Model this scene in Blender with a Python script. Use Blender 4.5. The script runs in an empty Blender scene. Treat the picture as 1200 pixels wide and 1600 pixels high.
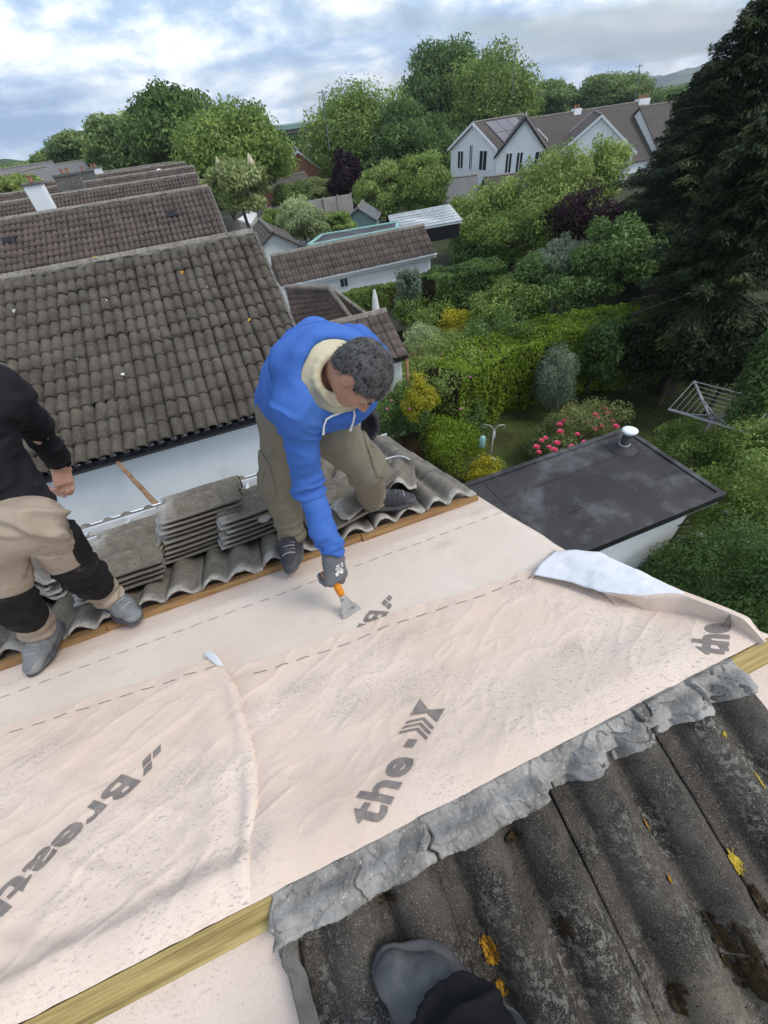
import bpy, bmesh, math, random
import numpy as np
from mathutils import Vector, Matrix
R_ = math.radians
random.seed(7)
scene = bpy.context.scene
COL = scene.collection

# ---------------------------------------------------------------- camera
PITCH, ROLL, YAW, FPX = 0.79959, -0.12904, 0.28183, 623.0
def cam_axes():
    cy, sy = math.cos(YAW), math.sin(YAW)
    F = np.array([sy*math.cos(PITCH), cy*math.cos(PITCH), -math.sin(PITCH)])
    R = np.array([cy, -sy, 0.0]); U = np.cross(R, F)
    cr, sr = math.cos(ROLL), math.sin(ROLL)
    return cr*R+sr*U, -sr*R+cr*U, F
AR, AU, AF = cam_axes()
cam_d = bpy.data.cameras.new('camera'); cam = bpy.data.objects.new('camera', cam_d); COL.objects.link(cam)
cam_d.sensor_fit = 'VERTICAL'; cam_d.sensor_height = 32.0; cam_d.lens = 32.0*FPX/1600.0
cam_d.clip_start = 0.02; cam_d.clip_end = 20000
cam.matrix_world = Matrix(((AR[0], AU[0], -AF[0], 0), (AR[1], AU[1], -AF[1], 0), (AR[2], AU[2], -AF[2], 0), (0, 0, 0, 1)))
scene.camera = cam

# ---------------------------------------------------------------- world and sun
SUN_EL, SUN_AZ = 54.0, 122.0          # azimuth measured from +Y towards +X
w = bpy.data.worlds.new("World"); scene.world = w; w.use_nodes = True
nt = w.node_tree; nt.nodes.clear()
def N(nt, typ, **kw):
    n = nt.nodes.new(typ)
    for k, v in kw.items():
        if k in ('ins',):
            for a, b in v.items(): n.inputs[a].default_value = b
        else: setattr(n, k, v)
    return n
L = lambda nt, a, b: nt.links.new(a, b)
def math_n(nt, op, a, b=None, clamp=False):
    n = nt.nodes.new('ShaderNodeMath'); n.operation = op; n.use_clamp = clamp
    for i, v in enumerate((a, b)):
        if v is None: continue
        if isinstance(v, (int, float)): n.inputs[i].default_value = v
        else: nt.links.new(v, n.inputs[i])
    return n.outputs[0]
def ramp(nt, fac, stops, interp='LINEAR'):
    r = nt.nodes.new('ShaderNodeValToRGB'); r.color_ramp.interpolation = interp
    e = r.color_ramp.elements
    while len(e) < len(stops): e.new(0.5)
    for i, (p, c) in enumerate(stops):
        e[i].position = p; e[i].color = (c, c, c, 1) if isinstance(c, (int, float)) else tuple(c)+(1,)
    nt.links.new(fac, r.inputs[0]); return r.outputs[0]
def mixc(nt, fac, a, b, typ='MIX'):
    m = nt.nodes.new('ShaderNodeMix'); m.data_type = 'RGBA'; m.blend_type = typ
    for i, v in ((0, fac), (6, a), (7, b)):
        if isinstance(v, (int, float)): m.inputs[i].default_value = v
        elif isinstance(v, tuple): m.inputs[i].default_value = v+(1,) if len(v) == 3 else v
        else: nt.links.new(v, m.inputs[i])
    return m.outputs[2]
out = N(nt, 'ShaderNodeOutputWorld'); bg = N(nt, 'ShaderNodeBackground')
sky = N(nt, 'ShaderNodeTexSky'); sky.sky_type = 'NISHITA'; sky.sun_disc = False
sky.sun_elevation = R_(SUN_EL); sky.sun_rotation = R_(SUN_AZ); sky.air_density = 1.0; sky.dust_density = 1.2
tc = N(nt, 'ShaderNodeTexCoord'); sep = N(nt, 'ShaderNodeSeparateXYZ'); L(nt, tc.outputs['Generated'], sep.inputs[0])
zz = math_n(nt, 'ADD', math_n(nt, 'MAXIMUM', sep.outputs[2], 0.0), 0.14)
cb = N(nt, 'ShaderNodeCombineXYZ')
L(nt, math_n(nt, 'DIVIDE', sep.outputs[0], zz), cb.inputs[0]); L(nt, math_n(nt, 'DIVIDE', sep.outputs[1], zz), cb.inputs[1])
cb.inputs[2].default_value = 3.7
n1 = N(nt, 'ShaderNodeTexNoise', ins={'Scale': 0.42, 'Detail': 9, 'Roughness': 0.52, 'Distortion': 0.5}); L(nt, cb.outputs[0], n1.inputs['Vector'])
n2 = N(nt, 'ShaderNodeTexNoise', ins={'Scale': 0.75, 'Detail': 8, 'Roughness': 0.52, 'Distortion': 0.7}); L(nt, cb.outputs[0], n2.inputs['Vector'])
# puffy cumulus structure directly on the dome
n3 = N(nt, 'ShaderNodeTexNoise', ins={'Scale': 4.6, 'Detail': 12, 'Roughness': 0.64, 'Distortion': 0.1}); mp3 = N(nt, 'ShaderNodeMapping'); mp3.inputs['Scale'].default_value = (1, 1, 2.3); L(nt, tc.outputs['Generated'], mp3.inputs[0]); L(nt, mp3.outputs[0], n3.inputs['Vector'])
n4 = N(nt, 'ShaderNodeTexNoise', ins={'Scale': 1.7, 'Detail': 4, 'Roughness': 0.5}); L(nt, mp3.outputs[0], n4.inputs['Vector'])
cover = ramp(nt, n1.outputs[0], [(0.36, 0.25), (0.52, 1.0)])
shade = math_n(nt, 'ADD', math_n(nt, 'ADD', math_n(nt, 'MULTIPLY', n2.outputs[0], 0.34), math_n(nt, 'MULTIPLY', n4.outputs[0], 0.10)), math_n(nt, 'MULTIPLY', n3.outputs[0], 0.56))
CB = 8.8
cloud = ramp(nt, shade, [(0.41, (0.32, 0.47, 0.73)), (0.47, (0.52, 0.70, 0.95)), (0.515, (0.88, 1.0, 1.13)), (0.565, (1.36, 1.40, 1.45))])
cm = N(nt, 'ShaderNodeVectorMath', operation='SCALE'); L(nt, cloud, cm.inputs[0]); cm.inputs[3].default_value = CB
skc = mixc(nt, cover, sky.outputs[0], cm.outputs[0])
L(nt, skc, bg.inputs[0]); bg.inputs[1].default_value = 0.085
L(nt, bg.outputs[0], out.inputs[0])
sd = bpy.data.lights.new('sun', 'SUN'); sd.energy = 1.5; sd.angle = R_(24); sd.color = (1, 0.95, 0.88)
sun = bpy.data.objects.new('sun', sd); COL.objects.link(sun)
el, az = R_(SUN_EL), R_(SUN_AZ)
sun.rotation_euler = Vector((math.sin(az)*math.cos(el), math.cos(az)*math.cos(el), math.sin(el))).to_track_quat('Z', 'Y').to_euler()
scene.view_settings.view_transform = 'Standard'; scene.view_settings.look = 'None'
scene.view_settings.exposure = 0.64; scene.view_settings.gamma = 1.0
scene.cycles.max_bounces = 6; scene.cycles.transparent_max_bounces = 6; scene.cycles.volume_bounces = 0

# ---------------------------------------------------------------- geometry from the calibrated view
TH = R_(21); S0, YR = 1.127, 0.132           # our ridge: y = YR, z = -S0
CT, ST = math.cos(TH), math.sin(TH)
NF = np.array([0, ST, CT]); NN = np.array([0, -ST, CT])
G = -7.2
def gz(y): return G-0.045*max(0.0, y-20)
def ray(u, v): return (u-600)*AR+(800-v)*AU+FPX*AF
def hitz(u, v, z): d = ray(u, v); return d*(z/d[2])
def hity(u, v, y): d = ray(u, v); return d*(y/d[1])
def F3(x, s, h=0.0): return np.array([x, YR+s*CT+h*ST, -S0-s*ST+h*CT])
def N3(x, t, h=0.0): return np.array([x, YR-t*CT-h*ST, -S0-t*ST+h*CT])
def hitF(u, v, h=0.0):
    d = ray(u, v); c = NF@np.array([0, YR, -S0])+h; return d*(c/(NF@d))
def depth(P): return float(np.dot(P, AF))

# ---------------------------------------------------------------- numpy noise
def _h(ix, iy, iz, seed):
    n = (ix*374761393+iy*668265263+iz*2147483647+seed*144665) & 0xffffffff
    n = ((n ^ (n >> 13))*1274126177) & 0xffffffff
    n = ((n ^ (n >> 16))*2246822519) & 0xffffffff
    return ((n ^ (n >> 15)) & 0xffffff)/float(0xffffff)
def vnoise(P, seed=0):
    P = np.asarray(P, float); I = np.floor(P).astype(np.int64); f = P-I; f = f*f*(3-2*f)
    r = 0
    for dx in (0, 1):
        wx = f[..., 0] if dx else 1-f[..., 0]
        for dy in (0, 1):
            wy = f[..., 1] if dy else 1-f[..., 1]
            for dz in (0, 1):
                wz = f[..., 2] if dz else 1-f[..., 2]
                r = r+wx*wy*wz*_h(I[..., 0]+dx, I[..., 1]+dy, I[..., 2]+dz, seed)
    return r*2-1
def fbm(P, o=4, seed=0, g=0.5):
    P = np.asarray(P, float); a = 1.0; r = 0; tot = 0
    for k in range(o):
        r = r+a*vnoise(P*(2.03**k)+k*17.3, seed+k); tot += a; a *= g
    return r/tot
def worley(P, seed=0):
    P = np.asarray(P, float); I = np.floor(P).astype(np.int64)
    d1 = np.full(P.shape[:-1], 9.); d2 = d1.copy(); cid = np.zeros(P.shape[:-1])
    for dx in (-1, 0, 1):
        for dy in (-1, 0, 1):
            jx, jy = I[..., 0]+dx, I[..., 1]+dy; z = jx*0
            px = jx+_h(jx, jy, z, seed); py = jy+_h(jx, jy, z+5, seed+3)
            d = np.hypot(P[..., 0]-px, P[..., 1]-py); idv = _h(jx, jy, z+9, seed+7)
            m = d < d1
            d2 = np.where(m, d1, np.minimum(d2, d)); cid = np.where(m, idv, cid); d1 = np.where(m, d, d1)
    return d1, d2, cid
def sst(a, b, x): t = np.clip((x-a)/(b-a), 0, 1); return t*t*(3-2*t)

# ---------------------------------------------------------------- object helpers
ROOT = {}
def props(o, label=None, cat=None, group=None, kind=None):
    if label: o['label'] = label
    if cat: o['category'] = cat
    if group: o['group'] = group
    if kind: o['kind'] = kind
    return o
def thing(name, label, cat, loc, group=None, kind=None):
    o = bpy.data.objects.new(name, None); COL.objects.link(o); o.location = Vector([float(c) for c in loc]); o.empty_display_size = 0.2
    ROOT[o.name] = np.array(loc, float); return props(o, label, cat, group, kind)
def nmesh(name, V, Fq, mat, parent=None, loc=None, smooth=False, label=None, cat=None, group=None, kind=None, attr=None, tri=None):
    """V (n,3) world coords; Fq (m,k) int array or list of lists"""
    V = np.asarray(V, dtype=np.float64).reshape(-1, 3)
    if parent is not None: base = ROOT[parent.name]
    else: base = np.array(loc if loc is not None else (V[:, 0].mean(), V[:, 1].mean(), V[:, 2].min()), float)
    me = bpy.data.meshes.new(name)
    if isinstance(Fq, np.ndarray):
        k = Fq.shape[1]; m = Fq.shape[0]
        me.vertices.add(len(V)); me.vertices.foreach_set('co', (V-base).astype(np.float32).ravel())
        me.loops.add(m*k); me.loops.foreach_set('vertex_index', Fq.astype(np.int32).ravel())
        me.polygons.add(m); me.polygons.foreach_set('loop_start', np.arange(0, m*k, k, dtype=np.int32))
        me.polygons.foreach_set('loop_total', np.full(m, k, dtype=np.int32))
        me.update(calc_edges=True)
    else:
        me.from_pydata((V-base).tolist(), [], [list(f) for f in Fq]); me.update()
    if smooth: me.polygons.foreach_set('use_smooth', np.ones(len(me.polygons), dtype=bool))
    if attr is not None:
        for an, (dom, data) in attr.items():
            a = me.attributes.new(an, 'FLOAT', dom); a.data.foreach_set('value', np.asarray(data, dtype=np.float32))
    for m_ in (mat if isinstance(mat, (list, tuple)) else [mat]): me.materials.append(m_)
    o = bpy.data.objects.new(name, me); COL.objects.link(o)
    if parent is not None: o.parent = parent
    else: o.location = Vector([float(c) for c in base])
    ROOT[o.name] = base
    return props(o, label, cat, group, kind)
class MB:
    def __init__(s): s.v = []; s.f = []
    def add(s, V, F):
        b = len(s.v); s.v += [tuple(map(float, p)) for p in V]; s.f += [[i+b for i in f] for f in F]; return s
    def box(s, x0, x1, y0, y1, z0, z1):
        V = [(x, y, z) for z in (z0, z1) for x, y in ((x0, y0), (x1, y0), (x1, y1), (x0, y1))]
        return s.add(V, [(3, 2, 1, 0), (4, 5, 6, 7), (0, 1, 5, 4), (1, 2, 6, 5), (2, 3, 7, 6), (3, 0, 4, 7)])
    def bar(s, a, b, w, h, up=(0, 0, 1)):
        a = np.array(a, float); b = np.array(b, float); d = (b-a)/np.linalg.norm(b-a)
        r = np.cross(d, up); r /= np.linalg.norm(r); u = np.cross(r, d)
        V = [p+r*i*w/2+u*j*h/2 for p in (a, b) for i, j in ((-1, -1), (1, -1), (1, 1), (-1, 1))]
        return s.add(V, [(3, 2, 1, 0), (4, 5, 6, 7), (0, 1, 5, 4), (1, 2, 6, 5), (2, 3, 7, 6), (3, 0, 4, 7)])
    def tube(s, pts, r, n=8, cap=True):
        pts = [np.array(p, float) for p in pts]; m = len(pts); rr = r if isinstance(r, (list, tuple)) else [r]*m
        V = []; pu = None
        for i, p in enumerate(pts):
            d = pts[min(i+1, m-1)]-pts[max(i-1, 0)]; d = d/(np.linalg.norm(d)+1e-9)
            if pu is None: pu = np.cross(d, (0.31, 0.17, 0.93)) if abs(d[2]) < .9 else np.cross(d, (1, 0.1, 0))
            pu = pu-d*np.dot(pu, d); pu /= np.linalg.norm(pu)+1e-9; q = np.cross(d, pu)
            for k in range(n):
                a = 2*math.pi*k/n; V.append(p+rr[i]*(math.cos(a)*pu+math.sin(a)*q))
        F = [(i*n+k, i*n+(k+1) % n, (i+1)*n+(k+1) % n, (i+1)*n+k) for i in range(m-1) for k in range(n)]
        if cap: F += [tuple(range(n-1, -1, -1)), tuple((m-1)*n+k for k in range(n))]
        return s.add(V, F)
    def lathe(s, c, prof, n=20):
        c = np.array(c, float); V = []; m = len(prof)
        for r, z in prof:
            for k in range(n): a = 2*math.pi*k/n; V.append(c+np.array([r*math.cos(a), r*math.sin(a), z]))
        F = [(i*n+k, i*n+(k+1) % n, (i+1)*n+(k+1) % n, (i+1)*n+k) for i in range(m-1) for k in range(n)]
        F += [tuple(range(n-1, -1, -1)), tuple((m-1)*n+k for k in range(n))]
        return s.add(V, F)
    def prism(s, poly, d):
        """extrude planar polygon (3D points) by vector d"""
        n = len(poly); d = np.array(d, float); V = [np.array(p, float) for p in poly]; V += [p+d for p in V[:n]]
        F = [tuple(range(n-1, -1, -1)), tuple(range(n, 2*n))]+[(i, (i+1) % n, n+(i+1) % n, n+i) for i in range(n)]
        return s.add(V, F)
    def build(s, name, mat, parent=None, smooth=False, bevel=0, **k):
        o = nmesh(name, np.array(s.v), s.f, mat, parent, smooth=smooth, **k)
        if bevel:
            m = o.modifiers.new('bevel', 'BEVEL'); m.width = bevel; m.segments = 2; m.limit_method = 'ANGLE'
        return o
def grid(fn, us, vs):
    U, Vv = np.meshgrid(us, vs, indexing='ij'); P = fn(U.ravel(), Vv.ravel())
    nu, nv = len(us), len(vs); i = np.arange(nu-1)[:, None]*nv+np.arange(nv-1)[None, :]
    i = i.ravel(); F = np.stack([i, i+nv, i+nv+1, i+1], 1)
    return P, F
def copy_tree(o, parent=None):
    c = o.copy(); COL.objects.link(c); c.parent = parent
    if c.name not in ROOT: ROOT[c.name] = ROOT.get(o.name)
    for ch in list(o.children): copy_tree(ch, c)
    return c

# ---------------------------------------------------------------- materials
def new_mat(name):
    m = bpy.data.materials.new(name); m.use_nodes = True; t = m.node_tree
    return m, t, t.nodes['Principled BSDF']
def mat(name, c1, c2=None, scale=6, rough=0.85, bump=0.0, bscale=60, metal=0.0, speck=None, sscale=250, sthr=0.68,
        stretch=None, dirt=None, dscale=1.5, dthr=(0.5, 0.75), spec=0.3, bdist=0.01, wear=None, crust=None):
    m, t, p = new_mat(name)
    tc = N(t, 'ShaderNodeTexCoord'); vec = tc.outputs['Object']
    if stretch:
        mp = N(t, 'ShaderNodeMapping'); mp.inputs['Scale'].default_value = stretch; L(t, vec, mp.inputs[0]); vs = mp.outputs[0]
    else: vs = vec
    def noise(sc, det=6, ro=0.55, v=vs):
        n = N(t, 'ShaderNodeTexNoise', ins={'Scale': sc, 'Detail': det, 'Roughness': ro}); L(t, v, n.inputs['Vector']); return n.outputs[0]
    col = c1+(1,)
    if c2: col = mixc(t, ramp(t, noise(scale), [(0.35, 0.0), (0.65, 1.0)]), c1, c2)
    if dirt: col = mixc(t, ramp(t, noise(dscale, 10, 0.65), [(dthr[0], 0.0), (dthr[1], 1.0)]), col, dirt)
    if wear:
        at = N(t, 'ShaderNodeAttribute', attribute_name='wear')
        f = math_n(t, 'MULTIPLY', at.outputs['Fac'], ramp(t, noise(28, 6, .6), [(0.3, 0.25), (0.6, 1.0)]))
        col = mixc(t, f, col, wear)
    if crust:
        reg = ramp(t, noise(4.5, 4, .5), [(0.46, 0.0), (0.56, 1.0)]); cr = ramp(t, noise(60, 8, .8), [(0.52, 0.0), (0.56, 1.0)]); col = mixc(t, math_n(t, 'MULTIPLY', math_n(t, 'MULTIPLY', reg, cr), .75), col, crust)
    if speck: 
        for k, (sc_, th_) in enumerate(zip((sscale, sscale*0.45), (sthr, sthr+0.02))):
            col = mixc(t, ramp(t, noise(sc_, 3, .5, vec), [(th_-0.03, 0.0), (th_+0.03, 1.0)]), col, speck if not isinstance(speck, list) else speck[k])
    if isinstance(col, tuple): p.inputs['Base Color'].default_value = col
    else: L(t, col, p.inputs['Base Color'])
    p.inputs['Roughness'].default_value = rough; p.inputs['Metallic'].default_value = metal
    p.inputs['Specular IOR Level'].default_value = spec
    if bump:
        b = N(t, 'ShaderNodeBump'); b.inputs['Strength'].default_value = bump; b.inputs['Distance'].default_value = bdist
        L(t, noise(bscale, 8, 0.6), b.inputs['Height']); L(t, b.outputs[0], p.inputs['Normal'])
    return m
def leafmat(name, dark, light, extra=None, trans=0.35, nscale=0.6):
    m, t, p = new_mat(name)
    at = N(t, 'ShaderNodeAttribute', attribute_name='tone'); tc = N(t, 'ShaderNodeTexCoord')
    n = N(t, 'ShaderNodeTexNoise', ins={'Scale': nscale, 'Detail': 3}); L(t, tc.outputs['Object'], n.inputs['Vector'])
    f = math_n(t, 'ADD', math_n(t, 'MULTIPLY', at.outputs['Fac'], 0.6), math_n(t, 'MULTIPLY', ramp(t, n.outputs[0], [(0.35, 0.0), (0.65, 1.0)]), 0.4), True)
    st = [(0.0, dark), (0.75, light)]+([(0.97, extra)] if extra else [])
    c = ramp(t, f, st)
    L(t, c, p.inputs['Base Color']); p.inputs['Roughness'].default_value = 0.5; p.inputs['Specular IOR Level'].default_value = 0.2 if trans > .2 else .12
    tr = N(t, 'ShaderNodeBsdfTranslucent'); L(t, c, tr.inputs[0]); mx = N(t, 'ShaderNodeMixShader'); mx.inputs[0].default_value = trans
    L(t, p.outputs[0], mx.inputs[1]); L(t, tr.outputs[0], mx.inputs[2]); L(t, mx.outputs[0], t.nodes['Material Output'].inputs[0])
    return m
M = {}
M['tile_nb'] = mat('concrete tile weathered brown', (0.066, 0.053, 0.044), (0.125, 0.106, 0.085), 3.0, 0.95, 0.5, 90, speck=[(0.24, 0.23, 0.2), (0.05, 0.045, 0.04)], sscale=60, sthr=0.66, dirt=(0.10, 0.10, 0.075), dscale=5, wear=(0.26, 0.23, 0.185))
M['tile_nb2'] = mat('concrete tile brown', (0.085, 0.065, 0.057), (0.14, 0.11, 0.095), 2.0, 0.95, 0.4, 90, wear=(0.2, 0.165, 0.14), dirt=(0.06, 0.05, 0.045), dscale=6)
M['tile_far'] = mat('concrete tile grey', (0.13, 0.112, 0.09), (0.225, 0.198, 0.16), 9, 0.95, 0.7, 120, speck=[(0.36, 0.34, 0.3), (0.09, 0.085, 0.075)], sscale=180, sthr=0.64, dirt=(0.11, 0.10, 0.07), dscale=7, wear=(0.55, 0.53, 0.49))
M['tile_near'] = mat('concrete tile dark granular', (0.060, 0.052, 0.045), (0.118, 0.103, 0.087), 11, 0.93, 1.0, 300, crust=(0.30, 0.285, 0.25), speck=[(0.34, 0.30, 0.24), (0.018, 0.016, 0.015)], sscale=430, sthr=0.635, dirt=(0.030, 0.027, 0.024), dscale=9, dthr=(0.46, 0.64), wear=(0.19, 0.165, 0.13), bdist=0.006)
M['mortar'] = mat('cement mortar grey', (0.23, 0.22, 0.20), (0.40, 0.38, 0.35), 16, 0.95, 0.9, 150, speck=[(0.6, 0.6, 0.58), (0.12, 0.12, 0.12)], sscale=200, sthr=0.68, dirt=(0.12, 0.115, 0.105), dscale=10, dthr=(0.50, 0.66), bdist=0.004)
M['mortar_dk'] = mat('old dark mortar', (0.10, 0.095, 0.085), (0.2, 0.19, 0.17), 12, 0.95, 0.9, 120)
M['wall_w'] = mat('painted render white', (0.78, 0.81, 0.82), (0.83, 0.85, 0.85), 1.2, 0.85, 0.25, 120, dirt=(0.62, 0.64, 0.64), dscale=1.6, dthr=(0.55, 0.8))
M['wall_cream'] = mat('cream render', (0.6, 0.55, 0.45), (0.5, 0.46, 0.38), 1.0, 0.9, 0.3, 80)
M['black_pvc'] = mat('black plastic gutter', (0.012, 0.012, 0.014), (0.025, 0.025, 0.028), 8, 0.32, 0.1, 40, spec=0.5)
M['white_pvc'] = mat('white plastic', (0.78, 0.79, 0.8), None, rough=0.4)
M['galv'] = mat('galvanised metal', (0.42, 0.44, 0.45), (0.55, 0.57, 0.58), 10, 0.45, 0.1, 40, metal=0.35, dirt=(0.25, 0.25, 0.24), dscale=9)
M['drygrey'] = mat('dull grey dryer metal', (0.30, 0.31, 0.31), (0.38, 0.39, 0.39), 10, 0.5, metal=0.2)
M['alu'] = mat('pale aluminium', (0.72, 0.74, 0.76), (0.6, 0.62, 0.64), 10, 0.4, metal=0.3)
M['wood_new'] = mat('sawn green timber', (0.34, 0.25, 0.085), (0.48, 0.37, 0.15), 9, 0.8, 0.5, 60, stretch=(0.5, 16, 16), dirt=(0.17, 0.12, 0.04), dscale=4, dthr=(0.50, 0.66), bdist=0.003)
M['wood_old'] = mat('weathered batten', (0.30, 0.16, 0.065), (0.42, 0.26, 0.12), 8, 0.85, 0.5, 60, stretch=(1, 10, 10), dirt=(0.14, 0.075, 0.035), dscale=4)
M['wood_brown'] = mat('brown stick', (0.22, 0.12, 0.06), (0.33, 0.2, 0.11), 12, 0.85, 0.5, 60, dirt=(0.1, 0.05, 0.03), dscale=9)
def membrane(name, c1, c2, sp=0.62, spd=0.5, spots=()):
    m, t, p = new_mat(name)
    tc = N(t, 'ShaderNodeTexCoord'); v = tc.outputs['Object']
    def noise(sc, det=6, ro=0.55, st=None):
        n = N(t, 'ShaderNodeTexNoise', ins={'Scale': sc, 'Detail': det, 'Roughness': ro})
        if st:
            mp = N(t, 'ShaderNodeMapping'); mp.inputs['Scale'].default_value = st; mp.inputs['Rotation'].default_value = (0, 0, 0.5)
            L(t, v, mp.inputs[0]); L(t, mp.outputs[0], n.inputs['Vector'])
        else: L(t, v, n.inputs['Vector'])
        return n.outputs[0]
    c = mixc(t, ramp(t, noise(3.0, 8), [(0.35, 0.0), (0.68, 1.0)]), c1, c2)
    region = ramp(t, noise(3.1, 6, 0.65), [(0.44, 0.0), (0.62, 1.0)])
    d1 = ramp(t, noise(75, 9, 0.8, (1.0, 2.2, 2.2)), [(0.54, 0.0), (0.62, 1.0)])
    c = mixc(t, math_n(t, 'MULTIPLY', math_n(t, 'MULTIPLY', d1, region), spd), c, (0.28, 0.25, 0.22))
    d3 = ramp(t, noise(12, 8, 0.7, (1.0, 2.5, 2.5)), [(0.52, 0.0), (0.72, 1.0)])
    c = mixc(t, math_n(t, 'MULTIPLY', d3, 0.22), c, (0.40, 0.345, 0.30))
    d2 = ramp(t, noise(260, 4, 0.6), [(sp, 0.0), (sp+0.05, 1.0)])
    reg2 = ramp(t, noise(6.0, 5, 0.6), [(0.38, 0.25), (0.62, 1.0)])
    c = mixc(t, math_n(t, 'MULTIPLY', math_n(t, 'MULTIPLY', d2, reg2), 0.5), c, (0.22, 0.18, 0.15))
    c = mixc(t, 0.10, c, ramp(t, noise(900, 2, 0.5), [(0.3, 0.15), (0.7, 1.0)]), 'OVERLAY')
    if spots:
        gp = N(t, 'ShaderNodeNewGeometry').outputs['Position']; tot = None
        for (cx, cy, cz, r_) in spots:
            sb = N(t, 'ShaderNodeVectorMath', operation='SUBTRACT'); L(t, gp, sb.inputs[0]); sb.inputs[1].default_value = (cx, cy, cz)
            ml = N(t, 'ShaderNodeVectorMath', operation='MULTIPLY'); L(t, sb.outputs[0], ml.inputs[0]); ml.inputs[1].default_value = (1/r_, 1.9/r_, 1.9/r_)
            ln = N(t, 'ShaderNodeVectorMath', operation='LENGTH'); L(t, ml.outputs[0], ln.inputs[0]); f_ = math_n(t, 'SUBTRACT', 1.0, ln.outputs['Value'], True)
            tot = f_ if tot is None else math_n(t, 'MAXIMUM', tot, f_)
        pep = ramp(t, noise(170, 9, 0.85), [(0.51, 0.0), (0.60, 1.0)]); sm = ramp(t, noise(14, 6, .7), [(0.35, 0.0), (0.7, 1.0)])
        c = mixc(t, math_n(t, 'MULTIPLY', math_n(t, 'MULTIPLY', ramp(t, tot, [(0.0, 0.0), (0.7, 1.0)]), pep), .62), c, (0.17, 0.145, 0.125))
        c = mixc(t, math_n(t, 'MULTIPLY', math_n(t, 'MULTIPLY', tot, sm), .4), c, (0.42, 0.37, 0.32))
    L(t, c, p.inputs['Base Color']); p.inputs['Roughness'].default_value = 0.82; p.inputs['Specular IOR Level'].default_value = 0.2
    b = N(t, 'ShaderNodeBump'); b.inputs['Strength'].default_value = 0.5; b.inputs['Distance'].default_value = 0.004
    L(t, noise(26, 8, 0.65), b.inputs['Height']); L(t, b.outputs[0], p.inputs['Normal'])
    return m
_sp = lambda *q: [tuple(float(x) for x in hitF(u, v, .01))+(r,) for u, v, r in q]
M['mem'] = membrane('peach roofing membrane', (0.72, 0.56, 0.45), (0.785, 0.645, 0.54), 0.63, 0.85, _sp((645, 1080, .20), (700, 1055, .13), (560, 1100, .12), (395, 1105, .08), (385, 1060, .07), (300, 1215, .12), (620, 1000, .14), (820, 915, .12), (890, 1020, .10), (80, 1170, .16), (280, 1060, .10), (470, 1075, .12), (200, 1110, .1)))
M['mem_clean'] = membrane('peach roofing membrane clean', (0.72, 0.60, 0.50), (0.765, 0.66, 0.565), 0.70, 0.3, _sp((690, 850, .09), (655, 820, .12), (745, 800, .10), (560, 985, .05), (30, 1060, .12)))
M['mem_dirty'] = membrane('peach roofing membrane gritty', (0.64, 0.51, 0.42), (0.73, 0.61, 0.53), 0.60, 0.8)
M['mem_white'] = mat('white underside of membrane', (0.74, 0.76, 0.80), (0.79, 0.80, 0.83), 8, 0.7, 0.2, 30, dirt=(0.6, 0.6, 0.63), dscale=6, dthr=(.55, .8))
M['print'] = mat('grey print', (0.20, 0.17, 0.155), (0.27, 0.235, 0.21), 30, 0.85, dirt=(0.36, 0.30, 0.26), dscale=40, dthr=(0.5, 0.8))
M['felt'] = mat('black roofing felt', (0.022, 0.021, 0.023), (0.040, 0.037, 0.037), 1.2, 0.6, 0.35, 200, dirt=(0.10, 0.10, 0.105), dscale=1.3, dthr=(0.50, 0.66), spec=0.4)
M['brick'] = mat('red brick', (0.30, 0.13, 0.09), (0.38, 0.19, 0.13), 4, 0.9)
M['glass'] = mat('dark window glass', (0.03, 0.035, 0.04), None, rough=0.08, spec=0.6)
M['solar'] = mat('solar panel', (0.16, 0.15, 0.16), (0.19, 0.18, 0.19), 1, 0.3)
M['pot'] = mat('terracotta', (0.28, 0.13, 0.08), (0.36, 0.18, 0.12), 5, 0.9)
M['bark'] = mat('bark', (0.07, 0.055, 0.04), (0.13, 0.11, 0.085), 8, 0.95, 0.8, 30)
M['grass'] = mat('rough grass', (0.022, 0.032, 0.010), (0.045, 0.055, 0.016), 2.5, 0.95, 1.0, 60, dirt=(0.035, 0.028, 0.015), dscale=1.2)
M['path'] = mat('pale paving', (0.42, 0.38, 0.34), (0.5, 0.46, 0.41), 1.5, 0.9, 0.3, 20)
M['conc'] = mat('concrete wall', (0.36, 0.34, 0.31), (0.46, 0.43, 0.4), 1.5, 0.9, 0.3, 20)
M['teal'] = mat('teal paint', (0.22, 0.42, 0.40), (0.3, 0.5, 0.48), 3, 0.6)
M['shedgreen'] = mat('pale green paint', (0.22, 0.34, 0.32), (0.27, 0.38, 0.36), 3, 0.7)
M['slate'] = mat('grey slate', (0.11, 0.12, 0.13), (0.17, 0.18, 0.19), 3, 0.7)
M['corr'] = mat('white corrugated sheet', (0.62, 0.66, 0.68), (0.72, 0.75, 0.76), 3, 0.35, spec=0.6)
M['skin'] = mat('skin', (0.36, 0.18, 0.115), (0.44, 0.24, 0.16), 14, 0.55, 0.15, 120, spec=0.4, bdist=0.002)
M['skin2'] = mat('lighter skin', (0.50, 0.27, 0.19), (0.58, 0.34, 0.25), 18, 0.5, 0.15, 120, spec=0.4, bdist=0.002)
M['nail'] = mat('nail', (0.66, 0.42, 0.36), None, rough=0.35)
M['hair'] = mat('greying black hair', (0.045, 0.04, 0.037), (0.15, 0.145, 0.14), 55, 0.6, 0.9, 160, speck=[(0.13, 0.125, 0.125), (0.02, 0.02, 0.02)], sscale=140, sthr=0.6, bdist=0.008)
M['eye'] = mat('eyeball', (0.4, 0.36, 0.33), None, rough=0.2)
M['iris'] = mat('brown iris', (0.05, 0.025, 0.012), None, rough=0.2)
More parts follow.
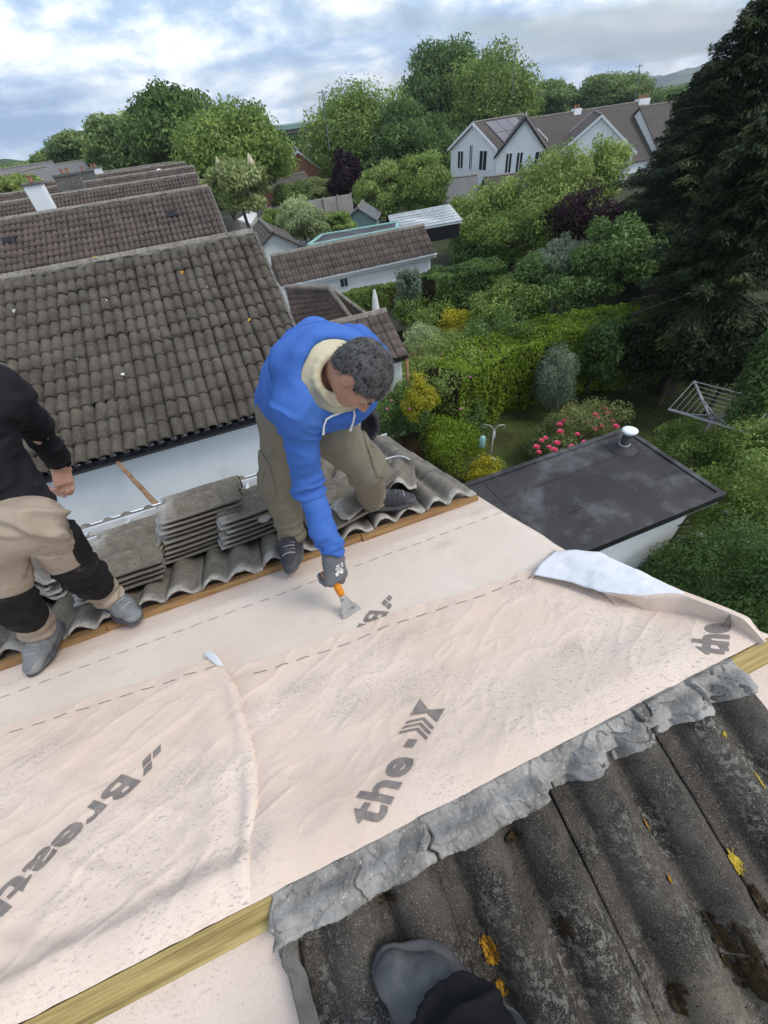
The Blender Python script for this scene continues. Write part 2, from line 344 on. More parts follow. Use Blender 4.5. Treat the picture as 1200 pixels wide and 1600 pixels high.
M['blue'] = mat('blue fleece', (0.050, 0.128, 0.40), (0.068, 0.165, 0.49), 5, 0.95, 0.35, 240, spec=0.1, dirt=(0.06, 0.145, 0.42), dscale=9, bdist=0.003)
M['cream'] = mat('cream fleece lining', (0.52, 0.46, 0.31), (0.6, 0.54, 0.38), 6, 0.95, 0.3, 200, spec=0.1, bdist=0.003)
M['khaki'] = mat('olive khaki cotton', (0.175, 0.155, 0.115), (0.225, 0.20, 0.15), 5, 0.92, 0.35, 300, spec=0.15, dirt=(0.13, 0.115, 0.088), dscale=5, bdist=0.003)
M['tan'] = mat('dusty tan cotton', (0.33, 0.265, 0.205), (0.43, 0.35, 0.275), 7, 0.92, 0.35, 260, spec=0.15, dirt=(0.2, 0.15, 0.115), dscale=14, dthr=(0.56, 0.72), bdist=0.003)
M['blackfab'] = mat('black fabric', (0.011, 0.011, 0.013), (0.02, 0.02, 0.023), 9, 0.9, 0.35, 260, spec=0.15, bdist=0.003)
M['kneefab'] = mat('black knee fabric dusty', (0.012, 0.011, 0.012), (0.022, 0.02, 0.02), 12, 0.9, 0.3, 200, spec=0.15, dirt=(0.16, 0.13, 0.11), dscale=22, dthr=(0.62, 0.75), bdist=0.003)
M['shoe_dk'] = mat('dark shoe', (0.035, 0.035, 0.042), (0.06, 0.06, 0.07), 14, 0.75, 0.4, 150, dirt=(0.13, 0.13, 0.13), dscale=14, dthr=(0.55, 0.8), bdist=0.003)
M['shoe_gr'] = mat('dusty grey boot', (0.13, 0.145, 0.155), (0.2, 0.215, 0.225), 10, 0.8, 0.4, 120, dirt=(0.28, 0.27, 0.25), dscale=12, dthr=(0.5, 0.8), bdist=0.003)
M['boot'] = mat('scuffed black leather', (0.05, 0.055, 0.06), (0.09, 0.095, 0.10), 9, 0.6, 0.5, 90, dirt=(0.16, 0.16, 0.155), dscale=10, dthr=(0.5, 0.75), bdist=0.003)
M['sole'] = mat('rubber sole', (0.05, 0.05, 0.055), (0.10, 0.10, 0.10), 20, 0.8)
M['lace'] = mat('lace', (0.3, 0.3, 0.3), None, rough=0.9)
M['white'] = mat('white cord', (0.75, 0.74, 0.7), None, rough=0.8)
M['glove'] = mat('grey glove', (0.12, 0.125, 0.135), (0.16, 0.165, 0.175), 10, 0.85, 0.4, 200, bdist=0.003)
M['glove_dk'] = mat('dark glove coating', (0.03, 0.03, 0.034), (0.05, 0.05, 0.055), 10, 0.7, 0.4, 200, bdist=0.003)
M['orange'] = mat('orange plastic', (0.75, 0.28, 0.02), (0.62, 0.2, 0.02), 20, 0.45)
M['steel'] = mat('worn steel', (0.42, 0.42, 0.41), (0.3, 0.29, 0.27), 16, 0.45, 0.3, 60, metal=0.5, dirt=(0.12, 0.09, 0.06), dscale=30, dthr=(0.5, 0.7))
M['lichen'] = mat('orange lichen', (0.30, 0.14, 0.015), (0.62, 0.33, 0.03), 130, 0.95, 1.0, 300, bdist=0.004)
M['lichen_y'] = mat('yellow lichen', (0.36, 0.25, 0.03), (0.68, 0.50, 0.06), 130, 0.95, 1.0, 300, bdist=0.004)
M['lichen_w'] = mat('pale lichen', (0.40, 0.42, 0.38), (0.5, 0.5, 0.46), 60, 0.95, 0.9, 200)
M['moss'] = mat('dark moss', (0.03, 0.018, 0.010), (0.065, 0.045, 0.018), 90, 0.98, 1.0, 220, bdist=0.006)
M['debris'] = mat('mortar rubble', (0.25, 0.24, 0.22), (0.4, 0.39, 0.36), 20, 0.95, 0.7, 80)
M['fence'] = mat('grey fence wood', (0.22, 0.2, 0.18), (0.3, 0.28, 0.25), 5, 0.9)
M['brownfence'] = mat('brown fence wood', (0.13, 0.08, 0.05), (0.19, 0.12, 0.08), 5, 0.9)
# ================================================================ roof tiles
def prof(u, mirror=False):
    if mirror: u = 1-u
    x = u*0.30
    def bump(c, w): d = np.clip(np.abs(x-c)/w, 0, 1); return (1-d**2.1)**1.0*(1-.25*d**8)
    return 0.036*np.maximum(bump(0.060, 0.056), bump(0.192, 0.062))
def prof_even(u, mirror=False):
    x = (u*0.30) % 0.15; d = np.clip(np.abs(x-0.075)/0.068, 0, 1); return 0.054*(1-d**2.6)**0.9
def tile_field(mp, a0, ncol, d0, ncou, gauge=0.34, length=0.42, nu=17, nd=2, thick=0.014, h0=0.0, mirror=False, jit=0.003,
               seed=1, closed=False, rough=0.0, skip=None, pf=None, wearf=None, a_clip=None, dens=1.0, width=0.30, hscale=1.0):
    rng = np.random.RandomState(seed)
    u = np.linspace(0.004, 0.996, nu); d = np.linspace(0, 1, nd)
    Vs, Fs, Ws = [], [], []; off = 0
    for c in range(ncou):
        for k in range(ncol):
            if skip and skip(k, c): continue
            ja, jd, jh, jr = rng.normal(0, jit, 4); L0 = length if c < 99 else length
            U, D = np.meshgrid(u, d, indexing='ij')
            A = a0+(k+U)*width+ja*0.5+jr*(D-0.5)
            Dd = d0+c*gauge+D*L0+jd*1.3
            H = h0+(pf or prof)(U, mirror)*hscale+thick*(D*L0/gauge)+jh*0.6*D+0.002
            if rough:
                H = H+rough*fbm(np.stack([A*38, Dd*38, A*0+seed], -1), 4, 3)+rough*1.5*fbm(np.stack([A*9, Dd*9, A*0], -1), 2, 8)
                Dd = Dd+np.where(D > 0.99, 0.006, 0)*vnoise(np.stack([A*40, Dd*0, A*0], -1))+np.where(D < 0.01, 0.010, 0)*vnoise(np.stack([A*30, Dd*0+7, A*0], -1))
            if a_clip is not None: A = np.clip(A, a_clip[0], a_clip[1])
            W = wearf(A, Dd, D, c) if wearf else np.zeros_like(A)
            W = W+(rng.uniform(-.08, .08) if not pf else rng.uniform(0, .75)*rng.uniform(0, 1))
            P = mp(A.ravel(), Dd.ravel(), H.ravel()); Pb = mp(A.ravel(), Dd.ravel(), (H-(thick-0.001)).ravel())
            n = nu*nd; i = (np.arange(nu-1)[:, None]*nd+np.arange(nd-1)[None, :]).ravel()
            top = np.stack([i, i+nd, i+nd+1, i+1], 1)
            F = [top]
            e1 = np.arange(nu)*nd+(nd-1); F.append(np.stack([e1[:-1], e1[1:], e1[1:]+n, e1[:-1]+n], 1))
            if closed:
                e0 = np.arange(nu)*nd; F.append(np.stack([e0[1:], e0[:-1], e0[:-1]+n, e0[1:]+n], 1))
                F.append(top[:, ::-1]+n)
            s0_ = np.arange(nd); F.append(np.stack([s0_[:-1], s0_[1:], s0_[1:]+n, s0_[:-1]+n], 1)); s1 = s0_+(nu-1)*nd
            F.append(np.stack([s1[1:], s1[:-1], s1[:-1]+n, s1[1:]+n], 1))
            Vs += [P, Pb]; Fs.append(np.concatenate(F)+off); Ws += [W.ravel(), W.ravel()]; off += 2*n
    return np.concatenate(Vs), np.concatenate(Fs), np.clip(np.concatenate(Ws), 0, 1)
def FV(a, s, h): return np.stack([a, YR+s*CT+h*ST, -S0-s*ST+h*CT], -1)
def NV(a, t, h): return np.stack([a, YR-t*CT-h*ST, -S0-t*ST+h*CT], -1)

# ================================================================ our house
XL, XR = -7.0, 0.95
house = thing('terraced_house', 'house under repair with its roof stripped to peach membrane, grey tiles left along the eave', 'house', (0, YR, G))
b = MB(); yE, yN = YR+2.70, YR-2.75; zE = -S0-2.75*math.tan(TH)-0.14
b.prism([(XR-.08, yN, G), (XR-.08, yE, G), (XR-.08, yE, zE), (XR-.08, YR, -S0-0.16), (XR-.08, yN, zE)], (XL-XR, 0, 0))
b.build('wall', M['wall_w'], house)
dk = MB()
for fn, s1 in ((F3, 2.92), (N3, 2.95)):
    P = [fn(XL, 0.0, -.012), fn(XL, s1, -.012), fn(XL, s1, -.09), fn(XL, 0.0, -.09)]
    dk.prism(P, (XR-XL+(0.15 if fn is N3 else 0), 0, 0))
dk.build('roof_deck', M['wood_old'], house)
P, F = grid(lambda a, t: NV(a, t, 0.002+0.004*fbm(np.stack([a*4, t*4, a*0], -1), 3, 5)), np.linspace(XL, 1.22, 160), np.linspace(0.0, 2.9, 60))
nmesh('near_underlay', P, F, M['mem_dirty'], house, smooth=True)
P, F = grid(lambda a, s: FV(a, s, 0.0+0.002*fbm(np.stack([a*5, s*5, a*0], -1), 3, 6)), np.linspace(XL, XR+.01, 200), np.linspace(0.0, 1.5, 40))
nmesh('far_underlay', P, F, M['mem_dirty'], house, smooth=True)
# ridge batten and the batten under the cut tile edge
rb = MB(); xs = [-3.2, -1.15, 0.2, 1.16]
for x0, x1 in zip(xs[:-1], xs[1:]):
    x1 -= 0.002
    rb.prism([N3(x0, -.004, .0), N3(x0, .046, .0), N3(x0, .046, .040), N3(x0, -.004, .040)], (x1-x0, 0, 0))
rb.build('ridge_batten', M['wood_new'], house, bevel=.002)
eb = MB()
for x0, x1, q in ((-3.2, -1.0, 0), (-.997, .25, .006), (.253, .935, -.004)):
    eb.prism([F3(x0, 1.285+q, .002), F3(x0, 1.335+q, .002), F3(x0, 1.335+q, .030), F3(x0, 1.285+q, .030)], (x1-x0, 0, 0))
eb.build('tile_batten', M['wood_old'], house, bevel=.002)
# tiles still lying along the eave
def wear_far(A, D, Dl, c):
    w = np.zeros_like(A)
    if c == 0: w = 1-sst(0.02, 0.16, Dl+0.06*vnoise(np.stack([A*25, D*25, A*0], -1)))
    return w*0.9
V, Fq, W = tile_field(FV, 0.935-0.30*14, 14, 1.30, 5, gauge=0.290, length=0.375, nu=25, nd=14, thick=0.014, h0=0.040, closed=True, rough=0.0028, jit=0.005, seed=3, hscale=1.25, wearf=wear_far)
nmesh('eave_tiles', V, Fq, M['tile_far'], house, smooth=True, attr={'wear': ('POINT', W)})
# near tiles by the photographer
def wear_near(A, D, Dl, c): return 0.9*sst(0.41, 0.44, D+0.02*vnoise(np.stack([A*30, D*30, A*0], -1)))+0.35*sst(0.75, 1.0, Dl)*(c == 0)
V, Fq, W = tile_field(NV, -0.277, 4, 0.045, 7, gauge=0.345, length=0.385, nu=49, nd=40, thick=0.016, h0=0.020, closed=True, mirror=True, rough=0.0042, jit=0.0020, seed=5, hscale=1.45, wearf=wear_near, a_clip=(-.30, 0.908))
nmesh('near_tiles', V, Fq, M['tile_near'], house, smooth=True, attr={'wear': ('POINT', W)})
def near_h(x, t):
    u = ((x+0.277) % 0.30)/0.30; return 0.022+1.45*prof(np.clip(u, .004, .996), True)+0.016*np.where(t < .43, (t-.045), (t-.39))/0.345
# ridge mortar left on the tile heads
def mortar(a, t):
    wob = 0.005*fbm(np.stack([a*16, t*0, a*0], -1), 3, 4)+.0016*vnoise(np.stack([a*90, t*40, a*0], -1))
    right = sst(0.26, 0.34, a)*(1-.6*sst(.34, .42, a)*0)
    top = 1-sst(0.067, 0.073, t+wob+.012*right*fbm(np.stack([a*22, t*8, a*0], -1), 3, 14))
    wq = np.stack([a*13+.9*fbm(np.stack([a*14, t*22, a*0], -1), 3, 1), t*24+.9*fbm(np.stack([a*16, t*16, a*0+4], -1), 3, 2)], -1)
    d1, d2, cid = worley(wq, 5)
    ht = 0.028+1.45*prof(((a+0.277) % 0.30)/0.30, True)
    w = sst(.012, .038, t); body = .047*(1-w)+np.maximum(ht*.25+.066, ht+.009)*w
    body = np.where(right > .5, .046*(1-w)+(ht+.004)*w, body)
    plate = (cid-.45)*(.006+.020*right)-(.004+.004*right)*(1-sst(0.0, .07, d2-d1))
    fine = .0035*(1-2*np.abs(fbm(np.stack([a*34, t*34, a*0], -1), 4, 9)))+.0022*fbm(np.stack([a*120, t*120, a*0], -1), 3, 19)+.005*fbm(np.stack([a*11, t*14, a*0], -1), 2, 29)
    crack = -0.03*np.exp(-((np.abs(a-0.028-0.010*vnoise(np.stack([t*70, t*0, t*0], -1))))/0.0026)**2)
    crack = crack-0.03*np.exp(-((np.abs(a-0.335-0.004*vnoise(np.stack([t*50, t*0, t*0], -1))))/0.0018)**2)
    crack = crack-0.014*np.exp(-((np.abs(a+0.13-0.012*vnoise(np.stack([t*60, t*0+3, t*0], -1))))/0.0018)**2)*(t > .02)-.02*np.exp(-(np.abs(a-.625)/.0016)**2)
    lip_ = .005*np.exp(-((t-.060)/.006)**2)*(1-right)
    h = (body+plate+fine+lip_)+crack
    h = np.where(t < .05, np.maximum(h, .0445), h)
    endl = sst(-.318, -.304, a+.006*vnoise(np.stack([t*60, t*0, t*0], -1)))*(1-sst(0.900, 0.912, a)); back = sst(-0.016, -0.004, t)
    h = h*endl*back; h = np.where(top < .5, .010, h*np.where(top < 1, top, 1))
    return NV(a, t, h)
P, F = grid(mortar, np.linspace(-0.320, 0.916, 620), np.linspace(-0.020, 0.100, 66))
nmesh('ridge_mortar', P, F, M['mortar'], house, smooth=True)
# dark verge strip at the left cut edge of the near tiles
ve = MB()
def vstrip(a, t): return NV(a+0.006*vnoise(np.stack([t*30, a*0, a*0], -1)), t, (0.045+0.008*fbm(np.stack([a*60, t*40, a*0], -1), 3, 2))*sst(0, .3, (a+.312)/.03)+.004)
P, F = grid(vstrip, np.linspace(-0.318, -0.272, 14), np.linspace(0.07, 2.2, 260)); nmesh('verge_mortar', P, F, M['mortar_dk'], house, smooth=True)
# lichen and moss on the near tiles
def patch(name, m, x, t, rx, rt, seed, thick=0.003, thr=0.0):
    us = np.linspace(-1, 1, 52); U, W_ = np.meshgrid(us, us, indexing='ij')
    n = fbm(np.stack([U*2.6+seed, W_*2.6, U*0+seed], -1), 4, seed)
    f = 1-(U**2+W_**2)+n*1.5+.9*fbm(np.stack([U*9+seed, W_*9, U*0+3], -1), 2, seed+5)
    A = x+U*rx; T = t+W_*rt
    H = near_h(A, T)+thick*np.clip(f, 0.15, 0.6)/0.6+0.0025+0.001*fbm(np.stack([U*9, W_*9, U*0], -1), 3, seed)
    P = NV(A.ravel(), T.ravel(), H.ravel()); k = len(us); i = (np.arange(k-1)[:, None]*k+np.arange(k-1)[None, :]).ravel()
    F = np.stack([i, i+k, i+k+1, i+1], 1); fi = f.ravel(); keep = (fi[F].min(1) > thr); F = F[keep]
    if len(F) < 3: return
    used = np.unique(F); re = -np.ones(k*k, int); re[used] = np.arange(len(used))
    return nmesh(name, P[used], re[F], m, house, smooth=True)
def pN(u, v):
    d = ray(u, v); c = NN@np.array([0, YR, -S0])+0.045; P = d*(c/(NN@d)); return P[0], -(P[1]-YR+0.045*ST)/CT
for (u, v, rx, rt, m, sd) in ((766, 1482, .020, .045, 'lichen', 3), (786, 1547, .012, .022, 'lichen', 4), (1152, 1348, .018, .042, 'lichen_y', 5), (1010, 1287, .007, .02, 'lichen', 6),
        (1115, 1145, .012, .012, 'lichen_y', 7), (1172, 1215, .012, .025, 'lichen_y', 8), (1028, 1362, .006, .012, 'lichen', 9), (1190, 1265, .006, .035, 'lichen', 12)):
    x, t = pN(u, v); patch('lichen', M[m], x, t, rx*.8, rt*.62, sd, thr=0.12)
for (u, v, rx, rt, sd) in ((805, 1310, .022, .010, 31), (605, 1405, .018, .008, 32), (1150, 1490, .035, .075, 33), (877, 1443, .013, .018, 34), (1185, 1410, .02, .03, 35), (1060, 1560, .014, .03, 36)):
    x, t = pN(u, v); patch('moss', M['moss'], x, t, rx, rt, sd, 0.006, thr=0.05)
# eave: fascia and grey gutter with brackets
def gutter(a0, a1, yc, zc, r, name, m, parent, n=10, seg=12, thick=.004, lip=True):
    us = np.linspace(a0, a1, n); ang = np.linspace(0, math.pi, seg); V = []
    prof_ = [(math.cos(t)*r, -math.sin(t)*r) for t in ang]+[(math.cos(t)*(r-thick), -math.sin(t)*(r-thick)) for t in ang[::-1]]
    k = len(prof_); V = [(x, yc+p, zc+q) for x in us for p, q in prof_]
    F = [(i*k+j, i*k+(j+1) % k, (i+1)*k+(j+1) % k, (i+1)*k+j) for i in range(n-1) for j in range(k)]
    F += [tuple(range(k)), tuple((n-1)*k+j for j in range(k-1, -1, -1))]
    return nmesh(name, V, F, m, parent, smooth=False)
ge = F3(0, 2.80, 0.03)
fa = MB(); fa.box(XL, XR-.02, ge[1]-.05, ge[1]-.022, ge[2]-.16, ge[2]+.0); fa.build('fascia', M['white_pvc'], house)
gt = gutter(XL, XR+.0, ge[1]+.045, ge[2]-.005, .062, 'gutter', M['galv'], house)
lip = MB(); lip.tube([(XL, ge[1]+.108, ge[2]), (XR, ge[1]+.108, ge[2])], .008); lip.tube([(XL, ge[1]-.018, ge[2]+.002), (XR, ge[1]-.018, ge[2]+.002)], .005); lip.build('gutter_lip', M['alu'], gt, smooth=True)
for x in (-2.35, -1.42, -.62, .2):
    bk = MB(); bk.box(x, x+.03, ge[1]-.02, ge[1]+.112, ge[2]+.006, ge[2]+.014); bk.build('gutter_bracket', M['alu'], gt)

# ================================================================ membranes
def xe(s):      # right edge of the left sheet (fold line)
    return np.interp(s, [0.0, .177, .325, .609, .80, .9], [-.335, -.318, -.328, -.384, -.49, -.53])
def wr(x, s, seed, amp=1.0):
    q = np.stack([x*1.0+s*0.6, s*1.0-x*0.5, x*0+seed], -1)
    big = fbm(q*np.array([3.0, 6.5, 1]), 3, seed); r = 1-np.abs(fbm(q*np.array([3.6, 9.0, 1]), 3, seed+9))*2.2
    r2 = 1-np.abs(fbm(q*np.array([6.5, 15.0, 1]), 2, seed+31))*3.2
    return amp*(0.0062*big+0.0026*np.clip(r, 0, 1)**3+0.0011*np.clip(r2, 0, 1)**5)
def hA(x, s): return 0.007+0.0025*fbm(np.stack([x*4, s*4, x*0], -1), 3, 11)+0.003*sst(0.005, 0.0, np.abs(s-1.10)-0.002)*0
def hB(x, s):
    d = xe(s)-x
    low = np.exp(-np.clip(s, 0, 2)/0.35)
    h = 0.017+wr(x, s, 3, 0.9+0.9*low)+0.013*np.exp(-((d-.024)/.020)**2)*(0.5+.5*low)*(1+.5*vnoise(np.stack([s*9, s*0, x*0], -1)))+.010*np.exp(-((d-.10)/.05)**2)
    fold = np.maximum(0, np.sin((x*0.75+s*1.0)*34+2.2*fbm(np.stack([x*3, s*3, x*0], -1), 2, 8)))**3
    h = h+0.009*fold*low*sst(.0, .12, s)*sst(-0.02, 0.2, d)
    return h*sst(-0.002, 0.012, d)+0.009+0.032*sst(.10, 0.02, s)
def ridge_meet(P, s):
    w = sst(.045, -.004, np.asarray(s))[:, None]; T_ = P.copy(); T_[:, 1] = .1225+.002*vnoise(P*30); T_[:, 2] = -S0+.0435
    return P*(1-w)+T_*w
def topB(x): return np.interp(x, [-1.5, -1.243, -.517, -.3], [.895, .864, .777, .75])
def topC(x): return np.interp(x, [-.5, -.454, -.2, .159, .77, 1.1], [.70, .693, .672, .652, .583, .56])+.006*vnoise(np.stack([np.asarray(x)*6, np.asarray(x)*0, np.asarray(x)*0], -1))
def hC(x, s):
    h = 0.013+wr(x, s, 21, 0.95)+0.010*np.exp(-((x-xe(s)-.03)/.05)**2)
    h = h+0.005*np.exp(-((topC(x)-s)/0.03)**2)*np.abs(fbm(np.stack([x*14, s*6, x*0], -1), 2, 4))
    return h+0.034*sst(.24, 0.0, s)
smA = thing('membrane_sheet', 'lower clean peach membrane sheet running under the scraper up to the cut tiles', 'roofing membrane', F3(0, 1.0), 'breathable roof membrane sheets')
def rA(s): return np.interp(s, [0.5, .72, .80, 1.02, 1.03, 1.2, 1.27], [.98, .972, .978, .975, .955, .925, .918])
def fA(u, s):
    x = -3.0+(rA(s)+3.0)*u; return FV(x, s, hA(x, s)-0.02*sst(.94, .97, x))
P, F = grid(fA, np.linspace(0, 1, 300), np.linspace(0.45, 1.17, 60)); nmesh('sheet', P, F, M['mem_clean'], smA, smooth=True)
smB = thing('membrane_sheet', 'left peach membrane sheet with diagonal wrinkles and a curled white corner', 'roofing membrane', F3(-.8, .4), 'breathable roof membrane sheets')
def fB(u, q):
    x = -2.6+u*2.6; s = q; xx = -2.6+(xe(s)+2.6)*u; s = q*topB(xx)/0.86; xx = -2.6+(xe(s)+2.6)*u
    return ridge_meet(FV(xx, s, hB(xx, s)), s)
P, F = grid(fB, np.linspace(0, 1, 420), np.linspace(-0.002, 0.86, 170)); nmesh('sheet', P, F, M['mem'], smB, smooth=True)
smC = thing('membrane_sheet', 'right peach membrane sheet over the ridge with white folded corner and raised verge edge', 'roofing membrane', F3(.3, .3), 'breathable roof membrane sheets')
def rC(s): return np.interp(s, [-.02, .0, .166, .366, .583, .6], [1.06, 1.06, .97, .93, .80, .775])
def fC(u, q):
    q = np.asarray(q); xl0 = xe(q)-.06; xr0 = rC(q*.95); x = xl0+(xr0-xl0)*u; s = q*topC(x)/0.65
    s = np.where(q < 0, q, s); return ridge_meet(FV(x, s, hC(x, s)), s)
P, F = grid(fC, np.linspace(0, 1, 430), np.linspace(-0.012, 0.65, 170)); nmesh('sheet', P, F, M['mem'], smC, smooth=True)
# folded parts at the verge, built from rails (pixel plus height over the slope)
def rail(pts, n):
    P = np.array([hitF(u, v, h) for u, v, h in pts]); d = np.r_[0, np.cumsum(np.linalg.norm(np.diff(P, axis=0), axis=1))]; t = np.linspace(0, d[-1], n)
    Q = np.stack([np.interp(t, d, P[:, k]) for k in range(3)], 1)
    for _ in range(3): Q[1:-1] = (Q[:-2]+2*Q[1:-1]+Q[2:])/4
    return Q
def loft(name, rails, m, parent, n=60, sub=8, noise=.0015, sag=0.0, seed=1):
    Rl = [rail(r, n) for r in rails]; rows = []
    for a, b_ in zip(Rl[:-1], Rl[1:]):
        for k in range(sub):
            t = k/sub; rows.append(a*(1-t)+b_*t-np.array([0, 0, 1])*sag*math.sin(math.pi*t))
    rows.append(Rl[-1]); P = np.array(rows); mR = len(rows)
    P = P+noise*fbm(P.reshape(-1, 3)*22, 3, seed).reshape(mR, n, 1)*np.array([0, 0, 1.0])
    i = (np.arange(mR-1)[:, None]*n+np.arange(n-1)[None, :]).ravel(); F = np.stack([i, i+n, i+n+1, i+1], 1)
    o = nmesh(name, P.reshape(-1, 3), F, m, parent, smooth=True)
    md = o.modifiers.new('thick', 'SOLIDIFY'); md.thickness = 0.0012; md.offset = 0
    return o
loft('white_underside', [[(833, 898, .030), (885, 908, .035), (950, 928, .045), (1010, 935, .05), (1068, 930, .055)],
                         [(845, 880, .045), (890, 880, .055), (950, 900, .065), (1010, 915, .065), (1068, 928, .06)],
                         [(868, 861, .040), (900, 859, .045), (935, 862, .05), (1000, 892, .06), (1069, 926, .06)]], M['mem_white'], smC, noise=.006, seed=8)
loft('verge_fold', [[(940, 924, .02), (965, 948, .014), (992, 968, .012), (1060, 984, .013), (1120, 994, .016), (1185, 1010, .03)],
                    [(942, 924, .03), (975, 940, .004), (1010, 958, .004), (1075, 968, .008), (1135, 982, .014), (1190, 1008, .035)],
                    [(945, 925, .046), (1000, 934, .060), (1069, 930, .082), (1115, 948, .086), (1160, 966, .080), (1195, 1003, .050)],
                    [(935, 880, -.02), (1000, 893, -.02), (1069, 924, .0), (1122, 944, .0), (1170, 964, .0), (1199, 1002, .02)]], M['mem'], smC, noise=.003, seed=4)
loft('torn_edge', [[(826, 905, .016), (840, 893, .02), (852, 876, .02), (866, 858, .02)], [(836, 900, .022), (848, 888, .026), (860, 870, .026), (871, 860, .03)]], M['mem_clean'], smC, n=20, sub=3)
loft('curled_corner', [[(318, 1022, .030), (326, 1030, .034), (338, 1040, .036), (348, 1041, .034)], [(318, 1021, .034), (330, 1017, .050), (340, 1026, .050), (349, 1041, .038)]], M['mem_white'], smB, n=20, sub=4)
loft('curled_edge', [[(348, 1040, .034), (362, 1062, .030), (376, 1088, .024), (388, 1122, .014)], [(334, 1040, .032), (352, 1066, .030), (370, 1092, .024), (386, 1124, .014)]], M['mem'], smB, n=30, sub=4)
# printed dashes along the laps
def dashes(name, parent, xs0, xs1, sf, hf, step=.075, ln=.045, wd=.0042):
    b_ = MB(); x = xs0
    while x < xs1:
        n = 5; a = np.linspace(x, x+ln, n); s = sf(a); V = []
        for k in range(n):
            for dd in (-wd/2, wd/2): V.append(F3(a[k], s[k]+dd, float(hf(np.array([a[k]]), np.array([s[k]+dd]))[0])+.0012))
        b_.add(V, [(2*k, 2*k+2, 2*k+3, 2*k+1) for k in range(n-1)]); x += step
    b_.build(name, M['print'], parent)
dashes('printed_dashes', smA, -2.4, .96, lambda a: 1.072+0*a, hA, wd=.004)
dashes('printed_dashes', smB, -2.0, -.50, lambda a: topB(a)-.045, hB)
dashes('printed_dashes', smC, -.33, .755, lambda a: topC(a)-.058+.02*sst(.3, .7, a), hC)
dashes('printed_dashes', smA, -2.4, .96, lambda a: 1.155+0*a, lambda a, s: hA(a, s)-.0004, step=.2, ln=.19, wd=.0015)

# ---- lettering
def text_polys(body, size, extra=0.035, shear=0.0):
    cu = bpy.data.curves.new('t', 'FONT'); cu.body = body; cu.size = size; cu.offset = extra*size; cu.space_character = 1.06; cu.resolution_u = 3; cu.shear = shear
    ob = bpy.data.objects.new('t', cu); me = bpy.data.meshes.new_from_object(ob)
    bm = bmesh.new(); bm.from_mesh(me); bpy.data.objects.remove(ob); bpy.data.curves.remove(cu); bpy.data.meshes.remove(me); return bm
def lay(bm, origin, direction, hf, name, parent, sx=1.0, sy=1.0, clip=None, lift=.0014, stepv=.018, custom=None):
    """bm in (a,b) text plane -> onto the slope at origin (x,s), reading direction angle"""
    c, s_ = math.cos(direction), math.sin(direction)
    for v in bm.verts:
        a, bb = v.co.x*sx, v.co.y*sy; v.co = Vector((origin[0]+a*c-bb*s_, origin[1]+a*s_+bb*c, 0))
    lo = [min(v.co[k] for v in bm.verts) for k in (0, 1)]; hi = [max(v.co[k] for v in bm.verts) for k in (0, 1)]
    for k in (0, 1):
        q = lo[k]+stepv
        while q < hi[k]:
            no = Vector((1, 0, 0)) if k == 0 else Vector((0, 1, 0))
            bmesh.ops.bisect_plane(bm, geom=bm.verts[:]+bm.edges[:]+bm.faces[:], plane_co=no*q, plane_no=no); q += stepv
    if clip:
        kill = [f for f in bm.faces if not clip(f.calc_center_median().x, f.calc_center_median().y)]
        bmesh.ops.delete(bm, geom=kill, context='FACES')
    V = np.array([v.co[:] for v in bm.verts]); F = [[v.index for v in f.verts] for f in bm.faces]
    bm.verts.index_update(); F = [[v.index for v in f.verts] for f in bm.faces]
    h = hf(V[:, 0], V[:, 1])+lift if custom is None else None
    P = FV(V[:, 0], V[:, 1], h) if custom is None else custom(V[:, 0], V[:, 1])
    bm.free(); return nmesh(name, P, F, M['print'], parent)
def poly_bm(polys):
    bm = bmesh.new()
    for p in polys: bm.faces.new([bm.verts.new((x, y, 0)) for x, y in p])
    return bm
def logo(s):   # three rhombi
    r = []
    for cx, cy in ((0, .62), (.0, 0.0), (-.62, 0.31)):
        r.append([(s*(cx+.0), s*(cy-.30)), (s*(cx+.30), s*(cy-.14)), (s*(cx+.30), s*(cy+.16)), (s*(cx), s*(cy+.30)) , (s*(cx-.02), s*(cy+.0))])
    return [[(x*1.0, y*1.0) for x, y in q] for q in ([(0, 0), (s*.42, 0), (s*.62, s*.36), (s*.2, s*.36)], [(0, -s*.06), (s*.42, -s*.06), (s*.22, -s*.44), (-s*.2, -s*.44)], [(-s*.08, s*.0), (-s*.28, -s*.38), (-s*.68, -s*.38), (-s*.48, 0)])]
from mathutils.bvhtree import BVHTree
def bvh_of(objs):
    V, F = [], []
    for o in objs:
        b0 = len(V); base = Vector([float(c) for c in ROOT[o.name]])
        V += [base+v.co for v in o.data.vertices]; F += [[i+b0 for i in p.vertices] for p in o.data.polygons]
    return BVHTree.FromPolygons(V, F)
def drape(objs, lift=.0018):
    t = bvh_of(objs); nf = Vector(NF.tolist())
    def f(X, S):
        out = []
        for x, s in zip(X, S):
            o = Vector(F3(x, s, .3).tolist()); hit = t.ray_cast(o, -nf)
            out.append(np.array(hit[0][:])+NF*lift if hit[0] is not None else F3(x, s, .02))
        return np.array(out)
    return f
drC = drape([c for c in smC.children if c.name.startswith('sheet')]+[c for c in smC.children if c.name.startswith('verge_fold')])
for ch in smC.children:
    pass
SZ = .108
a1 = R_(38.5)
bm = text_polys('the', SZ, .03, 0); 
for v in bm.verts: v.co.x -= .25*v.co.y
lay(bm, (-.064, -.006), a1, hC, 'printed_lettering', smC, sx=1.12, sy=1.05, custom=drC, clip=lambda x, s: s > -.004)
X0 = .200
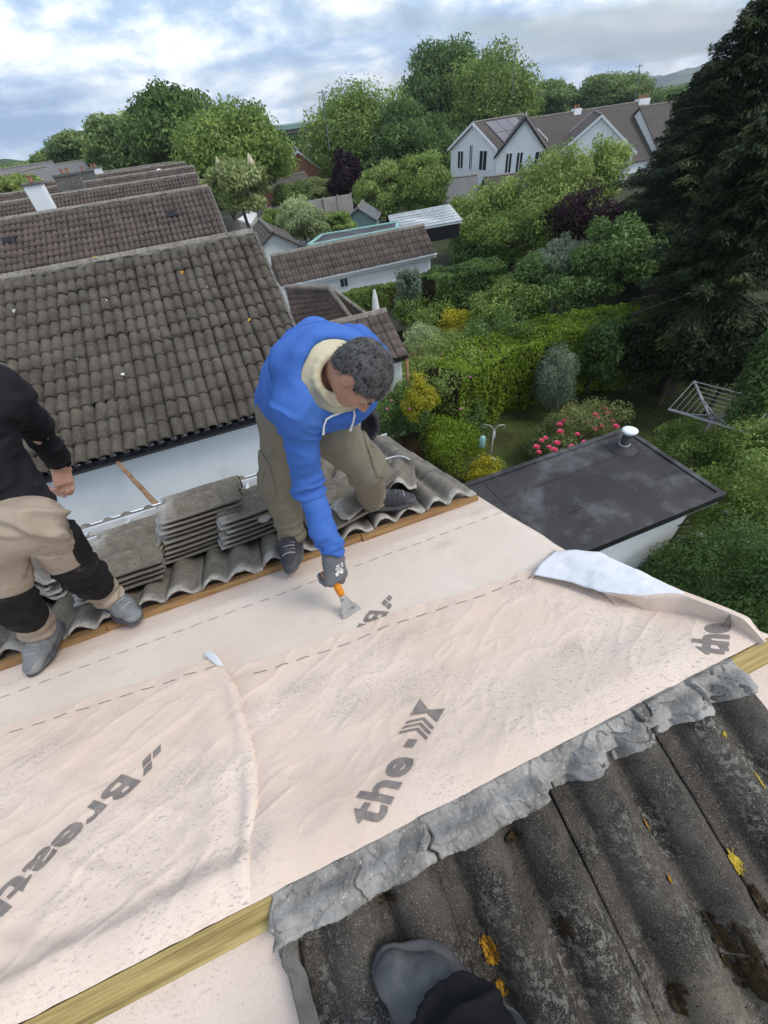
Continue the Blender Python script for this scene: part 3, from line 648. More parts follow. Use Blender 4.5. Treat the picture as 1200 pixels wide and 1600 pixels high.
bm = poly_bm([[(X0, .022), (X0+.030, .022), (X0+.022, .046), (X0-.008, .046)]]+
             [[(X0+.036+k*.020, .0), (X0+.047+k*.020, .0), (X0+.070+k*.020, .040), (X0+.038+k*.020, .080), (X0+.027+k*.020, .080), (X0+.059+k*.020, .040)] for k in range(3)]+
             [[(X0+.108, .0), (X0+.145, .0), (X0+.172, .080), (X0+.138, .080), (X0+.134, .042), (X0+.124, .042)], [(X0+.132, .038), (X0+.143, .038), (X0+.19, .0), (X0+.156, .0)]])
bm = poly_bm([[(X0, .022), (X0+.028, .022), (X0+.020, .046), (X0-.008, .046)]]+
             [q for k in range(3) for q in ([(X0+.034+k*.018, .0), (X0+.044+k*.018, .0), (X0+.064+k*.018, .040), (X0+.054+k*.018, .040)], [(X0+.054+k*.018, .0405), (X0+.064+k*.018, .0405), (X0+.032+k*.018, .080), (X0+.022+k*.018, .080)])]+
             [[(X0+.098, .0), (X0+.150, .0), (X0+.126, .042), (X0+.116, .042)], [(X0+.112, .043), (X0+.128, .043), (X0+.150, .080), (X0+.088, .080)]])
lay(bm, (-.064, -.006), a1, hC, 'printed_arrows', smC, sx=.95, custom=drC)
def breathe(org, ang, parent, hf, clip=None, custom=None, n=6):
    bm = text_polys('Breathe'[:n], SZ, .032, 0)
    for v in bm.verts: v.co.x -= .18*v.co.y
    lay(bm, org, ang, hf, 'printed_lettering', parent, sx=1.18, sy=1.0, custom=custom, clip=clip)
    lg = poly_bm([[(x-.058, y+.048) for x, y in q] for q in logo(.062)])
    lay(lg, org, ang, hf, 'printed_mark', parent, custom=custom)
breathe((-.704, .438), R_(220), smB, hB)
breathe((.134, .731), R_(221), smA, hA, clip=lambda x, s: s > topC(np.array([x]))[0]+.004, n=3)
bm = text_polys('the', SZ, .045, 0)
for v in bm.verts: v.co.x -= .35*v.co.y
lay(bm, (.905, -.020), R_(33), hC, 'printed_lettering', smC, sx=.86, sy=.92, custom=drC, clip=lambda x, s: s > -.012)
bpy.context.view_layer.update()

# ================================================================ loose tiles in stacks
def loose_tile_mesh():
    V, Fq, W = tile_field(lambda a, d, h: np.stack([a, d, h], -1), -0.15, 1, -0.21, 1, gauge=1, length=0.42, nu=25, nd=10, thick=0.012, closed=True, rough=0.0025, jit=0, seed=8, hscale=1.7,
                          wearf=lambda A, D, Dl, c: 1-sst(0.03, 0.16, Dl+0.05*vnoise(np.stack([A*25, D*25, A*0], -1))))
    V[:, 2] -= V[:, 2].min()
    me = bpy.data.meshes.new('roof_tile'); me.from_pydata(V.tolist(), [], Fq.tolist()); me.update()
    me.polygons.foreach_set('use_smooth', np.ones(len(me.polygons), dtype=bool)); a = me.attributes.new('wear', 'FLOAT', 'POINT'); a.data.foreach_set('value', W.astype(np.float32))
    me.materials.append(M['tile_far']); return me
TM = loose_tile_mesh()
e_x = Vector((1, 0, 0)); e_s = Vector((0, CT, -ST)); e_n = Vector((0, ST, CT))
rt = random.Random(4)
def loose_tile(x, s, h, rot, label, group=None, tx=0., ty=0., flip=False):
    """rot: angle of the tile's length axis from the ridge direction"""
    o = bpy.data.objects.new('roof_tile', TM); COL.objects.link(o)
    c, q = math.cos(rot), math.sin(rot)
    ly = (e_x*c+e_s*q); lx = (e_s*-c+e_x*q)*-1; lz = e_n.copy()
    if lx.cross(ly).dot(lz) < 0: lx = -lx
    Mx = Matrix((lx, ly, lz)).transposed(); Mx = Mx @ Matrix.Rotation(tx, 3, 'X') @ Matrix.Rotation(ty, 3, 'Y')
    if flip: Mx = Mx @ Matrix.Rotation(math.pi, 3, 'Y')
    p = F3(x, s, h); o.matrix_world = Matrix.Translation(Vector(p.tolist())) @ Mx.to_4x4()
    props(o, label, 'roof tile', group); ROOT[o.name] = p; return o
ordw = ['top', 'second', 'third', 'fourth', 'fifth', 'sixth', 'seventh', 'eighth', 'ninth', 'tenth']
def stack(x, s, n, rot, where, h0=.098, pitch=.029, shift=.012, lean=(0, 0), group='stacked loose roof tiles'):
    for k in range(n):
        i = n-1-k
        w_ = ('top' if i == 0 else ordw[i]+' from the top' if i < 9 else 'lowest')
        loose_tile(x+rt.gauss(0, shift)+lean[0]*k, s+rt.gauss(0, shift*.6)+lean[1]*k, h0+k*pitch, rot+rt.gauss(0, .03), 'grey roof tile, %s in the stack %s' % (w_, where), group)
def px_on(u, v, h): P = hitF(u, v, h); return P[0], (P[1]-YR-h*ST)/CT
x2, s2 = px_on(308, 868, .10); stack(x2, s2+.16, 9, R_(1), 'between the two workers', lean=(.013, 0), pitch=.027)
x3, s3 = px_on(402, 838, .10); stack(x3+.02, s3+.13, 6, R_(2), 'behind the blue worker\'s back foot', lean=(.010, 0), pitch=.027)
x1, s1 = px_on(205, 915, .10); stack(x1-.05, s1+.11, 4, R_(-2), 'beside the standing worker\'s front knee', lean=(.010, 0), pitch=.027)
x0, s0 = px_on(212, 850, .14); stack(x0-.03, s0+.14, 2, R_(2), 'at the back beside the pale ladder', h0=.10)
x4, s4 = px_on(75, 912, .14); stack(x4-.05, s4+.05, 4, R_(90), 'seen between the standing worker\'s legs', shift=.02)
xa, sa = px_on(532, 790, .12); stack(xa-.03, sa+.13, 2, R_(8), 'under the blue worker, near his front foot', shift=.02)
for (u, v, h, rot, lab, tx) in ((538, 800, .12, 12, 'grey roof tile lying askew just left of the front shoe', .05), (560, 770, .18, 25, 'grey roof tile tilted on the pile between the blue worker\'s legs', .2),
        (528, 745, .14, 60, 'mossy grey roof tile leaning at the back of the pile', .35), (612, 752, .11, 70, 'white edged roof tile beside the trouser hem', -.03), (520, 775, .17, 5, 'short dark tile piece in the pile between the legs', -.2)):
    x, s = px_on(u, v, h); loose_tile(x, s, h, R_(rot), lab, 'scattered loose roof tiles', tx=tx)
# rubble bits
def rubble(u, v, h, r, seed, lab):
    x, s = px_on(u, v, h); rg = np.random.RandomState(seed); bm = bmesh.new(); bmesh.ops.create_icosphere(bm, subdivisions=2, radius=r)
    V = np.array([q.co[:] for q in bm.verts]); F = [[q.index for q in f.verts] for f in bm.faces]; bm.free()
    V = V*(1+.35*vnoise(V/r*1.3+seed)[:, None])*np.array([1.3, 1, .55]); V = V+F3(x, s, h)
    nmesh('mortar_lump', V, F, M['debris'], None, label=lab, cat='mortar rubble', group='bits of broken mortar')
for i, (u, v, h, r, lab) in enumerate(((545, 735, .14, .045, 'mortar lump behind the pile between the legs'), (562, 748, .15, .035, 'mossy mortar lump at the back right of the pile'),
        (415, 808, .2, .03, 'mortar lump on the back stack beside the gap'), (395, 790, .15, .035, 'grey mortar lump beyond the middle stack'), (530, 722, .14, .04, 'mortar lump by the white strip behind the legs'))):
    rubble(u, v, h, r, 40+i, lab)
# pale ladder lying along the eave tiles
lad = thing('ladder', 'pale aluminium ladder lying along the tiles behind the stacks', 'ladder', F3(-1.2, 2.35, .1))
for s_ in (2.28, 2.52):
    b = MB(); b.bar(F3(-3.2, s_, .125), F3(.12, s_, .125), .028, .06, up=NF); b.build('rail', M['alu'], lad, bevel=.003)
for x in np.arange(-3.1, .1, .28):
    b = MB(); b.tube([F3(x, 2.28, .13), F3(x, 2.52, .13)], .014); b.build('rung', M['alu'], lad, smooth=True)
# white electrical cable over the verge tiles
cb_ = MB(); pts = [(560, 738, .10), (585, 725, .10), (610, 714, .11), (628, 712, .11), (640, 717, .10), (650, 728, .08), (654, 735, .02)]
P = np.array([hitF(*p) for p in pts]); t = np.linspace(0, 1, 30); d = np.linspace(0, 1, len(pts)); P = np.stack([np.interp(t, d, P[:, k]) for k in range(3)], 1)
for _ in range(6): P[1:-1] = (P[:-2]+2*P[1:-1]+P[2:])/4
cb_.tube(list(P), .005, 6); cb_.build('cable', M['white_pvc'], None, smooth=True, label='thin pale cable looping over the verge tiles', cat='cable')
# stick leaning between the two eaves
p0 = hity(183, 722, 5.22); p1 = hity(246, 790, 3.0)
st = MB(); n = 12; pts = [p0*(1-k/n)+p1*(k/n)+np.array([.002*math.sin(k*1.7), 0, .002*math.cos(k*1.3)]) for k in range(n+1)]
for a, b_ in zip(pts[:-1], pts[1:]): st.bar(a, b_+(b_-a)*.02, .045, .03)
st.build('wooden_stick', M['wood_brown'], None, label='brown broken batten leaning across the gap between the two roofs', cat='stick')

# ================================================================ SDF bodies
class Vox:
    def __init__(s, lo, hi, h):
        s.lo = np.array(lo, float); s.h = h; s.n = np.ceil((np.array(hi)-s.lo)/h).astype(int)+1; s.F = np.full(tuple(s.n), 0.5, dtype=np.float32)
    def _box(s, lo, hi):
        a = np.maximum(0, np.floor((lo-s.lo)/s.h).astype(int)); b = np.minimum(s.n, np.ceil((hi-s.lo)/s.h).astype(int)+1)
        if (b <= a).any(): return None
        ax = [s.lo[k]+s.h*np.arange(a[k], b[k]) for k in range(3)]
        return (slice(a[0], b[0]), slice(a[1], b[1]), slice(a[2], b[2])), np.stack(np.meshgrid(*ax, indexing='ij'), -1)
    def _mix(s, sl, d, k, op):
        f = s.F[sl]
        if op == 'u':
            if k > 0:
                hh = np.clip(0.5+0.5*(f-d)/k, 0, 1); s.F[sl] = f+(d-f)*hh-k*hh*(1-hh)
            else: s.F[sl] = np.minimum(f, d)
        elif op == 'sub':
            hh = np.clip(0.5-0.5*(f+d)/max(k, 1e-4), 0, 1); s.F[sl] = f+(-d-f)*hh+max(k, 1e-4)*hh*(1-hh)
        elif op == 'int': s.F[sl] = np.maximum(f, d)
    def cap(s, a, b, ra, rb, k=.02, op='u', flat=None):
        a = np.array(a, float); b = np.array(b, float); m = max(ra, rb)+k+3*s.h
        r = s._box(np.minimum(a, b)-m, np.maximum(a, b)+m)
        if r is None: return s
        sl, P = r; ab = b-a; t = np.clip(((P-a)@ab)/(ab@ab+1e-12), 0, 1); D = P-a-t[..., None]*ab
        if flat is not None:
            nrm, sc = flat; nrm = np.array(nrm, float)/np.linalg.norm(nrm); c = D@nrm; D = D+nrm*(c*(1/sc-1))[..., None]
            d = np.linalg.norm(D, axis=-1)-(ra+(rb-ra)*t); d = d*min(1, sc) if sc < 1 else d
        else: d = np.linalg.norm(D, axis=-1)-(ra+(rb-ra)*t)
        s._mix(sl, d.astype(np.float32), k, op); return s
    def chain(s, pts, rs, k=.02, **kw):
        for i in range(len(pts)-1): s.cap(pts[i], pts[i+1], rs[i], rs[i+1], k, **kw)
        return s
    def plane(s, c, nrm, rad):
        c = np.array(c, float); nrm = unit(nrm); q = s._box(c-rad, c+rad); sl, P = q; D = P-c; d = D@nrm
        m = np.linalg.norm(D, axis=-1) < rad; s.F[sl] = np.where(m, np.maximum(s.F[sl], d), s.F[sl]); return s
    def ell(s, c, r, k=.02, R=None, op='u'):
        c = np.array(c, float); r = np.array(r, float); m = r.max()+k+3*s.h; q = s._box(c-m, c+m)
        if q is None: return s
        sl, P = q; D = P-c
        if R is not None: D = D@np.array(R)
        l = np.linalg.norm(D/r, axis=-1); g = np.linalg.norm(D/(r*r), axis=-1)+1e-9
        d = l*(l-1)/g
        s._mix(sl, d.astype(np.float32), k, op); return s
    def mesh(s):
        F = s.F; ins = F < 0; n = np.array(F.shape)
        c = np.zeros(tuple(n-1), dtype=np.int8)
        for dx in (0, 1):
            for dy in (0, 1):
                for dz in (0, 1): c += ins[dx:n[0]-1+dx, dy:n[1]-1+dy, dz:n[2]-1+dz]
        cell = np.argwhere((c > 0) & (c < 8)); idx = -np.ones(tuple(n-1), dtype=np.int32); idx[tuple(cell.T)] = np.arange(len(cell))
        cor = [(i, j, k) for i in (0, 1) for j in (0, 1) for k in (0, 1)]; val = {q: F[cell[:, 0]+q[0], cell[:, 1]+q[1], cell[:, 2]+q[2]] for q in cor}
        acc = np.zeros((len(cell), 3)); cnt = np.zeros(len(cell))
        for q in cor:
            for ax in range(3):
                if q[ax] == 1: continue
                p = list(q); p[ax] = 1; p = tuple(p); a, b = val[q], val[p]; mk = (a < 0) != (b < 0)
                t = np.where(mk, a/(a-b+1e-12), 0); pos = np.array(q, float)[None, :].repeat(len(cell), 0); pos[:, ax] += t
                acc += pos*mk[:, None]; cnt += mk
        V = s.lo+s.h*(cell+acc/np.maximum(cnt, 1)[:, None]); faces = []
        for ax in range(3):
            o1, o2 = [a for a in range(3) if a != ax]
            A = ins[tuple(slice(0, n[k]-1) if k == ax else slice(1, n[k]-1) for k in range(3))]; B = ins[tuple(slice(1, n[k]) if k == ax else slice(1, n[k]-1) for k in range(3))]
            e = np.argwhere(A != B); inside = A[tuple(e.T)]
            base = e.copy(); base[:, o1] += 1; base[:, o2] += 1
            def cid(d1, d2): q = base.copy(); q[:, o1] += d1; q[:, o2] += d2; return idx[tuple(q.T)]
            f = np.stack([cid(-1, -1), cid(0, -1), cid(0, 0), cid(-1, 0)], 1)
            flip = inside if ax != 1 else ~inside
            f[~flip] = f[~flip][:, ::-1]; faces.append(f)
        Fq = np.concatenate(faces); Fq = Fq[(Fq >= 0).all(1)]
        return V, Fq
def vnorm(V, F):
    a = V[F[:, 1]]-V[F[:, 0]]; b = V[F[:, 3]]-V[F[:, 0]] if F.shape[1] == 4 else V[F[:, 2]]-V[F[:, 0]]
    n = np.cross(a, b); Nn = np.zeros_like(V)
    for k in range(F.shape[1]): np.add.at(Nn, F[:, k], n)
    return Nn/(np.linalg.norm(Nn, axis=1)[:, None]+1e-12)
def relax(V, F, it=2, lam=.5):
    for _ in range(it):
        S = np.zeros_like(V); C = np.zeros(len(V))
        for k in range(4):
            a, b = F[:, k], F[:, (k+1) % 4]; np.add.at(S, a, V[b]); np.add.at(S, b, V[a]); np.add.at(C, a, 1); np.add.at(C, b, 1)
        V = V*(1-lam)+lam*S/np.maximum(C, 1)[:, None]
    return V
def wrinkle(V, F, amp, fields):
    """fields: list of (centre, radius, direction, freq, weight): folds run perpendicular to direction"""
    Nn = vnorm(V, F); d = amp*0.5*fbm(V*9, 3, 5)
    for c, r, dr, fr, wt in fields:
        c = np.array(c); dr = np.array(dr, float); dr /= np.linalg.norm(dr)
        g = np.exp(-((np.linalg.norm(V-c, axis=1)/r)**2)); t1 = unit(np.cross(dr, (.3, .5, .8))); t2 = np.cross(dr, t1)
        q = np.stack([(V@dr)*fr/4.2, (V@t1)*fr/17, (V@t2)*fr/17], 1); q = q+.35*np.stack([fbm(V*8+c, 2, 9)]*3, 1)
        n_ = fbm(q, 2, int(fr)); d = d+2.3*amp*wt*g*(1.5*np.clip(1-np.abs(n_)*3.4, 0, 1)**1.6-.45+.7*n_)
    return V+Nn*d[:, None]
def sdf_obj(name, vx, m, parent, amp=0, fields=(), it=1, cut=None, post=None, **k):
    V, F = vx.mesh(); V = relax(V, F, it, .4)
    if amp: V = relax(wrinkle(V, F, amp, fields), F, 2, .45)
    if post: V = post(V)
    return nmesh(name, V, F, m, parent, smooth=True, **k)
def unit(v): v = np.array(v, float); return v/np.linalg.norm(v)
def seam(name, ob, m, pts, r=.0022, n=40, lift=.0006, closed=False):
    t = bvh_of([ob]); P = np.array([np.array(p, float) for p in pts]); k = np.linspace(0, len(P)-1, n)
    Q = [np.array([np.interp(x, range(len(P)), P[:, j]) for j in range(3)]) for x in k]; out = []
    for q in Q:
        h_ = t.find_nearest(Vector(q.tolist())); out.append(np.array(h_[0][:])+np.array(h_[1][:])*lift)
    b = MB(); b.tube(out, r, 5); return b.build(name, m, ob, smooth=True)
def ring(c, n, r, k=20): return torus_pts(np.array(c), n, r, k)
def frame(d, up):
    d = unit(d); s_ = unit(np.cross(d, up)); return d, s_, np.cross(s_, d)
def hand(vx, wrist, d, back, side, curl, grow=0.0, scale=1.0, k=.006, thumb=(.5, .35), spread=.10):
    """d: hand direction, back: normal out of the back of the hand, side: +1/-1 thumb side = side*cross(d, back)"""
    d = unit(d); back = unit(np.array(back)-np.dot(back, d)*d); t = np.cross(d, back)*side; w = np.array(wrist, float); S = scale
    for q in (-.030, -.012, .008, .026):
        vx.cap(w+t*q*.7*S+d*.004, w+d*.085*S+t*q*S, .0165*S+grow, .0135*S+grow, .012)
    ln = [(.044, .026, .020), (.047, .030, .021), (.043, .028, .021), (.033, .021, .019)]; r0 = [.0098, .0100, .0095, .0085]
    for i in range(4):
        q = .032-i*.0205; p = w+d*(.086-(.004*abs(i-1)))*S+t*q*S; a = 0.; tip = None
        for j, l in enumerate(ln[i]):
            a += curl[i]*(1.0 if j else .8) if not isinstance(curl[i], (tuple, list)) else curl[i][j]
            dd = unit(d*math.cos(a)-back*math.sin(a)+t*(.03-i*.02)*spread*10)
            e = p+dd*l*S; vx.cap(p, e, (r0[i]-.0007*j)*S+grow, (r0[i]-.0007*(j+1))*S+grow, k if j else .008); p = e
    p = w+d*.022*S+t*.030*S-back*.006*S
    a0 = unit(d*.75+t*.7-back*thumb[0]); e = p+a0*.040*S; vx.cap(p-t*.01, e, .0165*S+grow, .0118*S+grow, .012)
    a1_ = unit(d*1.0+t*.25-back*thumb[1]); f = e+a1_*.032*S; vx.cap(e, f, .0115*S+grow, .0105*S+grow, k); a2 = unit(d*1.0+t*.02-back*thumb[1]*1.3); vx.cap(f, f+a2*.026*S, .0105*S+grow, .0090*S+grow, k)
    return vx
# ================================================================ people
def head(vx, c, f, u, S=1.0):
    f = unit(f); r = unit(np.cross(f, u)); u = np.cross(r, f); Rm = np.stack([r, f, u], 1); c = np.array(c, float)
    P = lambda a, b_, d: c+(r*a+f*b_+u*d)*S
    vx.ell(P(0, -.012, .022), (.077*S, .094*S, .088*S), .02, Rm)
    vx.ell(P(0, .022, -.040), (.060*S, .066*S, .075*S), .03, Rm)
    vx.ell(P(0, .062, -.088), (.026*S, .020*S, .018*S), .03, Rm)          # chin
    for q in (-1, 1):
        vx.ell(P(q*.045, .050, -.018), (.022*S, .020*S, .018*S), .02, Rm)  # cheek bones
        vx.ell(P(q*.032, .079, .022), (.026*S, .010*S, .008*S), .012, Rm)  # brow
        vx.ell(P(q*.031, .088, .004), (.016*S, .012*S, .010*S), .006, Rm, op='sub')
        vx.ell(P(q*.079, -.002, -.004), (.008*S, .018*S, .031*S), .006, Rm)  # ear
        vx.ell(P(q*.088, .003, .000), (.006*S, .009*S, .017*S), .003, Rm, op='sub')
        vx.ell(P(q*.012, .096, -.032), (.009*S, .009*S, .008*S), .006, Rm)
    vx.cap(P(0, .082, .016), P(0, .108, -.026), .007*S, .011*S, .010)     # nose
    vx.ell(P(0, .083, -.058), (.022*S, .010*S, .006*S), .005, Rm); vx.ell(P(0, .080, -.070), (.019*S, .010*S, .006*S), .005, Rm)
    vx.cap(P(-.022, .092, -.064), P(.022, .092, -.064), .0016, .0016, .003, op='sub')
    return Rm, P
def face_bits(P, Rm, parent):
    for q in (-1, 1):
        b = MB(); n, m_ = 10, 12; V = []; c = P(q*.031, .069, .004); r = .0125
        for i in range(n+1):
            for j in range(m_): a = math.pi*i/n; t = 2*math.pi*j/m_; V.append(c+r*np.array([math.sin(a)*math.cos(t), math.sin(a)*math.sin(t), math.cos(a)]))
        b.add(V, [(i*m_+j, i*m_+(j+1) % m_, (i+1)*m_+(j+1) % m_, (i+1)*m_+j) for i in range(n) for j in range(m_)]); b.build('eye', M['eye'], parent, smooth=True)
        b = MB(); c2 = P(q*.031, .0865, .003); k = 12; r_, u_ = Rm[:, 0], Rm[:, 2]
        b.add([c2+.0055*(math.cos(6.283*i/k)*r_+math.sin(6.283*i/k)*u_) for i in range(k)], [tuple(range(k))]); b.build('iris', M['iris'], parent)
        b = MB(); b.tube([P(q*.014, .090, .020), P(q*.032, .092, .027), P(q*.050, .080, .022)], [.003, .004, .002], 6); b.build('eyebrow', M['hair'], parent, smooth=True)
M['toecap'] = mat('pale dusty toe cap', (0.2, 0.21, 0.215), (0.29, 0.295, 0.295), 18, .85, .4, 120)
def foot(name, heel, toe, up, m, parent, w=.046, lace=True, collar=.095):
    heel = np.array(heel, float); toe = np.array(toe, float); d, s_, u = frame(toe-heel, up); Lf = np.linalg.norm(toe-heel)
    P = lambda a, b_, c: heel+d*a*Lf+s_*b_+u*c
    lo = np.minimum(heel, toe)-.12; hi = np.maximum(heel, toe)+.17
    v = Vox(lo, hi, .0045); fl = (u, .72)
    v.chain([P(.10, 0, .045), P(.35, 0, .05), P(.62, .004, .046), P(.86, .006, .036)], [.040, .042, w, .034], .02)
    v.cap(P(.13, 0, .05), P(.20, 0, collar), .042, .045, .02); v.cap(P(.22, 0, collar-.01), P(.48, 0, .062), .036, .034, .02)
    v.ell(P(.5, 0, -.045), (.3, .3, .055), .004, np.stack([d, s_, u], 1), op='sub')
    o = sdf_obj(name, v, m, parent, .0018, [(P(.5, 0, .05), .1, d, 110, 1)])
    v = Vox(lo, hi, .0045)
    v.chain([P(.10, 0, .014), P(.35, 0, .013), P(.62, .004, .013), P(.88, .006, .016)], [.043, .041, w+.004, .036], .015, flat=(u, .36))
    sdf_obj('sole', v, M['sole'], o)
    v = Vox(lo, hi, .0045); v.chain([P(.72, .004, .040), P(.86, .006, .033)], [w*.93, .036], .02, flat=(u, .86)); v.ell(P(.5, 0, -.045), (.3, .3, .062), .004, np.stack([d, s_, u], 1), op='sub'); sdf_obj('toe_cap', v, M['sole'] if m is not M['shoe_gr'] else M['toecap'], o)
    v = Vox(lo, hi, .0045); v.chain(torus_pts(P(.17, 0, collar+.012), u+d*.15, .036, 14, .044), [.011]*15, .005); sdf_obj('collar', v, M['sole'], o)
    if lace:
        b = MB()
        for k in range(6):
            a = .40+k*.068; z = float(np.interp(a, [.35, .62, .86], [.093, .048+w, .072]))+.001; sg = 1 if k % 2 else -1
            b.tube([P(a, -.030, z-.011), P(a+.008, -.012, z-.001), P(a+.016, .012, z-.001), P(a+.026, .030, z-.011)], .0036, 6)
        b.build('laces', M['lace'], o, smooth=True)
    return o
def torus_pts(c, n, r, k=14, ra=None, rx=None):
    n = unit(n); a = unit(np.cross(n, (0.2, .1, 1))) if rx is None else unit(np.array(rx)-np.dot(rx, n)*n); b = np.cross(n, a); ra = ra or r
    return [c+a*r*math.cos(6.2832*i/k)+b*ra*math.sin(6.2832*i/k) for i in range(k+1)]

# ---- the worker in blue
J = dict(pel=hitz(462, 618, -.80), hR=hitz(447, 650, -.84), hL=hitz(508, 662, -.84), kR=hitz(434, 752, -1.15), kL=hitz(572, 733, -1.13),
         aR=hitz(457, 834, -1.475), aL=hitz(582, 783, -1.485), sR=hitz(466, 640, -.645), sL=hitz(558, 548, -.60), eR=hitz(480, 755, -.93), wR=hitz(520, 868, -1.15),
         eL=hitz(585, 560, -.78), wL=hitz(572, 632, -.93), hd=hitz(563, 588, -.56))
J['ch'] = (J['sR']+J['sL'])/2+np.array([-.02, .03, -.01]); J['nk'] = (J['sR']+J['sL'])/2+np.array([.02, -.015, .02])
man = thing('person', 'man in a blue hooded sweatshirt and olive trousers bending over the membrane with a scraper', 'person', F3(.12, 1.4, .05))
hf, hu = unit((.05, -.42, -.90)), (.66, -.66, .22)
toolA, toolB = F3(.045, .775, .012), None
gR = J['wR']+unit(hitz(524, 900, -1.235)-J['wR'])*0.0
dR = unit(hitz(528, 915, -1.27)-J['wR'])
lo = np.array([-.35, .70, -1.64]); hi = np.array([.66, 1.78, -.30])
v = Vox(lo, hi, .0048)
Rm, HP = head(v, J['hd'], hf, hu, .88)
v.cap(J['nk'], J['hd']-hf*.03-Rm[:, 2]*.03, .058, .056, .03)
v.chain([J['pel'], (J['pel']+J['ch'])/2+[0, 0, .01], J['ch']], [.105, .108, .10], .04)
for a, b_ in ((J['sR'], J['ch']), (J['sL'], J['ch'])): v.cap(a, b_, .045, .08, .03)
v.chain([J['sR'], J['eR'], J['wR']], [.052, .042, .028], .02); v.chain([J['sL'], J['eL'], J['wL']], [.052, .042, .028], .02)
v.chain([J['hR'], J['kR'], J['aR']], [.074, .052, .034], .03); v.chain([J['hL'], J['kL'], J['aL']], [.074, .052, .034], .03); v.cap(J['hR'], J['hL'], .09, .09, .04)
dL = unit(np.array([.05, -.02, -1.]))
curlR = [.62, .78, .9, 1.0]
backR = np.array([.45, -.75, .35]); hand(v, J['wR'], dR, backR, -1, curlR, scale=.94, thumb=(.9, .9)); hand(v, J['wL'], dL, (.5, .5, .3), 1, [.5]*4, scale=.94)
v.chain([J['aR'], J['aR']+[-.02, -.06, -.04]], [.034, .024], .02); v.chain([J['aL'], J['aL']+[.07, -.03, -.04]], [.034, .024], .02)
sdf_obj('body', v, M['skin'], man); face_bits(HP, Rm, man)
# hair
v = Vox(J['hd']-.17, J['hd']+.17, .0042)
v.ell(HP(0, -.013, .026), (.0735, .0885, .0825), .01, Rm); v.ell(HP(0, -.052, -.022), (.060, .047, .054), .02, Rm)
v.ell(HP(0, .115, -.035), (.106, .09, .075), .012, Rm, op='sub'); v.ell(HP(0, .03, -.10), (.106, .075, .057), .012, Rm, op='sub')
for q in (-1, 1): v.ell(HP(q*.088, .004, -.006), (.022, .026, .032), .006, Rm, op='sub')
def hairpost(V):
    c = J['hd']; dn = (V-c)/np.linalg.norm(V-c, axis=1)[:, None]
    n = vnoise(dn@np.diag([1, 1, 1])*34, 3)*.6+vnoise(dn*70, 8)*.4
    return V+dn*(0.0032*n)[:, None]
ho = sdf_obj('hair', v, M['hair'], man, post=hairpost)
# short hair strands for a broken outline
hm = ho.data; rg = np.random.RandomState(3); base = Vector(man.location); b = MB(); polys = rg.choice(len(hm.polygons), 8500)
crown = HP(0, -.05, .115)
Vs = []; Fs = []
for pi in polys:
    p = hm.polygons[pi]; c = np.array(p.center[:])+ROOT[ho.name]; n = np.array(p.normal[:]); tang = c-crown; tang -= n*np.dot(tang, n); tang /= np.linalg.norm(tang)+1e-6
    tang = unit(tang+rg.normal(0, .35, 3)); l = rg.uniform(.009, .018); s_ = unit(np.cross(tang, n))*.0009; e = c+tang*l+n*l*.03; k = len(Vs); Vs += [c-s_, c+s_, e]; Fs.append((k, k+1, k+2))
nmesh('strands', np.array(Vs), np.array(Fs), M['hair'], ho, kind='stuff')
# sweatshirt
v = Vox(lo, hi, .0052)
mid = (J['pel']*.5+J['ch']*.5)
ax = unit(J['ch']-J['pel']); sdv = unit(J['sL']-J['sR']); bk = unit(np.cross(ax, sdv)); bk = bk if bk[2] > 0 else -bk
v.chain([J['pel']+[0, 0, -.015], mid+bk*.018, J['ch']+bk*.005], [.132, .140, .142], .05)
for q in (-.05, .05): v.cap(J['pel']+sdv*q, J['ch']+sdv*q*1.6, .118, .116, .05)
v.cap(J['sR'], J['ch'], .076, .105, .05); v.cap(J['sL'], J['ch'], .072, .105, .05)
v.chain([J['sR'], J['eR'], J['eR']*.35+J['wR']*.65, J['wR']-dR*.028], [.066, .051, .044, .038], .03)
v.chain([J['sL'], J['eL'], J['wL']], [.076, .064, .045], .03)
v.cap(J['wR']-dR*.022, J['wR']-dR*.05, .036, .037, .004)
nkd = unit(J['hd']-hf*.03-J['nk'])
cN = J['nk']+nkd*.020+np.array([-.020, -.028, -.002]); nkh = nkd; nkd = unit(nkd*.8-unit(cN)*.55)
v.chain(torus_pts(cN+nkd*.012, nkd, .128, 26, .118), [.022]*27, .012); v.chain(torus_pts(cN-nkd*.035, nkd, .132, 26, .122), [.034]*27, .03)
hb = unit(bk*.9-nkd*.3)
v.chain([cN+hb*.085-sdv*.10, cN+hb*.12, cN+hb*.085+sdv*.10], [.035, .045, .035], .03)
v.chain([cN+hb*.07-sdv*.105+nkd*.02, cN+hb*.118-sdv*.05+nkd*.045, cN+hb*.125+sdv*.03+nkd*.05, cN+hb*.08+sdv*.10+nkd*.03], [.022, .028, .028, .022], .02)
for q in (-.07, 0, .07): v.ell(cN+hb*.135-nkd*.035+sdv*q, (.062, .062, .058), .035)
v.cap(cN+hb*.10, mid*.35+J['ch']*.65+bk*.15, .042, .016, .04)
v.cap(cN-nkd*.045, cN+nkd*.16, .102, .114, .008, op='sub')
cutp = J['pel']-ax*.13
fr = [(J['eR'], .12, J['wR']-J['sR'], 75, 1.0), (J['wR'], .13, J['wR']-J['eR'], 105, 1.0), (J['sR'], .13, (.5, .2, .8), 60, .8), (mid, .17, ax+sdv*.6, 42, .8), (J['pel'], .17, ax, 60, .7), (cN+hb*.08, .1, nkd, 70, .6), (J['sL'], .12, sdv, 60, .8)]
sw = sdf_obj('sweatshirt', v, M['blue'], man, .0072, fr, it=2)
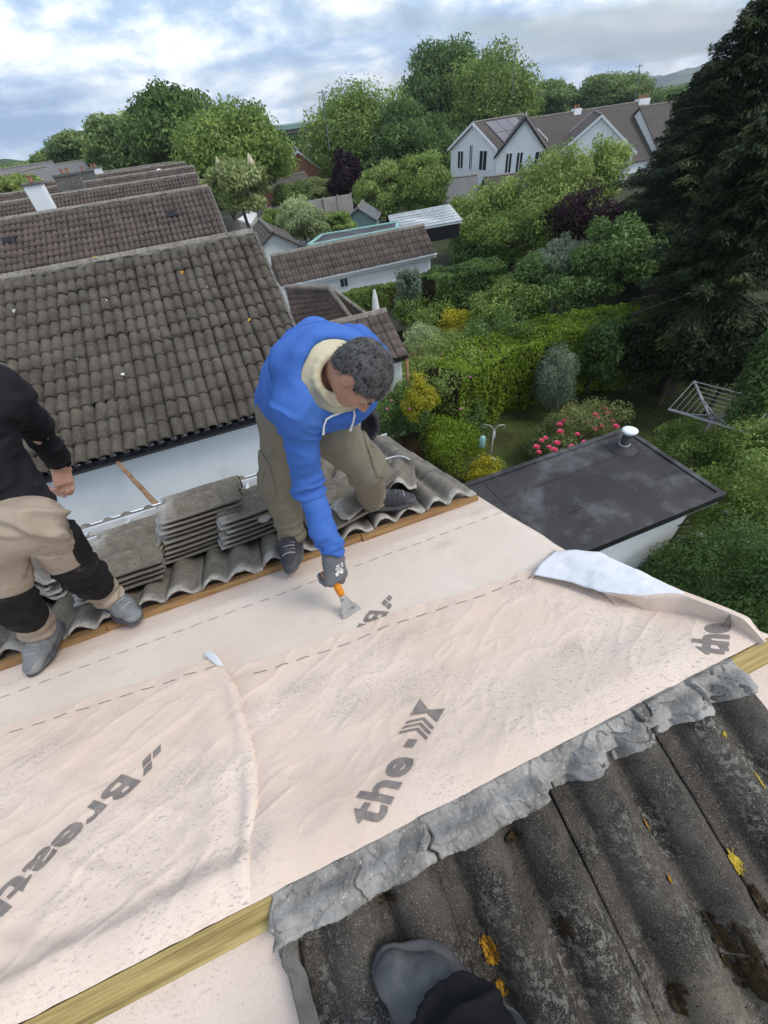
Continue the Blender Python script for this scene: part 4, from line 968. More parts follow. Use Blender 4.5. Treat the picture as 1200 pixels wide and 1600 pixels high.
seam('seam', sw, M['blue'], ring(J['sR']*.72+J['eR']*.28, J['eR']-J['sR'], .09)); seam('seam', sw, M['blue'], ring(J['wR']-dR*.042, dR, .06), .003)
seam('seam', sw, M['blue'], [J['nk']+bk*.2, J['ch']+bk*.2, mid+bk*.2], .0018); seam('seam', sw, M['blue'], ring(cN-nkd*.052, nkd, .16, 26), .003)
seam('seam', sw, M['blue'], ring(J['pel']-ax*.055, ax, .2, 26), .003)
v = Vox(cN-.18, cN+.2, .0042)
v.chain(torus_pts(cN+nkd*.022, nkd, .106, 34, .098), [.015]*35, .008); v.chain(torus_pts(cN+nkd*.0, nkd, .098, 34, .09), [.024]*35, .012); v.chain(torus_pts(cN+nkd*.028, nkd, .080, 30, .074), [.020]*31, .010); v.chain(torus_pts(cN-nkd*.018, nkd, .090, 30, .086), [.032]*31, .012); v.chain(torus_pts(cN+nkd*.046, nkd, .070, 16, .066), [.016]*17, .008)
sdf_obj('fleece_lining', v, M['cream'], man, .005, [(cN, .14, nkd, 60, 1.2)])
fc = unit(-bk)
sbv = bvh_of([sw])
for pts in ([(541, 640), (530, 646), (519, 650), (510, 655), (506, 666), (505, 680)], [(553, 640), (554, 650), (551, 662), (547, 674)]):
    P = []; dl = None
    for (u_, v_) in pts:
        d = unit(ray(u_, v_)); h_ = sbv.ray_cast(Vector((0, 0, 0)), Vector(d.tolist()))
        if h_[0] is not None and (dl is None or abs(h_[3]-dl) < .08): dl = h_[3]
        elif dl is None: dl = 1.2
        P.append(d*(dl-.007))
    b = MB(); b.tube(P, [.0034]*(len(P)-1)+[.0048], 7); b.build('drawstring', M['white'], man, smooth=True)
# trousers
v = Vox(lo, hi, .0052)
v.cap(J['hR'], J['hL'], .112, .112, .05); v.cap(J['pel']-ax*.02, (J['hR']+J['hL'])/2, .118, .118, .05)
v.chain([J['hR'], J['kR'], J['aR']+[0, 0, .02]], [.098, .080, .066], .03); v.chain([J['hL'], J['kL'], J['aL']+[0, 0, .02]], [.102, .082, .068], .03)
v.plane(J['aR']+[0, 0, -.012], (-.1, -.1, -1), .13); v.plane(J['aL']+[0, 0, -.012], (.1, -.1, -1), .13)
fr = [(J['kR'], .14, (J['kR']-J['hR']), 62, .9), (J['aR'], .13, (0, 0, 1), 120, 1.3), (J['kL'], .14, J['kL']-J['hL'], 55, .9), (J['aL'], .13, (0, 0, 1), 115, 1.3), ((J['hR']+J['hL'])/2, .16, (1, .3, 0), 60, .8)]
Ft1 = v.F.copy(); tr = sdf_obj('trousers', v, M['khaki'], man, .006, fr, it=2)
# cargo pockets: the trouser surface pushed out inside a pocket shaped region
for a, b_, off in ((J['kR'], J['hR'], np.array([-.085, -.03, .0])), (J['kL'], J['hL'], np.array([.09, -.03, 0.03]))):
    c = a*.72+b_*.28+off; w_ = Vox(lo, hi, .0052); w_.F[:] = .5; w_.cap(c+[0, 0, .055], c-[0, 0, .075], .062, .066, 0); w_.F = np.maximum(w_.F, Ft1-.0085); cp = sdf_obj('cargo_pocket', w_, M['khaki'], tr, .006, fr, it=2); seam('flap_seam', cp, M['khaki'], [c+off*1.5+[-.06, -.06, .05], c+off*1.5+[0, -.08, .045], c+off*1.5+[.06, -.04, .05]], .0022, 16)
upN = NF*.85+np.array([0, 0, .3])
toeR = F3(-.165, 1.335, .088); heelR = F3(-.075, 1.60, .088)
foot('shoe', J['aR']+[.005, .05, -.070], J['aR']+[-.055, -.215, -.045], upN, M['shoe_dk'], man)
foot('shoe', J['aL']+[-.04, .005, -.055], J['aL']+[.225, -.085, -.040], upN, M['shoe_dk'], man)
# gloves
v = Vox(J['wR']-.22, J['wR']+.2, .0036); hand(v, J['wR'], dR, backR, -1, curlR, grow=.004, scale=1.12, thumb=(.8, .8)); v.cap(J['wR']-dR*.02, J['wR']+dR*.02, .033, .032, .02)
gl = sdf_obj('glove', v, M['glove'], man, .0012, [(J['wR']+dR*.02, .05, dR, 160, 1)])
v = Vox(J['wL']-.22, J['wL']+.2, .0042); hand(v, J['wL'], dL, (.5, .5, .3), 1, [.5]*4, grow=.0028, scale=.96); v.cap(J['wL']-dL*.04, J['wL']+dL*.03, .034, .033, .02)
sdf_obj('glove', v, M['glove_dk'], man)
# pale print on the back of the glove
bd = unit(backR-np.dot(backR, dR)*dR); td = np.cross(dR, bd); bm_ = MB(); gt_ = bvh_of([gl])
for (a, b0, b1) in ((.026, -.018, -.004), (.026, .002, .016), (.038, -.020, -.010), (.038, -.004, .018), (.050, -.016, .012), (.060, -.020, .018), (.068, -.018, -.006), (.068, .004, .016)):
    V = []
    for x_, y_ in ((a, b0), (a, b1), (a+.007, b1), (a+.007, b0)):
        o_ = J['wR']+dR*x_+td*y_+bd*.08; h_ = gt_.ray_cast(Vector(o_.tolist()), Vector((-bd).tolist())); V.append(np.array(h_[0][:])+bd*.0012 if h_[0] is not None else None)
    if all(q is not None for q in V): bm_.add(V, [(0, 1, 2, 3)])
if bm_.v: bm_.build('glove_print', M['white'], gl)
# the scraper he holds
hc = J['wR']+dR*.088-bd*.036      # centre of the grip
bl = F3(.058, .745, .004); ax_t = unit(bl-hc); 
tool = thing('scraper', 'orange handled scraper with a broad steel blade held against the membrane', 'scraper', bl)
wv = unit(np.cross(ax_t, NF)); wv = unit(np.array([.93, .32, 0])-np.dot(np.array([.93, .32, 0]), ax_t)*ax_t); tn = np.cross(ax_t, wv)
Lt = np.linalg.norm(bl-hc); b = MB()
b.tube([hc-ax_t*.05, hc-ax_t*.02, hc+ax_t*.03, hc+ax_t*(Lt*.42), hc+ax_t*(Lt*.52)], [.013, .015, .013, .015, .012], 12); b.build('handle', M['orange'], tool, smooth=True)
b = MB()
for k in range(7): c = hc+ax_t*(Lt*.12+k*.0105); b.tube(torus_pts(c, ax_t, .0142, 12), .0022, 5)
b.build('grip_ribs', M['orange'], tool, smooth=True)
b = MB(); s0_, s1_ = hc+ax_t*Lt*.50, hc+ax_t*Lt*.80
b.add([s0_-wv*.010-tn*.003, s0_+wv*.010-tn*.003, s1_+wv*.026-tn*.002, s1_-wv*.026-tn*.002, s0_-wv*.010+tn*.003, s0_+wv*.010+tn*.003, s1_+wv*.026+tn*.002, s1_-wv*.026+tn*.002], [(3, 2, 1, 0), (4, 5, 6, 7), (0, 1, 5, 4), (1, 2, 6, 5), (2, 3, 7, 6), (3, 0, 4, 7)]); b.build('shank', M['steel'], tool)
b = MB(); s2_ = bl
b.add([s1_-wv*.032-tn*.0025, s1_+wv*.034-tn*.0025, s2_+wv*.044-tn*.0015, s2_-wv*.034-tn*.0015, s1_-wv*.032+tn*.0025, s1_+wv*.034+tn*.0025, s2_+wv*.044+tn*.0015, s2_-wv*.034+tn*.0015], [(3, 2, 1, 0), (4, 5, 6, 7), (0, 1, 5, 4), (1, 2, 6, 5), (2, 3, 7, 6), (3, 0, 4, 7)])
b.bar(s1_*.45+s2_*.55-wv*.036+tn*.005, s1_*.45+s2_*.55+wv*.036+tn*.005, .010, .006, up=tn); b.build('blade', M['steel'], tool)

# ---- the standing worker at the left edge
K = dict(pel=hitz(-2, 776, -.78), hL=hitz(56, 815, -.80), hR=hitz(-12, 838, -.80), kL=hitz(121, 888, -1.14), kR=hitz(20, 935, -1.13), aL=hitz(172, 935, -1.475), aR=hitz(68, 985, -1.475),
         sL=hitz(-4, 618, -.50), eL=hitz(52, 662, -.70), wL=hitz(93, 722, -.91))
K['sR'] = K['sL']+np.array([-.30, -.20, .02]); K['ch'] = (K['sL']+K['sR'])/2+np.array([0, .02, -.05]); K['nk'] = (K['sL']+K['sR'])/2+np.array([.0, 0, .04]); K['hd'] = K['nk']+np.array([.03, -.06, .17])
K['eR'] = K['sR']+np.array([-.06, .03, -.27]); K['wR'] = K['eR']+np.array([-.06, .05, -.22])
guy = thing('person', 'worker in a black jacket and tan trousers with black knee panels at the left edge', 'person', F3(-1.1, 1.4, .05))
allp = np.array(list(K.values())); lo = allp.min(0)-.22; hi = allp.max(0)+.22; lo[2] = -1.66
v = Vox(lo, hi, .0044)
Rm2, HP2 = head(v, K['hd'], (.5, -.75, -.45), (0, 0, 1)); v.cap(K['nk'], K['hd']+[0, 0, -.05], .058, .056, .03)
v.chain([K['pel']+[0, 0, .06], (K['pel']+K['ch'])/2, K['ch']], [.095, .11, .14], .05)
for q in 'LR':
    v.cap(K['s'+q], K['ch'], .06, .10, .04); v.chain([K['s'+q], K['e'+q], K['w'+q]], [.052, .042, .030], .02); v.chain([K['h'+q], K['k'+q], K['a'+q]], [.06, .05, .034], .02)
v.cap(K['hR'], K['hL'], .06, .06, .03)
dG = unit(hitz(104, 770, -1.03)-K['wL']); bkG = np.array([.85, -.25, .45]); cG = [(.12, .42, .7), (.2, .55, .9), (.28, .7, 1.05), (.35, .8, 1.2)]
v.chain([K['aR'], K['aR']+[-.01, -.06, -.04]], [.034, .024], .02); v.chain([K['aL'], K['aL']+[.04, -.05, -.04]], [.034, .024], .02)
hand(v, K['wR'], (0.1, -.2, -1), (-1, 0, 0), 1, [.4]*4)
v.cap(K['wL'], K['wL']+dG*.02, .029, .027, .02); hand(v, K['wL'], dG, bkG, -1, cG, scale=1.0, thumb=(.55, .6))
sdf_obj('body', v, M['skin2'], guy); face_bits(HP2, Rm2, guy)
v = Vox(K['hd']-.17, K['hd']+.17, .006); v.ell(HP2(0, -.014, .028), (.084, .099, .093), .01, Rm2); v.ell(HP2(0, .115, -.035), (.12, .10, .085), .012, Rm2, op='sub'); sdf_obj('hair', v, M['hair'], guy)
v = Vox(lo, hi, .0056)
v.chain([hitz(22, 800, -.80), K['pel'], (K['pel']+K['ch'])/2, K['ch']], [.108, .115, .13, .135], .05)
for q in 'LR': v.cap(K['s'+q], K['ch'], .085, .12, .05)
v.chain([K['sL'], K['eL'], K['eL']*.3+K['wL']*.7, K['wL']], [.068, .051, .042, .037], .03); v.chain([K['sR'], K['eR'], K['wR']], [.082, .066, .046], .03)
v.chain(torus_pts(K['nk']+[0, 0, .03], (0.2, -.3, 1), .075, 14), [.03]*15, .02)
dW = unit(K['wL']-K['eL'])
fr = [(K['eL'], .12, K['wL']-K['sL'], 70, 1), (K['wL'], .1, dW, 100, 1), (K['pel'], .2, (0, 0, 1), 60, 1), (K['ch'], .2, (.3, 0, 1), 40, .8), (K['sL'], .14, (.6, 0, .6), 50, .8)]
sdf_obj('jacket', v, M['blackfab'], guy, .007, fr, it=2)
v = Vox(lo, hi, .0056)
v.cap(K['hR'], K['hL'], .085, .080, .03); v.cap(K['pel']*.2+(K['hR']+K['hL'])*.4, (K['hR']+K['hL'])/2, .085, .085, .03)
for q in 'LR': v.chain([K['h'+q], K['k'+q], K['a'+q]+[0, 0, .035]], [.074, .068, .062], .012)
Ft = v.F.copy(); frt = [(K['kL'], .13, K['kL']-K['hL'], 60, .8), (K['aL'], .12, (0, 0, 1), 120, 1.2), (K['aR'], .12, (0, 0, 1), 120, 1.2), (K['hL'], .13, (.5, .6, .5), 70, 1.1), (K['kR'], .12, (.2, .2, 1), 60, .8)]
v.plane(K['aL']+[0, 0, -.0], (.1, -.1, -1), .14); v.plane(K['aR']+[0, 0, -.0], (0, -.1, -1), .14)
tt = sdf_obj('trousers', v, M['tan'], guy, .0085, frt, it=2)
for q, fd in (('L', np.array([.5, -.8, -.1])), ('R', np.array([.35, -.9, -.1]))):
    fd = unit(fd); v.F = Ft-.0085; kk = K['k'+q]; a_, b_ = kk, K['a'+q]; dd = unit(b_-a_)
    w_ = Vox(lo, hi, .0056); w_.F[:] = .5; w_.cap(kk+fd*.07-dd*.02, kk+fd*.065+dd*.15, .095, .085, .0); w_.F = np.maximum(w_.F, v.F)
    sdf_obj('knee_panel', w_, M['kneefab'], tt, .0085, frt, it=2)
    b = MB()
# patch pocket with a small badge on the thigh
v.F = Ft-.011; w_ = Vox(lo, hi, .0056); c = K['hL']*.42+K['kL']*.58+np.array([.085, -.02, .02]); w_.cap(c+[0, 0, .05], c-[0, 0, .05], .052, .052, 0); w_.F = np.maximum(w_.F, v.F); sdf_obj('side_pocket', w_, M['kneefab'], tt, .004, frt)
bt = bvh_of([tt]); 
def stick_on(px, m, name, lift, zz=-.98):
    V = []
    for (u_, v_) in px:
        d = unit(ray(u_, v_)); h_ = bt.ray_cast(Vector((0, 0, 0)), Vector(d.tolist()))
        if h_[0] is None: return
        V.append(np.array(h_[0][:])+np.array(h_[1][:])*np.sign(-np.dot(d, np.array(h_[1][:])))*lift)
    b = MB(); b.add(V, [tuple(range(len(V)))]); b.build(name, m, tt)
stick_on([(106, 815), (113, 818), (109, 833), (101, 829)], M['blackfab'], 'badge', .014)
foot('boot', K['aL']+[-.045, .045, -.075], K['aL']+[.115, -.145, -.060], upN, M['shoe_gr'], guy, w=.044)
foot('boot', K['aR']+[.01, .055, -.072], K['aR']+[-.03, -.18, -.060], upN, M['shoe_gr'], guy, w=.044)

# ---- the photographer's own leg and boot
pt = thing('person', 'photographer seen only as a scuffed black boot and black trouser leg at the bottom edge', 'person', N3(-.05, .33, .06))
PA = np.array([-.035, -.195, -1.04]); tipP = N3(-.145, .150, .075); heelP = N3(.055, .355, .07)
v = Vox((-.45, -1.15, -1.5), (.6, -.15, .2), .009)
PK = PA+np.array([.03, -.16, .40]); PH = PA+np.array([.02, -.62, .36]); PP = PA+np.array([.12, -.66, .40]); PC = PP+np.array([0, .10, .48]); PQ = PP+np.array([.13, 0, 0]); PKR = PK+np.array([.3, -.05, .0]); PAR = PA+np.array([.32, -.25, -.1])
v.chain([PA, PK, PH], [.036, .055, .075], .03); v.chain([PAR, PKR, PQ], [.036, .055, .075], .03); v.cap(PH, PQ, .1, .1, .04); v.cap(PP, PP+[0, 0, .1], .11, .10, .05)
v.cap(PA, tipP*.6+PA*.4-np.array([0, 0, .05]), .036, .03, .02)
sdf_obj('body', v, M['skin2'], pt)
v = Vox((-.45, -1.15, -1.45), (.6, -.05, .2), .0065)
v.chain([PA+[.0, -.0, -.005], PA*.5+PK*.5, PK, PH], [.076, .082, .088, .10], .03); v.chain([PAR, PKR, PQ], [.075, .085, .10], .03); v.cap(PH, PQ, .12, .12, .04)
v.chain(torus_pts(PA+[-.01, .015, -.015], (0, 0, 1), .068, 12), [.019]*13, .012); v.chain(torus_pts(PA+[.0, .0, .025], (.1, 0, 1), .070, 12), [.018]*13, .012)
sdf_obj('trousers', v, M['blackfab'], pt, .009, [(PA, .16, (.25, .2, 1), 85, 1.3), (PK, .15, (0, .4, .6), 60, 1)], it=2)
foot('boot', heelP, tipP, NN*.8+np.array([0, 0, .3]), M['boot'], pt, w=.058, lace=False, collar=.11)
# ================================================================ neighbours' houses
KS = 1.3
def nb_house_parts(root, yr, zr, x0, x1, half, ncou, m, seed, tile_skip=None):
    """root Empty already at (x1, yr, G). Ridge along x at (yr, zr)"""
    def SV(sign):
        return lambda a, s, h: np.stack([a, yr-sign*(s*CT+0*h)-sign*h*ST, zr-s*ST+h*CT], -1)
    ncol = int((x1-x0)/.30)
    V, F, W = tile_field(SV(1), x1-ncol*.30, ncol, .03, ncou, gauge=.298, length=.36, nu=17, nd=2, thick=.038, h0=.02, jit=.009, seed=seed, pf=prof_even)
    nmesh('roof_tiles', V, F, m, root, smooth=True)
    s_end = .03+.298*ncou
    def slab(sign, a, b_): 
        f = SV(sign); q = [f(np.array(x1), np.array(0.), np.array(-.0)), f(np.array(x1), np.array(s_end-.02), np.array(-.0)), f(np.array(x1), np.array(s_end-.02), np.array(-.06)), f(np.array(x1), np.array(0.), np.array(-.06))]
        return q
    b = MB(); b.prism(slab(1, 0, 0), (x0-x1, 0, 0)); q = SV(-1)
    b.prism([q(np.array(x1), np.array(.002), np.array(.03)), q(np.array(x1), np.array(s_end), np.array(.03)), q(np.array(x1), np.array(s_end), np.array(-.05)), q(np.array(x1), np.array(.002), np.array(-.05))], (x0-x1, 0, 0)); b.build('far_slope', m, root)
    # ridge tiles bedded in mortar
    b = MB(); n = int((x1-x0)/.45)
    for k in range(n):
        a0 = x1-(k+1)*.45; r = .105; V = []
        for xx, rr in ((a0, r), (a0+.445, r*1.03)):
            for j in range(9): t = math.pi*(.08+.84*j/8); V.append((xx, yr+math.cos(t)*rr*1.15, zr+.0+math.sin(t)*rr))
        b.add(V, [(j, j+1, 10+j, 9+j) for j in range(8)]+[tuple(range(9))[::-1], tuple(range(9, 18))])
    b.build('ridge_tiles', M['ridge'], root, smooth=False)
    rg = np.random.RandomState(seed); 
    def mo(a, q): return np.stack([a, yr-.135-.03*vnoise(np.stack([a*12, q*3, a*0+seed], -1))-q*.02, zr+.0+(1-q)*.055-q*.02+.015*vnoise(np.stack([a*20, q*5, a*0], -1))], -1)
    P, F = grid(mo, np.linspace(x0, x1, 240), np.linspace(0, 1, 6)); nmesh('ridge_bedding', P, F, M['mortar_dk'], root, smooth=True)
    ye, ze = yr-s_end*CT, zr-s_end*ST
    b = MB(); b.prism([(x1-.06, ye+.12, G-.8), (x1-.06, 2*yr-ye-.12, G-.8), (x1-.06, 2*yr-ye-.12, ze-.04), (x1-.06, yr, zr-.10), (x1-.06, ye+.12, ze-.04)], (x0-x1, 0, 0)); b.build('wall', M['wall_w'], root)
    b = MB(); b.box(x0, x1, ye-.005, ye+.118, ze-.155, ze-.03); b.build('fascia', M['black_pvc'], root)
    g = gutter(x0, x1+.03, ye-.062, ze-.035, .06, 'gutter', M['black_pvc'], root, n=4)
    b = MB(); b.box(x1-.02, x1+.02, ye+.1, 2*yr-ye-.1, ze-.12, ze-.02); 
    b = MB(); f = SV(1)
    b.prism([tuple(f(np.array(x1+.0), np.array(s), np.array(h))) for s, h in ((0, .0), (s_end, .0), (s_end, .05), (0, .05))], (.045, 0, 0)); b.build('verge', M['mortar_dk'], root)
    return g, ye, ze
M['ridge'] = mat('ridge tile pale weathered', (0.16, 0.14, 0.115), (0.26, 0.235, 0.2), 4, .95, .6, 60, speck=[(0.32, 0.3, 0.27), (0.08, 0.07, 0.06)], sscale=50, sthr=.6)
nb1 = thing('neighbour_house', 'nearest neighbouring house with weathered brown tiled roof, black gutter and white side wall', 'house', (.62*KS, 6.87*KS, G), 'row of neighbouring houses')
g1, ye1, ze1 = nb_house_parts(nb1, 6.87*KS, -1.15*KS, -15.6, .64*KS, 2.8, 13, M['tile_nb'], 11)
# mossy lumps hanging over the gutter, lichen patches on the ridge
b = MB()
rg = np.random.RandomState(9)
for x in np.arange(-8, .75, .3):
    for c in (.062, .192):
        pc = np.array([x+c+.09, ye1-.05, ze1+.0]); V = []; 
        b.lathe(pc+np.array([0, 0, -.02]), [(.02, 0), (.055, .01), (.06, .03), (.04, .05), (.01, .055)], 8)
nmesh('sarking_felt', np.array(b.v), b.f, M['black_pvc'], g1, smooth=True)
def roof_patch(px, r, m, seed, root=nb1, yr=6.87*KS, zr=-1.15*KS, h=.07):
    nrm = np.array([0, -ST, CT]); d = ray(*px); c0 = nrm@np.array([0, yr, zr])+h; P0 = d*(c0/(nrm@d)); b = MB(); rr = random.Random(seed); k = 14
    V = []; e1 = np.array([1, 0, 0]); e2 = np.array([0, CT, ST])
    R1 = [r*(.55+.75*rr.random()) for _ in range(k)]
    for z in (0, .012):
        for i in range(k): a = 6.2832*i/k; V.append(P0+e1*math.cos(a)*R1[i]*(1-z*20*.9)+e2*math.sin(a)*R1[i]*.8*(1-z*18)+nrm*z)
    b.add(V, [tuple(range(k, 2*k))]+[(i, (i+1) % k, k+(i+1) % k, k+i) for i in range(k)]); b.build('lichen', m, root)
for i, (px, r, m) in enumerate((((150, 404), .10, 'lichen'), ((284, 426), .045, 'lichen'), ((269, 388), .05, 'lichen_y'), ((165, 470), .03, 'white'), ((22, 486), .06, 'lichen_w'), ((297, 492), .05, 'lichen_w'), ((192, 585), .03, 'white'), ((90, 690), .03, 'white'), ((320, 450), .05, 'lichen_w'), ((270, 520), .03, 'lichen_w'), ((120, 560), .03, 'lichen_w'), ((390, 500), .04, 'lichen_y'), ((65, 520), .035, 'lichen_w'), ((345, 600), .03, 'lichen_w'))):
    roof_patch(px, r, M[m], i)
nb2 = thing('neighbour_house', 'second neighbouring roof away, brown tiles with two black vents', 'house', (.5*KS, 13.25*KS, G), 'row of neighbouring houses')
nb_house_parts(nb2, 13.25*KS, -1.14*KS, -20, .47*KS, 2.8, 13, M['tile_nb2'], 12)
def roof_vent(px, yr, zr, root):
    nrm = np.array([0, -ST, CT]); d = ray(*px); P0 = d*((nrm@np.array([0, yr, zr])+.03)/(nrm@d)); e2 = np.array([0, CT, ST]); b = MB()
    V = [P0+np.array([x_, 0, 0])+e2*y_+nrm*z_ for x_ in (-.15, .15) for y_, z_ in ((-.16, .02), (-.16, .09), (.0, .15), (.16, .03))]
    b.add(V, [(0, 1, 2, 3), (7, 6, 5, 4), (0, 4, 5, 1), (1, 5, 6, 2), (2, 6, 7, 3), (3, 7, 4, 0)]); o = b.build('roof_vent', M['black_pvc'], root, bevel=.02)
roof_vent((17, 378), 13.25*KS, -1.14*KS, nb2); roof_vent((271, 337), 13.25*KS, -1.14*KS, nb2)
ys = [v*KS for v in (19.75, 26.2, 32.7, 39.2)]; zs = [v*KS for v in (-1.28, -1.42, -1.55, -1.75)]; xs_ = [v*KS for v in (.45, .55, .3, 1.2)]
lbs = ['third roof away in the row, with a white sided chimney', 'fourth roof away in the row with a white dome on its ridge', 'fifth roof away in the row, a thin band of tiles with a dark chimney', 'farthest roof of the row with a small white chimney in front of the trees']
hs = []
for k in range(4):
    r_ = thing('neighbour_house', lbs[k], 'house', (xs_[k]+.03, ys[k], G), 'row of neighbouring houses'); hs.append(r_)
    nb_house_parts(r_, ys[k], zs[k], -28-3*k, xs_[k], 2.8, 13, M['tile_nb2'], 20+k)
def chimney(u, v0, y, w_, h_, root, m, pots=1, potm='pot'):
    p = hity(u, v0, y); b = MB(); b.box(p[0]-w_/2, p[0]+w_/2, y-.3, y+.3, p[2]-h_-.4, p[2]); c = b.build('chimney', m, root)
    b = MB(); b.box(p[0]-w_/2-.04, p[0]+w_/2+.04, y-.34, y+.34, p[2]+.002, p[2]+.08); b.build('cap', M['mortar_dk'], c)
    for i in range(pots):
        b = MB(); b.lathe((p[0]+(i-(pots-1)/2)*.28, y, p[2]+.08), [(.09, 0), (.10, .03), (.075, .06), (.075, .17), (.095, .2), (.09, .21)], 12); b.build('pot', M[potm], c, smooth=True)
chimney(52, 289, 18.4*KS, .62, .55, hs[0], M['wall_w'], 1)
chimney(104, 274, 24.6*KS, 1.2, 1.3, hs[1], M['mortar_dk'], 2); chimney(131, 269, 31*KS, 1.2, 1.3, hs[2], M['mortar_dk'], 1); chimney(147, 263, 38*KS, 1., 1.3, hs[3], M['wall_w'], 2)
p = hity(249, 268, 26.4*KS); b = MB(); b.lathe(p-np.array([0, 0, .15]), [(.22, 0), (.25, .08), (.2, .2), (.08, .27), (.01, .28)], 16); b.build('dome_light', M['white_pvc'], hs[1], smooth=True)
# distant left street
def gable(name, label, cat, c, rot, Lx, Wy, wallh, rise, mw, mr, group=None, base=None, over=.25, barge=None, tiles=True, chim=(), wins=(), zb=None):
    """house with ridge along local x; c = centre on plan (x,y); wall top z absolute = wallh; returns root and local->world"""
    zb = gz(c[1])-1 if zb is None else zb
    r = thing(name, label, cat, (c[0], c[1], zb), group)
    co, si = math.cos(rot), math.sin(rot)
    def Wd(x, y, z): return (c[0]+x*co-y*si, c[1]+x*si+y*co, z)
    b = MB(); hx, hy = Lx/2, Wy/2
    pts = [Wd(-hx, -hy, zb), Wd(-hx, hy, zb), Wd(-hx, hy, wallh), Wd(-hx, 0, wallh+rise), Wd(-hx, -hy, wallh)]
    b.prism(pts, np.array(Wd(hx, 0, 0))-np.array(Wd(-hx, 0, 0))); b.build('wall', mw, r)
    b = MB(); k = rise/hy
    ex = hx+over
    for sg in (-1, 1):
        q = [Wd(-ex, 0, wallh+rise+.03), Wd(-ex, sg*(hy+over), wallh-k*over+.03), Wd(-ex, sg*(hy+over), wallh-k*over+.12), Wd(-ex, 0, wallh+rise+.14)]
        if sg > 0: q = q[::-1]
        b.prism(q, np.array(Wd(ex, 0, 0))-np.array(Wd(-ex, 0, 0)))
    rf = b.build('roof', mr, r)
    b = MB(); b.tube([Wd(-ex, 0, wallh+rise+.14), Wd(ex, 0, wallh+rise+.14)], .09, 6); b.build('ridge', M['ridge'], rf)
    if barge:
        for xx in (-ex-.03, ex+.03):
            b = MB(); hh = np.array([0, 0, .11]); A_, B_, C_ = [np.array(q) for q in (Wd(xx, -(hy+over), wallh-k*over+.06), Wd(xx, 0, wallh+rise+.06), Wd(xx, hy+over, wallh-k*over+.06))]
            b.prism([A_-hh, B_-hh, C_-hh, C_+hh, B_+hh, A_+hh], np.array(Wd(.06, 0, 0))-np.array(Wd(0, 0, 0))); b.build('bargeboard', barge, rf)
    for (x, y, w_, h_, n) in chim:
        z0 = wallh+rise-.6; b = MB(); V = [Wd(x+a*w_/2, y+d_*.35, z) for z in (z0, wallh+rise+h_) for a, d_ in ((-1, -1), (1, -1), (1, 1), (-1, 1))]
        b.add(V, [(3, 2, 1, 0), (4, 5, 6, 7), (0, 1, 5, 4), (1, 2, 6, 5), (2, 3, 7, 6), (3, 0, 4, 7)]); cc = b.build('chimney', mw, rf)
        for i in range(n):
            b = MB(); b.lathe(Wd(x+(i-(n-1)/2)*.4, y, wallh+rise+h_), [(.13, 0), (.10, .08), (.10, .26), (.12, .3)], 10); b.build('pot', M['pot'], cc)
    for (face, x, z, w_, h_) in wins:   # face: 'x-' gable end at -hx, 'y-' long side
        b = MB(); fr_ = MB()
        if face == 'x-': A = lambda a, d_, zz: Wd(-hx-d_, x+a, zz)
        elif face == 'x+': A = lambda a, d_, zz: Wd(hx+d_, x-a, zz)
        else: A = lambda a, d_, zz: Wd(x+a, -hy-d_, zz)
        def bx(bb, a0, a1, d0, d1, z0, z1):
            V = [A(a, d_, zz) for zz in (z0, z1) for a, d_ in ((a0, d0), (a1, d0), (a1, d1), (a0, d1))]; bb.add(V, [(3, 2, 1, 0), (4, 5, 6, 7), (0, 1, 5, 4), (1, 2, 6, 5), (2, 3, 7, 6), (3, 0, 4, 7)])
        bx(fr_, -w_/2, w_/2, .0, .05, z-h_/2, z-h_/2+.07); bx(fr_, -w_/2, w_/2, .0, .05, z+h_/2-.07, z+h_/2); bx(fr_, -w_/2, -w_/2+.07, .0, .049, z-h_/2+.07, z+h_/2-.07); bx(fr_, w_/2-.07, w_/2, .0, .049, z-h_/2+.07, z+h_/2-.07); bx(fr_, -.03, .03, .0, .048, z-h_/2+.07, z+h_/2-.07)
        f_ = fr_.build('window', M['white_pvc'], r); bx(b, -w_/2+.07, w_/2-.07, .002, .02, z-h_/2+.07, z+h_/2-.07); b.build('pane', M['glass'], f_)
    return r, Wd
def striped(name, c1, c2, sc, rot=0):
    m, t, p = new_mat(name); tc = N(t, 'ShaderNodeTexCoord'); mp = N(t, 'ShaderNodeMapping'); mp.inputs['Rotation'].default_value = (0, 0, rot); L(t, tc.outputs['Object'], mp.inputs[0])
    wv_ = N(t, 'ShaderNodeTexWave', ins={'Scale': sc, 'Distortion': .6, 'Detail': 2}); wv_.bands_direction = 'Z'; L(t, mp.outputs[0], wv_.inputs[0])
    w2 = N(t, 'ShaderNodeTexWave', ins={'Scale': sc*.7, 'Distortion': .3}); w2.bands_direction = 'X'; L(t, mp.outputs[0], w2.inputs[0])
    n = N(t, 'ShaderNodeTexNoise', ins={'Scale': 1.2, 'Detail': 6}); L(t, tc.outputs['Object'], n.inputs[0])
    f = math_n(t, 'ADD', math_n(t, 'MULTIPLY', wv_.outputs['Fac'], .45), math_n(t, 'ADD', math_n(t, 'MULTIPLY', w2.outputs['Fac'], .2), math_n(t, 'MULTIPLY', n.outputs[0], .4)))
    L(t, ramp(t, f, [(.2, c1), (.8, c2)]), p.inputs['Base Color']); p.inputs['Roughness'].default_value = .9
    b_ = N(t, 'ShaderNodeBump'); b_.inputs['Strength'].default_value = .5; b_.inputs['Distance'].default_value = .03; L(t, wv_.outputs['Fac'], b_.inputs['Height']); L(t, b_.outputs[0], p.inputs['Normal']); return m
M['roof_d'] = striped('distant brown tiles', (0.045, 0.037, 0.033), (0.105, 0.088, 0.077), 3.2)
